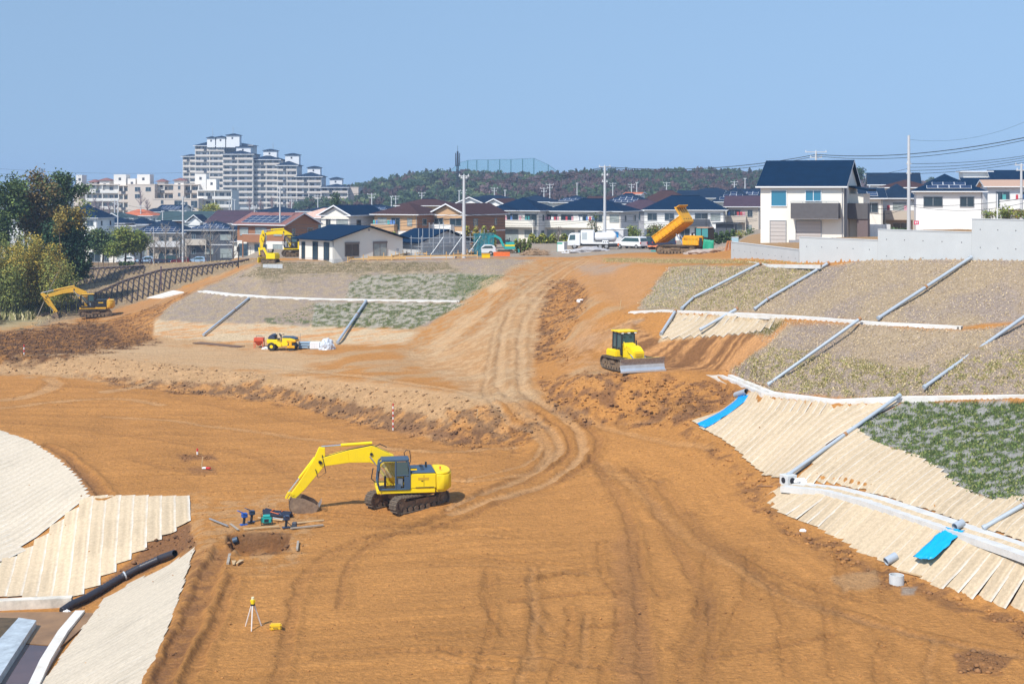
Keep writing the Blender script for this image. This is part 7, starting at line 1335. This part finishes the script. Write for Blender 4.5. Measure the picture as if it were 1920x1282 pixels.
mb = MB(); [mb.tube([(x, -.22, .03), (x, -.22, .58), (x, .22, .58), (x, .22, .03)], .018, 5) for x in (-.3, .3)]; mb.tube([(-.3, -.22, .05), (.3, -.22, .05)], .018, 5); mb.build('frame', blackp, r_); obox('panel', blackp, r_, (-.14, .1, -.212, -.2, .2, .36), bevel=0)
def rammer(px, py, m, label):
    r_ = thing('tamping_rammer', GX(px, py), label, 'rammer', rz=.5); obox('foot', m, r_, (-.2, .2, -.12, .12, .0, .08), bevel=.02); mb = MB(); mb.cyl((0, 0, .08), (.04, 0, .42), .075, 10); mb.build('bellows', blackp, r_, smooth=True); obox('engine', m, r_, (-.12, .2, -.13, .13, .42, .68), bevel=.04); mb = MB(); mb.tube([(.1, -.16, .62), (-.32, -.16, .82), (-.32, .16, .82), (.1, .16, .62)], .02, 5); mb.build('handle', m, r_)
rammer(457, 985, bluep, 'bright blue tamping rammer left of the teal generator'); rammer(471, 980, navy, 'dark blue tamping rammer right of the bright blue one'); rammer(536, 990, navy, 'dark tamping rammer at the head of the grey beam')
r_ = thing('plate_compactor', GX(552, 991), 'small black plate compactor between the two right planks', 'compactor'); obox('plate', blackp, r_, (-.25, .25, -.18, .18, .03, .08)); obox('engine', mat('dark_engine', (.05, .06, .08), .5), r_, (-.13, .13, -.12, .12, .08, .36), bevel=.04); mb = MB(); mb.tube([(-.15, 0, .15), (-.55, 0, .5)], .02, 5); mb.build('handle', blackp, r_)
r_ = thing('hose_bundle', GX(520, 968), 'bundle of black sheeting and hose with orange straps by the bucket', 'hose'); mb = MB(); rg = random.Random(4)
for k in range(7): y = (k - 3) * .09; z = .1 + .05 * (k % 3); mb.tube([(-.75 + rg.uniform(-.1, .1), y + .25, z + .1), (-.2, y + .05, z + .02), (.3, y - .05, z), (.85 + rg.uniform(-.1, .1), y - .22, z)], .085, 7)
mb.build('hose', mat('black_sheet', (.015, .02, .04), .45), r_, smooth=True); mb = MB(); mb.tube([(-.5, .4, .2), (-.2, .1, .36), (-.35, -.2, .3), (.1, -.3, .2), (.3, .1, .3)], .025, 5); mb.build('strap', orangep, r_)
rod_('drain_stub', (437,1026), (446,1022), .16, bgrey, 'dark grey pipe end showing in the corner of the pit', 'pipe', hollow=True)
# survey tripod, yellow case
p = GX(474, 1178); r_ = thing('survey_tripod', p, 'survey level with yellow head on a pale tripod on the bare floor', 'tripod', rz=.35)
for k in range(3): a = k * 2.094 + 4.4; mb = MB(); mb.cyl((math.cos(a) * .40, math.sin(a) * .40, 0), (math.cos(a) * .06, math.sin(a) * .06, .98), .026, 6, r1=.035); mb.build('leg', mat('tripod_white', (.72, .66, .6), .6), r_)
mb = MB(); mb.cyl((0, 0, .97), (0, 0, 1.03), .1, 12); h_ = mb.build('head_plate', blackp, r_); mb = MB(); mb.cyl((0, 0, 1.03), (0, 0, 1.22), .085, 12); mb.bx(-.1, .1, -.05, .05, 1.1, 1.2); mb.build('level', yel, h_, bevel=.01); mb = MB(); mb.cyl((0, 0, 1.22), (0, 0, 1.32), .06, 10); mb.build('laser_head', mat('cream_plastic', (.75, .7, .45), .5), h_)
p = GX(517, 1181); r_ = thing('instrument_case', p, 'yellow instrument case lying right of the tripod', 'case', rz=.1); obox('case', mat('case_yellow', (.80, .50, .02), .5), r_, (-.25, .25, -.14, .14, 0, .26), bevel=.05); obox('lid_line', blackp, r_, (-.252, .252, -.142, .142, .16, .17), bevel=0); mb = MB(); mb.tube([(-.08, -.15, .1), (-.08, -.19, .13), (.08, -.19, .13), (.08, -.15, .1)], .012, 5); mb.build('handle', blackp, r_)
# ranging poles
def ranging(px, py, h_, r, label, n=6, lie=None):
    p = GX(px, py); r_ = thing('ranging_pole', p, label, 'survey pole')
    for k in range(n): mb = MB(); mb.cyl((0, 0, h_ * k / n), (0, 0, h_ * (k + 1) / n - .004), r, 8); mb.build('band', redw if (n - k) % 2 else whiteb, r_, smooth=True)
    if lie: r_.rotation_euler = lie; r_.location.z += .05
ranging(737, 807, 2.0, .045, 'tall red and white striped pole standing in the middle of the floor', 10); ranging(370, 852, .42, .06, 'short red topped marker stuck in a dirt patch at the left', 2); ranging(45, 665, 1.0, .05, 'red and white marker pole on the left bench', 4); ranging(380, 879, .8, .07, 'fallen red and white marker on the dirt patch', 2, (0, 1.45, -.7))
for (a, l_, h_) in (((378, 876), 'thin wooden stake behind the fallen marker', .7), ((894, 782), 'thin wooden stake on the dirt bank', .6), ((1162, 582), 'wooden stake beside the left end of the upper gutter', .9)): p = GX(*a); mb = MB(); mb.bx(-.03, .03, -.03, .03, -.1, h_); o = mb.build('wooden_stake', wood_); o.location = p; o.rotation_euler = (.05, .12, 0); tag(o, l_, 'stake')
# bench materials
bar('steel_plate', (368,643), (452,651), 1.2, .05, mat('rusty_plate', (.16, .09, .05), .7, var=.3), 'rusty steel plate lying flat on the left bench', 'steel plate', z=.02)
p = GX(486, 652); r_ = thing('concrete_hopper', p, 'red concrete hopper on legs left of the road roller', 'hopper'); mb = MB(); mb.bx(-.48, .48, -.48, .48, .75, 1.05); mb.build('bin', mat('hopper_red', (.62, .10, .04), .6, var=.15), r_); mb = MB(); mb.box((0, 0, .5), (.36, .36, .5)); b2 = MB(); b2.add([(-.16, -.16, .25), (.16, -.16, .25), (.16, .16, .25), (-.16, .16, .25), (-.48, -.48, .75), (.48, -.48, .75), (.48, .48, .75), (-.48, .48, .75)], [(0, 3, 2, 1), (0, 1, 5, 4), (1, 2, 6, 5), (2, 3, 7, 6), (3, 0, 4, 7)]); b2.build('funnel', mat('hopper_red', (0, 0, 0)), r_)
for x in (-.45, .45):
    for y in (-.45, .45): obox('leg', mat('hopper_red', (0, 0, 0)), r_, (x - .035, x + .035, y - .035, y + .035, 0, .75), bevel=0)
mb = MB(); mb.tube([(-.3, 0, 1.05), (-.3, 0, 1.25), (.3, 0, 1.25), (.3, 0, 1.05)], .025, 5); mb.build('lifting_bar', blackp, r_)
p = GX(571, 654); r_ = thing('pipe_stack', p, 'stack of blue-grey pipes right of the road roller', 'pipes', rz=-.05)
for k in range(3):
    for j in range(2): mb = MB(); mb.pipe((-.55, -.3 + j * .4, .17 + k * .24), (.6, -.3 + j * .4, .17 + k * .24), .115, .02, 10); mb.build('pipe', mat('bluegrey_pipe', (.22, .32, .42), .5), r_, smooth=True)
for z in (.03, .29): obox('spacer', woodg, r_, (.4, .5, -.5, .3, z - .02, z + .03), bevel=0)
p = GX(591, 655); r_ = thing('block_pallet', p, 'pallet of white blocks between the pipes and the wrapped pile', 'blocks', rz=-.03); obox('pallet', woodg, r_, (-.5, .5, -.4, .4, .0, .1), bevel=0)
for k in range(3):
    for j in range(4): obox('block', whit, r_, (-.5 + j * .25 + .006, -.25 + j * .25 - .006, -.38, .38, .11 + k * .22, .32 + k * .22), bevel=.01)
def crumple(name, p, dims, m, label, cat, seed, thick=0):
    bm = bmesh.new(); bmesh.ops.create_icosphere(bm, subdivisions=4, radius=1.0); rg = random.Random(seed)
    from mathutils import noise as mn
    for v in bm.verts:
        n_ = mn.noise(v.co * 2.2 + Vector((seed, 0, 0))) * .35 + abs(mn.noise(v.co * 5.5 + Vector((0, seed, 0)))) * .28; v.co = v.co * (1 + n_); v.co.x *= dims[0]; v.co.y *= dims[1]; v.co.z = max(-.05, v.co.z * dims[2])
    me = bpy.data.meshes.new(name); bm.to_mesh(me); bm.free(); me.materials.append(m); o = link(me, name); o.location = p; return tag(o, label, cat)
crumple('wrapped_pile', GX(612, 655), (.72, .6, 1.0), mat('white_film', (.70, .73, .78), .35, c2=(.35, .42, .50), vscale=9), 'crumpled pile wrapped in white plastic film on the bench', 'wrapped pile', 3)
crumple('cement_bag', GX(499, 655), (.45, .3, .22), mat('pale_bag', (.6, .6, .58), .7), 'flat pale bag between the hopper and the roller', 'bag', 5)
mb = MB(); mb.cyl((0, 0, 0), (0, 0, 1.5), .02, 5); o = mb.build('thin_rod', steel); o.location = GX(563, 652); tag(o, 'thin upright rod behind the blue-grey pipe stack', 'rod')
# right side: rings, stubs, sheets, bags
p = GX(1681, 1094); mb = MB(); mb.pipe((0, 0, -.1), (0, 0, .42), .34, .05, 24); o = mb.build('manhole_ring', conl, smooth=True); o.location = p; tag(o, 'pale round manhole ring standing in the floor at lower right', 'manhole ring')
def stub(a, b, r, label, m=None): A, B = GX(*a), GX(*b); mb = MB(); mb.pipe((0, 0, r + .04), B - A + Vector((0, 0, r + .04)), r, .02, 14); mb.add([((B - A) * .5 + Vector((0, 0, r + .04))) for _ in range(0)], []); o = mb.build('pipe_stub', m or pvc, smooth=True); o.location = A; return tag(o, label, 'pipe')
stub((1661,1062), (1680,1052), .2, 'cut grey pipe piece lying on the dirt just above the manhole ring'); stub((1380,747), (1400,742), .2, 'grey pipe piece at the top of the upper blue sheet'); stub((1790,1014), (1805,1006), .18, 'grey pipe piece at the top of the lower blue sheet').location.z += .45
bar('plank', (1686,1073), (1728,1083), .12, .05, wood_, 'plank lying at the hem of the mats above the manhole ring', 'plank')
blues = mat('blue_sheet', (.0, .30, .80), .45, var=.06, bump=.25, bscale=5, vscale=3)
def sheet(name, px, m, label, seed, wrinkle=.04, nx=12, ny=10, lift=.16):
    A, B, C, D_ = [GX(*q) for q in px]; rg = np.random.default_rng(seed); vs = []
    for i in range(nx + 1):
        for j in range(ny + 1):
            u, v = i / nx, j / ny; p = A.lerp(B, u).lerp(D_.lerp(C, u), v); e = rg.normal(0, .06) if (i in (0, nx) or j in (0, ny)) else 0; vs.append((p.x + e, p.y + e, h1(p.x, p.y) + lift + rg.normal(0, wrinkle)))
    mb = MB(); mb.add(vs, [(i * (ny + 1) + j, i * (ny + 1) + j + 1, (i + 1) * (ny + 1) + j + 1, (i + 1) * (ny + 1) + j) for i in range(nx) for j in range(ny)]); o = mb.build(name, m, smooth='all'); md = o.modifiers.new('thick', 'SOLIDIFY'); md.thickness = .02; md.offset = 1; return tag(o, label, 'plastic sheet')
sheet('blue_sheet', [(1388,743), (1404,745), (1322,806), (1306,799)], blues, 'narrow bright blue sheet running down the mats, the upper one', 1, .012); sheet('blue_sheet', [(1771,1009), (1810,1013), (1748,1071), (1710,1064)], mat('cyan_sheet', (.0, .36, .72), .45, var=.06, bump=.3, bscale=5, vscale=3), 'wider crumpled blue sheet on the lowest mats, the lower one', 2, .035, lift=.52)
p = GX(1478, 912); r_ = thing('catch_basin', p, 'grey concrete catch basin with a round hole at the pipe end', 'catch basin', rz=.5); obox('box', conl, r_, (-.35, .35, -.35, .35, 0, .62), bevel=.02); mb = MB(); mb.cyl((-.37, 0, .32), (-.34, 0, .32), .17, 14); mb.cyl((0, -.37, .32), (0, -.34, .32), .17, 14); mb.build('opening', pvcd, r_)
for i, (x, y) in enumerate(((1488,914),(1495,911),(1501,916),(1508,912),(1514,915),(1520,913),(1505,909),(1493,917))): crumple('sandbag', GX(x, y) + Vector((0, 0, .05 + .18 * (i in (6, 1)))), (.22, .17, .15), mat('white_bag', (.78, .78, .78), .8), 'white sandbag in the heap beside the catch basin', 'sandbag', 10 + i)['group'] = 'white sandbags heaped on the walkway'
crumple('scrap_paper', GX(1505, 995), (.16, .12, .1), mat('white_bag', (0, 0, 0)), 'small white scrap on the dirt below the mats', 'scrap', 30); crumple('scrap_paper', GX(1089, 566), (.35, .2, .25), mat('white_bag', (0, 0, 0)), 'white scrap in the dirt cut beside the ramp', 'scrap', 31)
for i, (a, b) in enumerate((((1366,708),(1382,712)), ((1376,711),(1398,716)), ((1408,716),(1422,722)), ((1425,722),(1440,726)), ((1420,913),(1462,915)))): bar('timber_scrap', a, b, .10, .05, mat('brown_timber', (.34, .18, .09), .8), ['short brown timber at the top of the dusty path', 'brown timber crossing the dusty path', 'brown timber in the middle of the dusty path', 'brown timber at the lower end of the dusty path', 'pale board at the left end of the walkway'][i], 'timber')
# black corrugated pipe
pts = [GX(*q) + Vector((0, 0, .26)) for q in ((328,1046),(300,1056),(262,1074),(228,1092),(190,1114),(160,1131),(135,1142),(116,1150))]; pts[-1].z = pts[-2].z - .15; o0 = pts[0].copy(); dense = []
for a, b in zip(pts[:-1], pts[1:]): dense += [a.lerp(b, t / 14) - o0 for t in range(14)]
dense.append(pts[-1] - o0); r_ = thing('corrugated_pipe', o0, 'long black corrugated pipe running down between the left mats', 'pipe'); mb = MB(); mb.tube(dense, [.17 + .04 * (i % 2) for i in range(len(dense))], 14, cap=False); mb.build('pipe', mat('black_plastic', (.03, .03, .04), .45, spec=.5), r_, smooth='all')
mb = MB(); k = len(dense) * 2 // 5; mb.tube([dense[k], dense[k + 1]], .235, 14); mb.build('coupling', mat('taped_joint', (.45, .5, .55), .5), r_); mb = MB(); mb.tube([dense[-1], dense[-1] + (dense[-1] - dense[-2]) * .15], .15, 12); mb.build('opening', pvcd, r_)
crumple('white_bag', pts[-1] + Vector((.35, -.35, -.3)), (.28, .22, .4), mat('white_bag', (0, 0, 0)), 'white bag wedged at the low end of the black pipe', 'bag', 33)
# ------------------------------------------------------------------ framed slope at left: beams draped in a lattice
beam = mat('shadow_toned_beam', (.075, .055, .055), .85, var=.2, vscale=2)  # frames are grey-brown; their shadows are put into this darker colour
def crib(crest, base, rows, pitch, down, label):
    cum = [0]
    for p, q in zip(crest[:-1], crest[1:]): cum.append(cum[-1] + math.hypot(q[0] - p[0], q[1] - p[1]))
    bxs, bys = [q[0] for q in base], [q[1] for q in base]
    def at(s):
        s = max(0, min(cum[-1], s))
        for i in range(len(crest) - 1):
            if s <= cum[i + 1] or i == len(crest) - 2: t = (s - cum[i]) / (cum[i + 1] - cum[i]); return crest[i][0] + (crest[i + 1][0] - crest[i][0]) * t, crest[i][1] + (crest[i + 1][1] - crest[i][1]) * t
    o0 = GX(*crest[0]); root = thing('slope_frame', o0, label, 'slope frame')
    def node(s, v):
        x, y = at(s); k = 1 - .45 * s / cum[-1]; x += v * down[0] * k; y += v * down[1] * k
        if y > np.interp(x, bxs, bys) - 1: return None
        q = GX(x, y); return q + Vector((0, 0, .2))
    def bm_(a, b, r):
        if a is None or b is None: return
        mb = MB(); mb.tube([a - o0, b - o0], r, 4); mb.build('beam', beam, root)
    s = 0.0
    while s < cum[-1] - 2:
        pt = pitch * (1 - .3 * s / cum[-1]); bm_(node(s, 0), node(s + pt, 0), .15)
        for v in range(rows): off = .5 * (v % 2) * pt; bm_(node(s + off, v), node(s + .5 * pt + off, v + 1), .065); bm_(node(s + pt + off, v), node(s + .5 * pt + off, v + 1), .065)
        s += pt
C2 = [(78,594), (125,575), (170,557), (235,528), (300,509), (360,503), (440,494), (466,489)]
crib(C2, [(60,612), (100,600), (230,577), (300,553), (380,522), (440,503), (485,489)], 4, 12.5, (5, 12), 'long diagonal row of frame beams darkened with painted-in shadow across the brown slope')
crib([(112,548), (130,526), (150,507), (200,504), (270,501)], [(x, y - 3) for x, y in C2], 3, 12.5, (3, 11), 'upper left lattice of frame beams darkened with painted-in shadow on the brown slope')
mb = MB(); mb.cyl((0, 0, 0), (0, 0, 3.4), .08, 6); mb.bx(-.12, .12, -.05, .05, 3.3, 3.5); o = mb.build('steel_post', mat('purple_brown_post', (.10, .06, .09), .6)); o.location = GX(302, 547); tag(o, 'single dark post standing in the framed slope', 'post'); mb = MB(); mb.cyl((0, 0, 0), (0, 0, 3.2), .07, 6); mb.bx(-.2, .2, -.08, -.05, 2.2, 2.9); o = mb.build('sign_post', blackp); o.location = GX(447, 503); tag(o, 'dark sign post at the upper end of the framed slope', 'sign')
# fence along the parking lot
A, B = D(165, 490, 238), D(470, 487, 226); r_ = thing('wire_fence', Vector((A.x, A.y, h1(A.x, A.y))), 'thin dark wire fence along the parking lot', 'fence'); o0 = r_.location.copy(); prev = None
for k in range(31): q = A.lerp(B, k / 30); q.z = h1(q.x, q.y); mb = MB(); mb.cyl(q - o0, q - o0 + Vector((0, 0, 1.2)), .03, 5); mb.build('post', blackp, r_); (None if prev is None else [link(MB().tube([prev - o0 + Vector((0, 0, z)), q - o0 + Vector((0, 0, z))], .018, 4).me('wire', blackp), 'wire', r_) for z in (.5, 1.15)]); prev = q
g = D(262, 488, 262); g.z = h1(g.x, g.y); r_ = thing('pergola', g, 'brown flat pergola between the green trees and the parked van', 'pergola')
for x in (0, 2.2, 4.4): mb = MB(); mb.cyl((x, 0, 0), (x, 0, 2.4), .09, 6); mb.build('post', mat('purple_brown_post', (0, 0, 0)), r_); mb = MB(); mb.cyl((x, 2, 0), (x, 2, 2.4), .09, 6); mb.build('post', mat('purple_brown_post', (0, 0, 0)), r_)
for k in range(9): mb = MB(); mb.bx(-.2 + k * .6, -.05 + k * .6, -.5, 2.5, 2.4, 2.52); mb.build('slat', mat('purple_brown_post', (0, 0, 0)), r_)
# ------------------------------------------------------------------ along the terrace edge
mb = MB(); B0 = D(660, 486, 183); r_ = thing('batter_boards', Vector((B0.x, B0.y, 0)), 'orange-yellow wooden batter boards marking out a plot beside the white house', 'batter boards'); o0 = r_.location.copy(); yw_ = mat('fresh_timber', (.62, .38, .14), .7)
def bb(a, b, za, zb):
    pa, pb = D(a[0], 480, a[1]), D(b[0], 480, b[1]); pa.z = h1(pa.x, pa.y) + za; pb.z = h1(pb.x, pb.y) + zb; d = pb - pa; mb = MB(); mb.bx(0, d.length, -.03, .03, -.09, .09); o = mb.build('board', yw_, r_); o.location = pa - o0; o.rotation_euler = (0, -math.asin(d.z / d.length), math.atan2(d.y, d.x))
    n = max(2, int(d.length / 1.8)); 
    for k in range(n + 1): q = pa.lerp(pb, k / n); z0 = h1(q.x, q.y); mb = MB(); mb.bx(-.045, .045, -.045, .045, -.1, q.z - z0 + .3 + .25 * (k % 2)); s_ = mb.build('stake', yw_, r_); s_.location = Vector((q.x, q.y, z0)) - o0
bb((652, 183), (690, 189), .55, .55); bb((690, 184), (895, 186), .45, .45); bb((700, 193), (895, 197), .5, .5); bb((735, 184), (775, 195), .5, .5); bb((655, 184), (760, 184), .25, .25); bb((850, 186), (900, 197), .5, .5); bb((760, 196), (800, 188), .5, .6)
def at_(px, Y, dz=0): q = D(px, 480, Y); q.z = h1(q.x, q.y) + dz; return q
r_ = thing('low_kerb_wall', at_(508, 180.5), 'low white block wall under the small yellow machine', 'wall', rz=.1); 
for k in range(4): obox('block', conl, r_, (-1.0 + k * .62, -.4 + k * .62, -.1, .1, -.2, .45), bevel=.01)
r_ = thing('slab_on_ground', at_(790, 190), 'pale concrete house slab inside the batter boards', 'slab'); obox('slab', mat('grey_slab', (.45, .46, .46), .8), r_, (-5.2, 4.6, -2.2, 3.0, -.2, .25))
r_ = thing('skip_box', at_(911, 188), 'small yellow box left of the teal mini excavator', 'box', rz=.2); obox('box', yel, r_, (-.5, .5, -.4, .4, 0, .55), bevel=.03); obox('rim', yelo, r_, (-.54, .54, -.44, .44, .5, .58), bevel=.01)
r_ = thing('orange_board', at_(942, 190), 'orange board standing behind the yellow box', 'board'); obox('panel', orangep, r_, (-1.2, 1.0, -.05, .05, .1, .7), bevel=0)
r_ = thing('portable_toilet', at_(1054, 204), 'white cabin with green trim left of the tank truck', 'portable toilet', rz=-.5); obox('cabin', whit, r_, (-.55, .55, -.5, .5, 0, 1.35), bevel=.03); obox('trim', mat('green_trim', (.02, .35, .22), .5), r_, (-.565, .3, -.515, -.49, 1.1, 1.3), (-.565, -.5, -.515, .3, 0, 1.3), bevel=0); obox('roof', WLG, r_, (-.6, .6, -.55, .55, 1.35, 1.42)); obox('side_panel', WLG, r_, (.55, .565, -.45, .45, .05, 1.25), bevel=0)
r_ = thing('culvert_block', at_(1068, 199), 'row of white hollow blocks in front of the tank truck', 'blocks', rz=-.05)
for k in range(5): mb = MB(); x = -1.1 + k * .45; mb.bx(x, x + .43, -.25, .25, 0, .1); mb.bx(x, x + .43, -.25, .25, .38, .48); mb.bx(x, x + .07, -.25, .25, .1, .38); mb.bx(x + .36, x + .43, -.25, .25, .1, .38); mb.build('hollow_block', whit, r_)
def heap(name, px, Y, dims, m, label, seed, n=0):
    q = at_(px, Y, -.15); return crumple(name, q, dims, m, label, 'heap', seed)
heap('gravel_heap', 1107, 199, (2.6, 1.3, .75), mat('grey_gravel', (.38, .37, .38), .95, var=.2, vscale=12, bump=.6, bscale=20), 'pile of grey gravel in front of the tank truck', 50); heap('soil_heap', 1322, 178, (2.6, 1.2, .6), mat('pink_gravel', (.40, .32, .27), .95, var=.2, vscale=12, bump=.6, bscale=20), 'low reddish gravel heap right of the dumper tracks', 51); heap('rubble_heap', 1358, 172, (1.6, 1.0, .55), mat('dark_rubble', (.20, .14, .10), .95, c2=(.5, .35, .25), vscale=8, bump=.8), 'heap of broken boards and rubble by the lowest wall panel', 52)
r_ = thing('brush_heap', at_(1004, 195), 'tangled heap of dead roots and branches at the top of the ramp', 'brush heap'); mb = MB(); rg = random.Random(9)
for k in range(260): a, rr = rg.uniform(0, 6.28), rg.random() ** .5; x, y = 2.0 * rr * math.cos(a), 1.0 * rr * math.sin(a); z = (1 - rr) * 1.2 * rg.random() ** .5; L = rg.uniform(.3, .9); b = rg.uniform(0, 6.28); e = rg.uniform(-.3, .8); mb.tube([(x, y, z), (x + L * math.cos(b) * .5, y + L * math.sin(b) * .5, z + L * e * .5 + .05), (x + L * math.cos(b), y + L * math.sin(b), max(0, z + L * e * .6))], .03, 3, cap=False)
mb.build('branches', mat('dead_branches', (.30, .20, .12), .95, var=.3, vscale=3), r_)['kind'] = 'stuff'; crumple('heap_core', at_(1004, 195, -.1), (1.8, .8, .8), mat('dead_branches', (0, 0, 0)), 'soil core inside the heap of dead roots', 'heap', 53)
r_ = thing('site_office', at_(1155, 226), 'pale blue-grey site cabin behind the white tank truck', 'cabin', rz=-.4); obox('cabin', WLG, r_, (-1.9, 1.6, -1.1, 1.1, 0, 2.55)); obox('roof', whit, r_, (-2.0, 1.7, -1.2, 1.2, 2.55, 2.68)); obox('blue_panel', mat('sign_blue', (.02, .22, .50), .5), r_, (.1, .8, -1.13, -1.1, 1.3, 2.2), bevel=0); obox('shutter', WW, r_, (-1.7, -.1, -1.13, -1.1, .1, 2.3), bevel=0)
sheet('orange_net', [(1214,468), (1240,468), (1238,462), (1216,462)], mat('orange_net', (.75, .22, .08), .7), 'low strip of orange netting left of the dumper tracks', 7, .05, 6, 3, .4); 
r_ = thing('leaning_boards', at_(1368, 168), 'orange-brown boards leaning on the end of the lowest wall panel', 'boards', rz=.2)
for k in range(5): mb = MB(); mb.box((-.4 + k * .18, .1 * (k % 2), .5), (.14, .05, 1.2), ry=.25 - .1 * k); mb.build('board', mat('orange_timber', (.55, .24, .10), .8), r_)
r_ = thing('blue_crate', at_(1378, 176), 'pale blue box standing behind the lowest wall panel', 'box'); obox('box', mat('pale_blue_box', (.35, .55, .65), .5), r_, (-.4, .4, -.35, .35, 0, 1.1), bevel=.04); obox('lid', whit, r_, (-.42, .42, -.37, .37, 1.1, 1.16), bevel=.01)
bar('green_beam', (1222,472), (1236,473), .3, .15, tealp, 'green beam lying left of the dumper', 'beam', z=.05); bar('pale_beam', (1238,473), (1252,474), .3, .15, silver, 'pale beam lying left of the dumper', 'beam', z=.05)
# white block fence and bits by the right houses
def yat(px, Y, z): return Vector(((px - 960) * Y / F, Y, z))
a = yat(1616, 142, 13.3); b = yat(1669, 143, 13.3); r_ = thing('block_fence', a, 'white block fence between the big white house and the tall pole', 'wall', rz=math.atan2((b - a).y, (b - a).x)); L = (b - a).length
for j in range(4):
    for i in range(7): obox('block', WW, r_, (L * i / 7 + .006, L * (i + 1) / 7 - .006, -.08, .08, j * .42 + .004, (j + 1) * .42 - .004), bevel=.01)
for k in range(2): obox('post', galv, r_, (L * (.1 + k * .72), L * (.1 + k * .72) + .06, -.13, -.08, 0, 1.75), bevel=0)
p = yat(1718, 126, 15.35); r_ = thing('sign_board', p, 'small pink-red notice board with white marks behind the wall', 'sign'); obox('board', mat('pink_red', (.70, .03, .12), .5), r_, (-.2, .22, -.03, .03, .02, .36), bevel=0)
for k in range(2): obox('mark', whit, r_, (-.12 + k * .15, -.04 + k * .15, -.04, -.031, .1, .28), bevel=0); obox('mark_bar', whit, r_, (-.15 + k * .15, -.01 + k * .15, -.041, -.032, .2, .23), bevel=0)
mb = MB(); mb.cyl((0, 0, 0), (0, 0, 2.2), .05, 6); o = mb.build('garden_pole', whit); o.location = yat(1870, 122, 15.9); tag(o, 'thin white pole between the round shrubs at right', 'pole')
for (px, Y, l_) in ((1449, 133.4, 'grey block step below the big white house'),): r_ = thing('door_step', yat(px + 43, Y, 13.45), l_, 'step'); obox('step', WGY, r_, (-.6, .4, -.3, .3, 0, .3), bevel=.01)
# haze
hz = MB(); hz.bx(-2600, 2600, -60, 2600, -6.0, 62.0); ho = hz.build('haze', []) ; hm = bpy.data.materials.new('haze'); hm.use_nodes = True; nt_ = hm.node_tree; nt_.nodes.remove(nt_.nodes['Principled BSDF']); pv = nt_.nodes.new('ShaderNodeVolumePrincipled'); pv.inputs['Color'].default_value = (.52, .70, 1.0, 1); pv.inputs["Density"].default_value = .00024; pv.inputs['Anisotropy'].default_value = 0.0
nt_.links.new(pv.outputs[0], nt_.nodes['Material Output'].inputs['Volume']); ho.data.materials.append(hm); tag(ho, 'thin pale haze', None, kind='stuff')
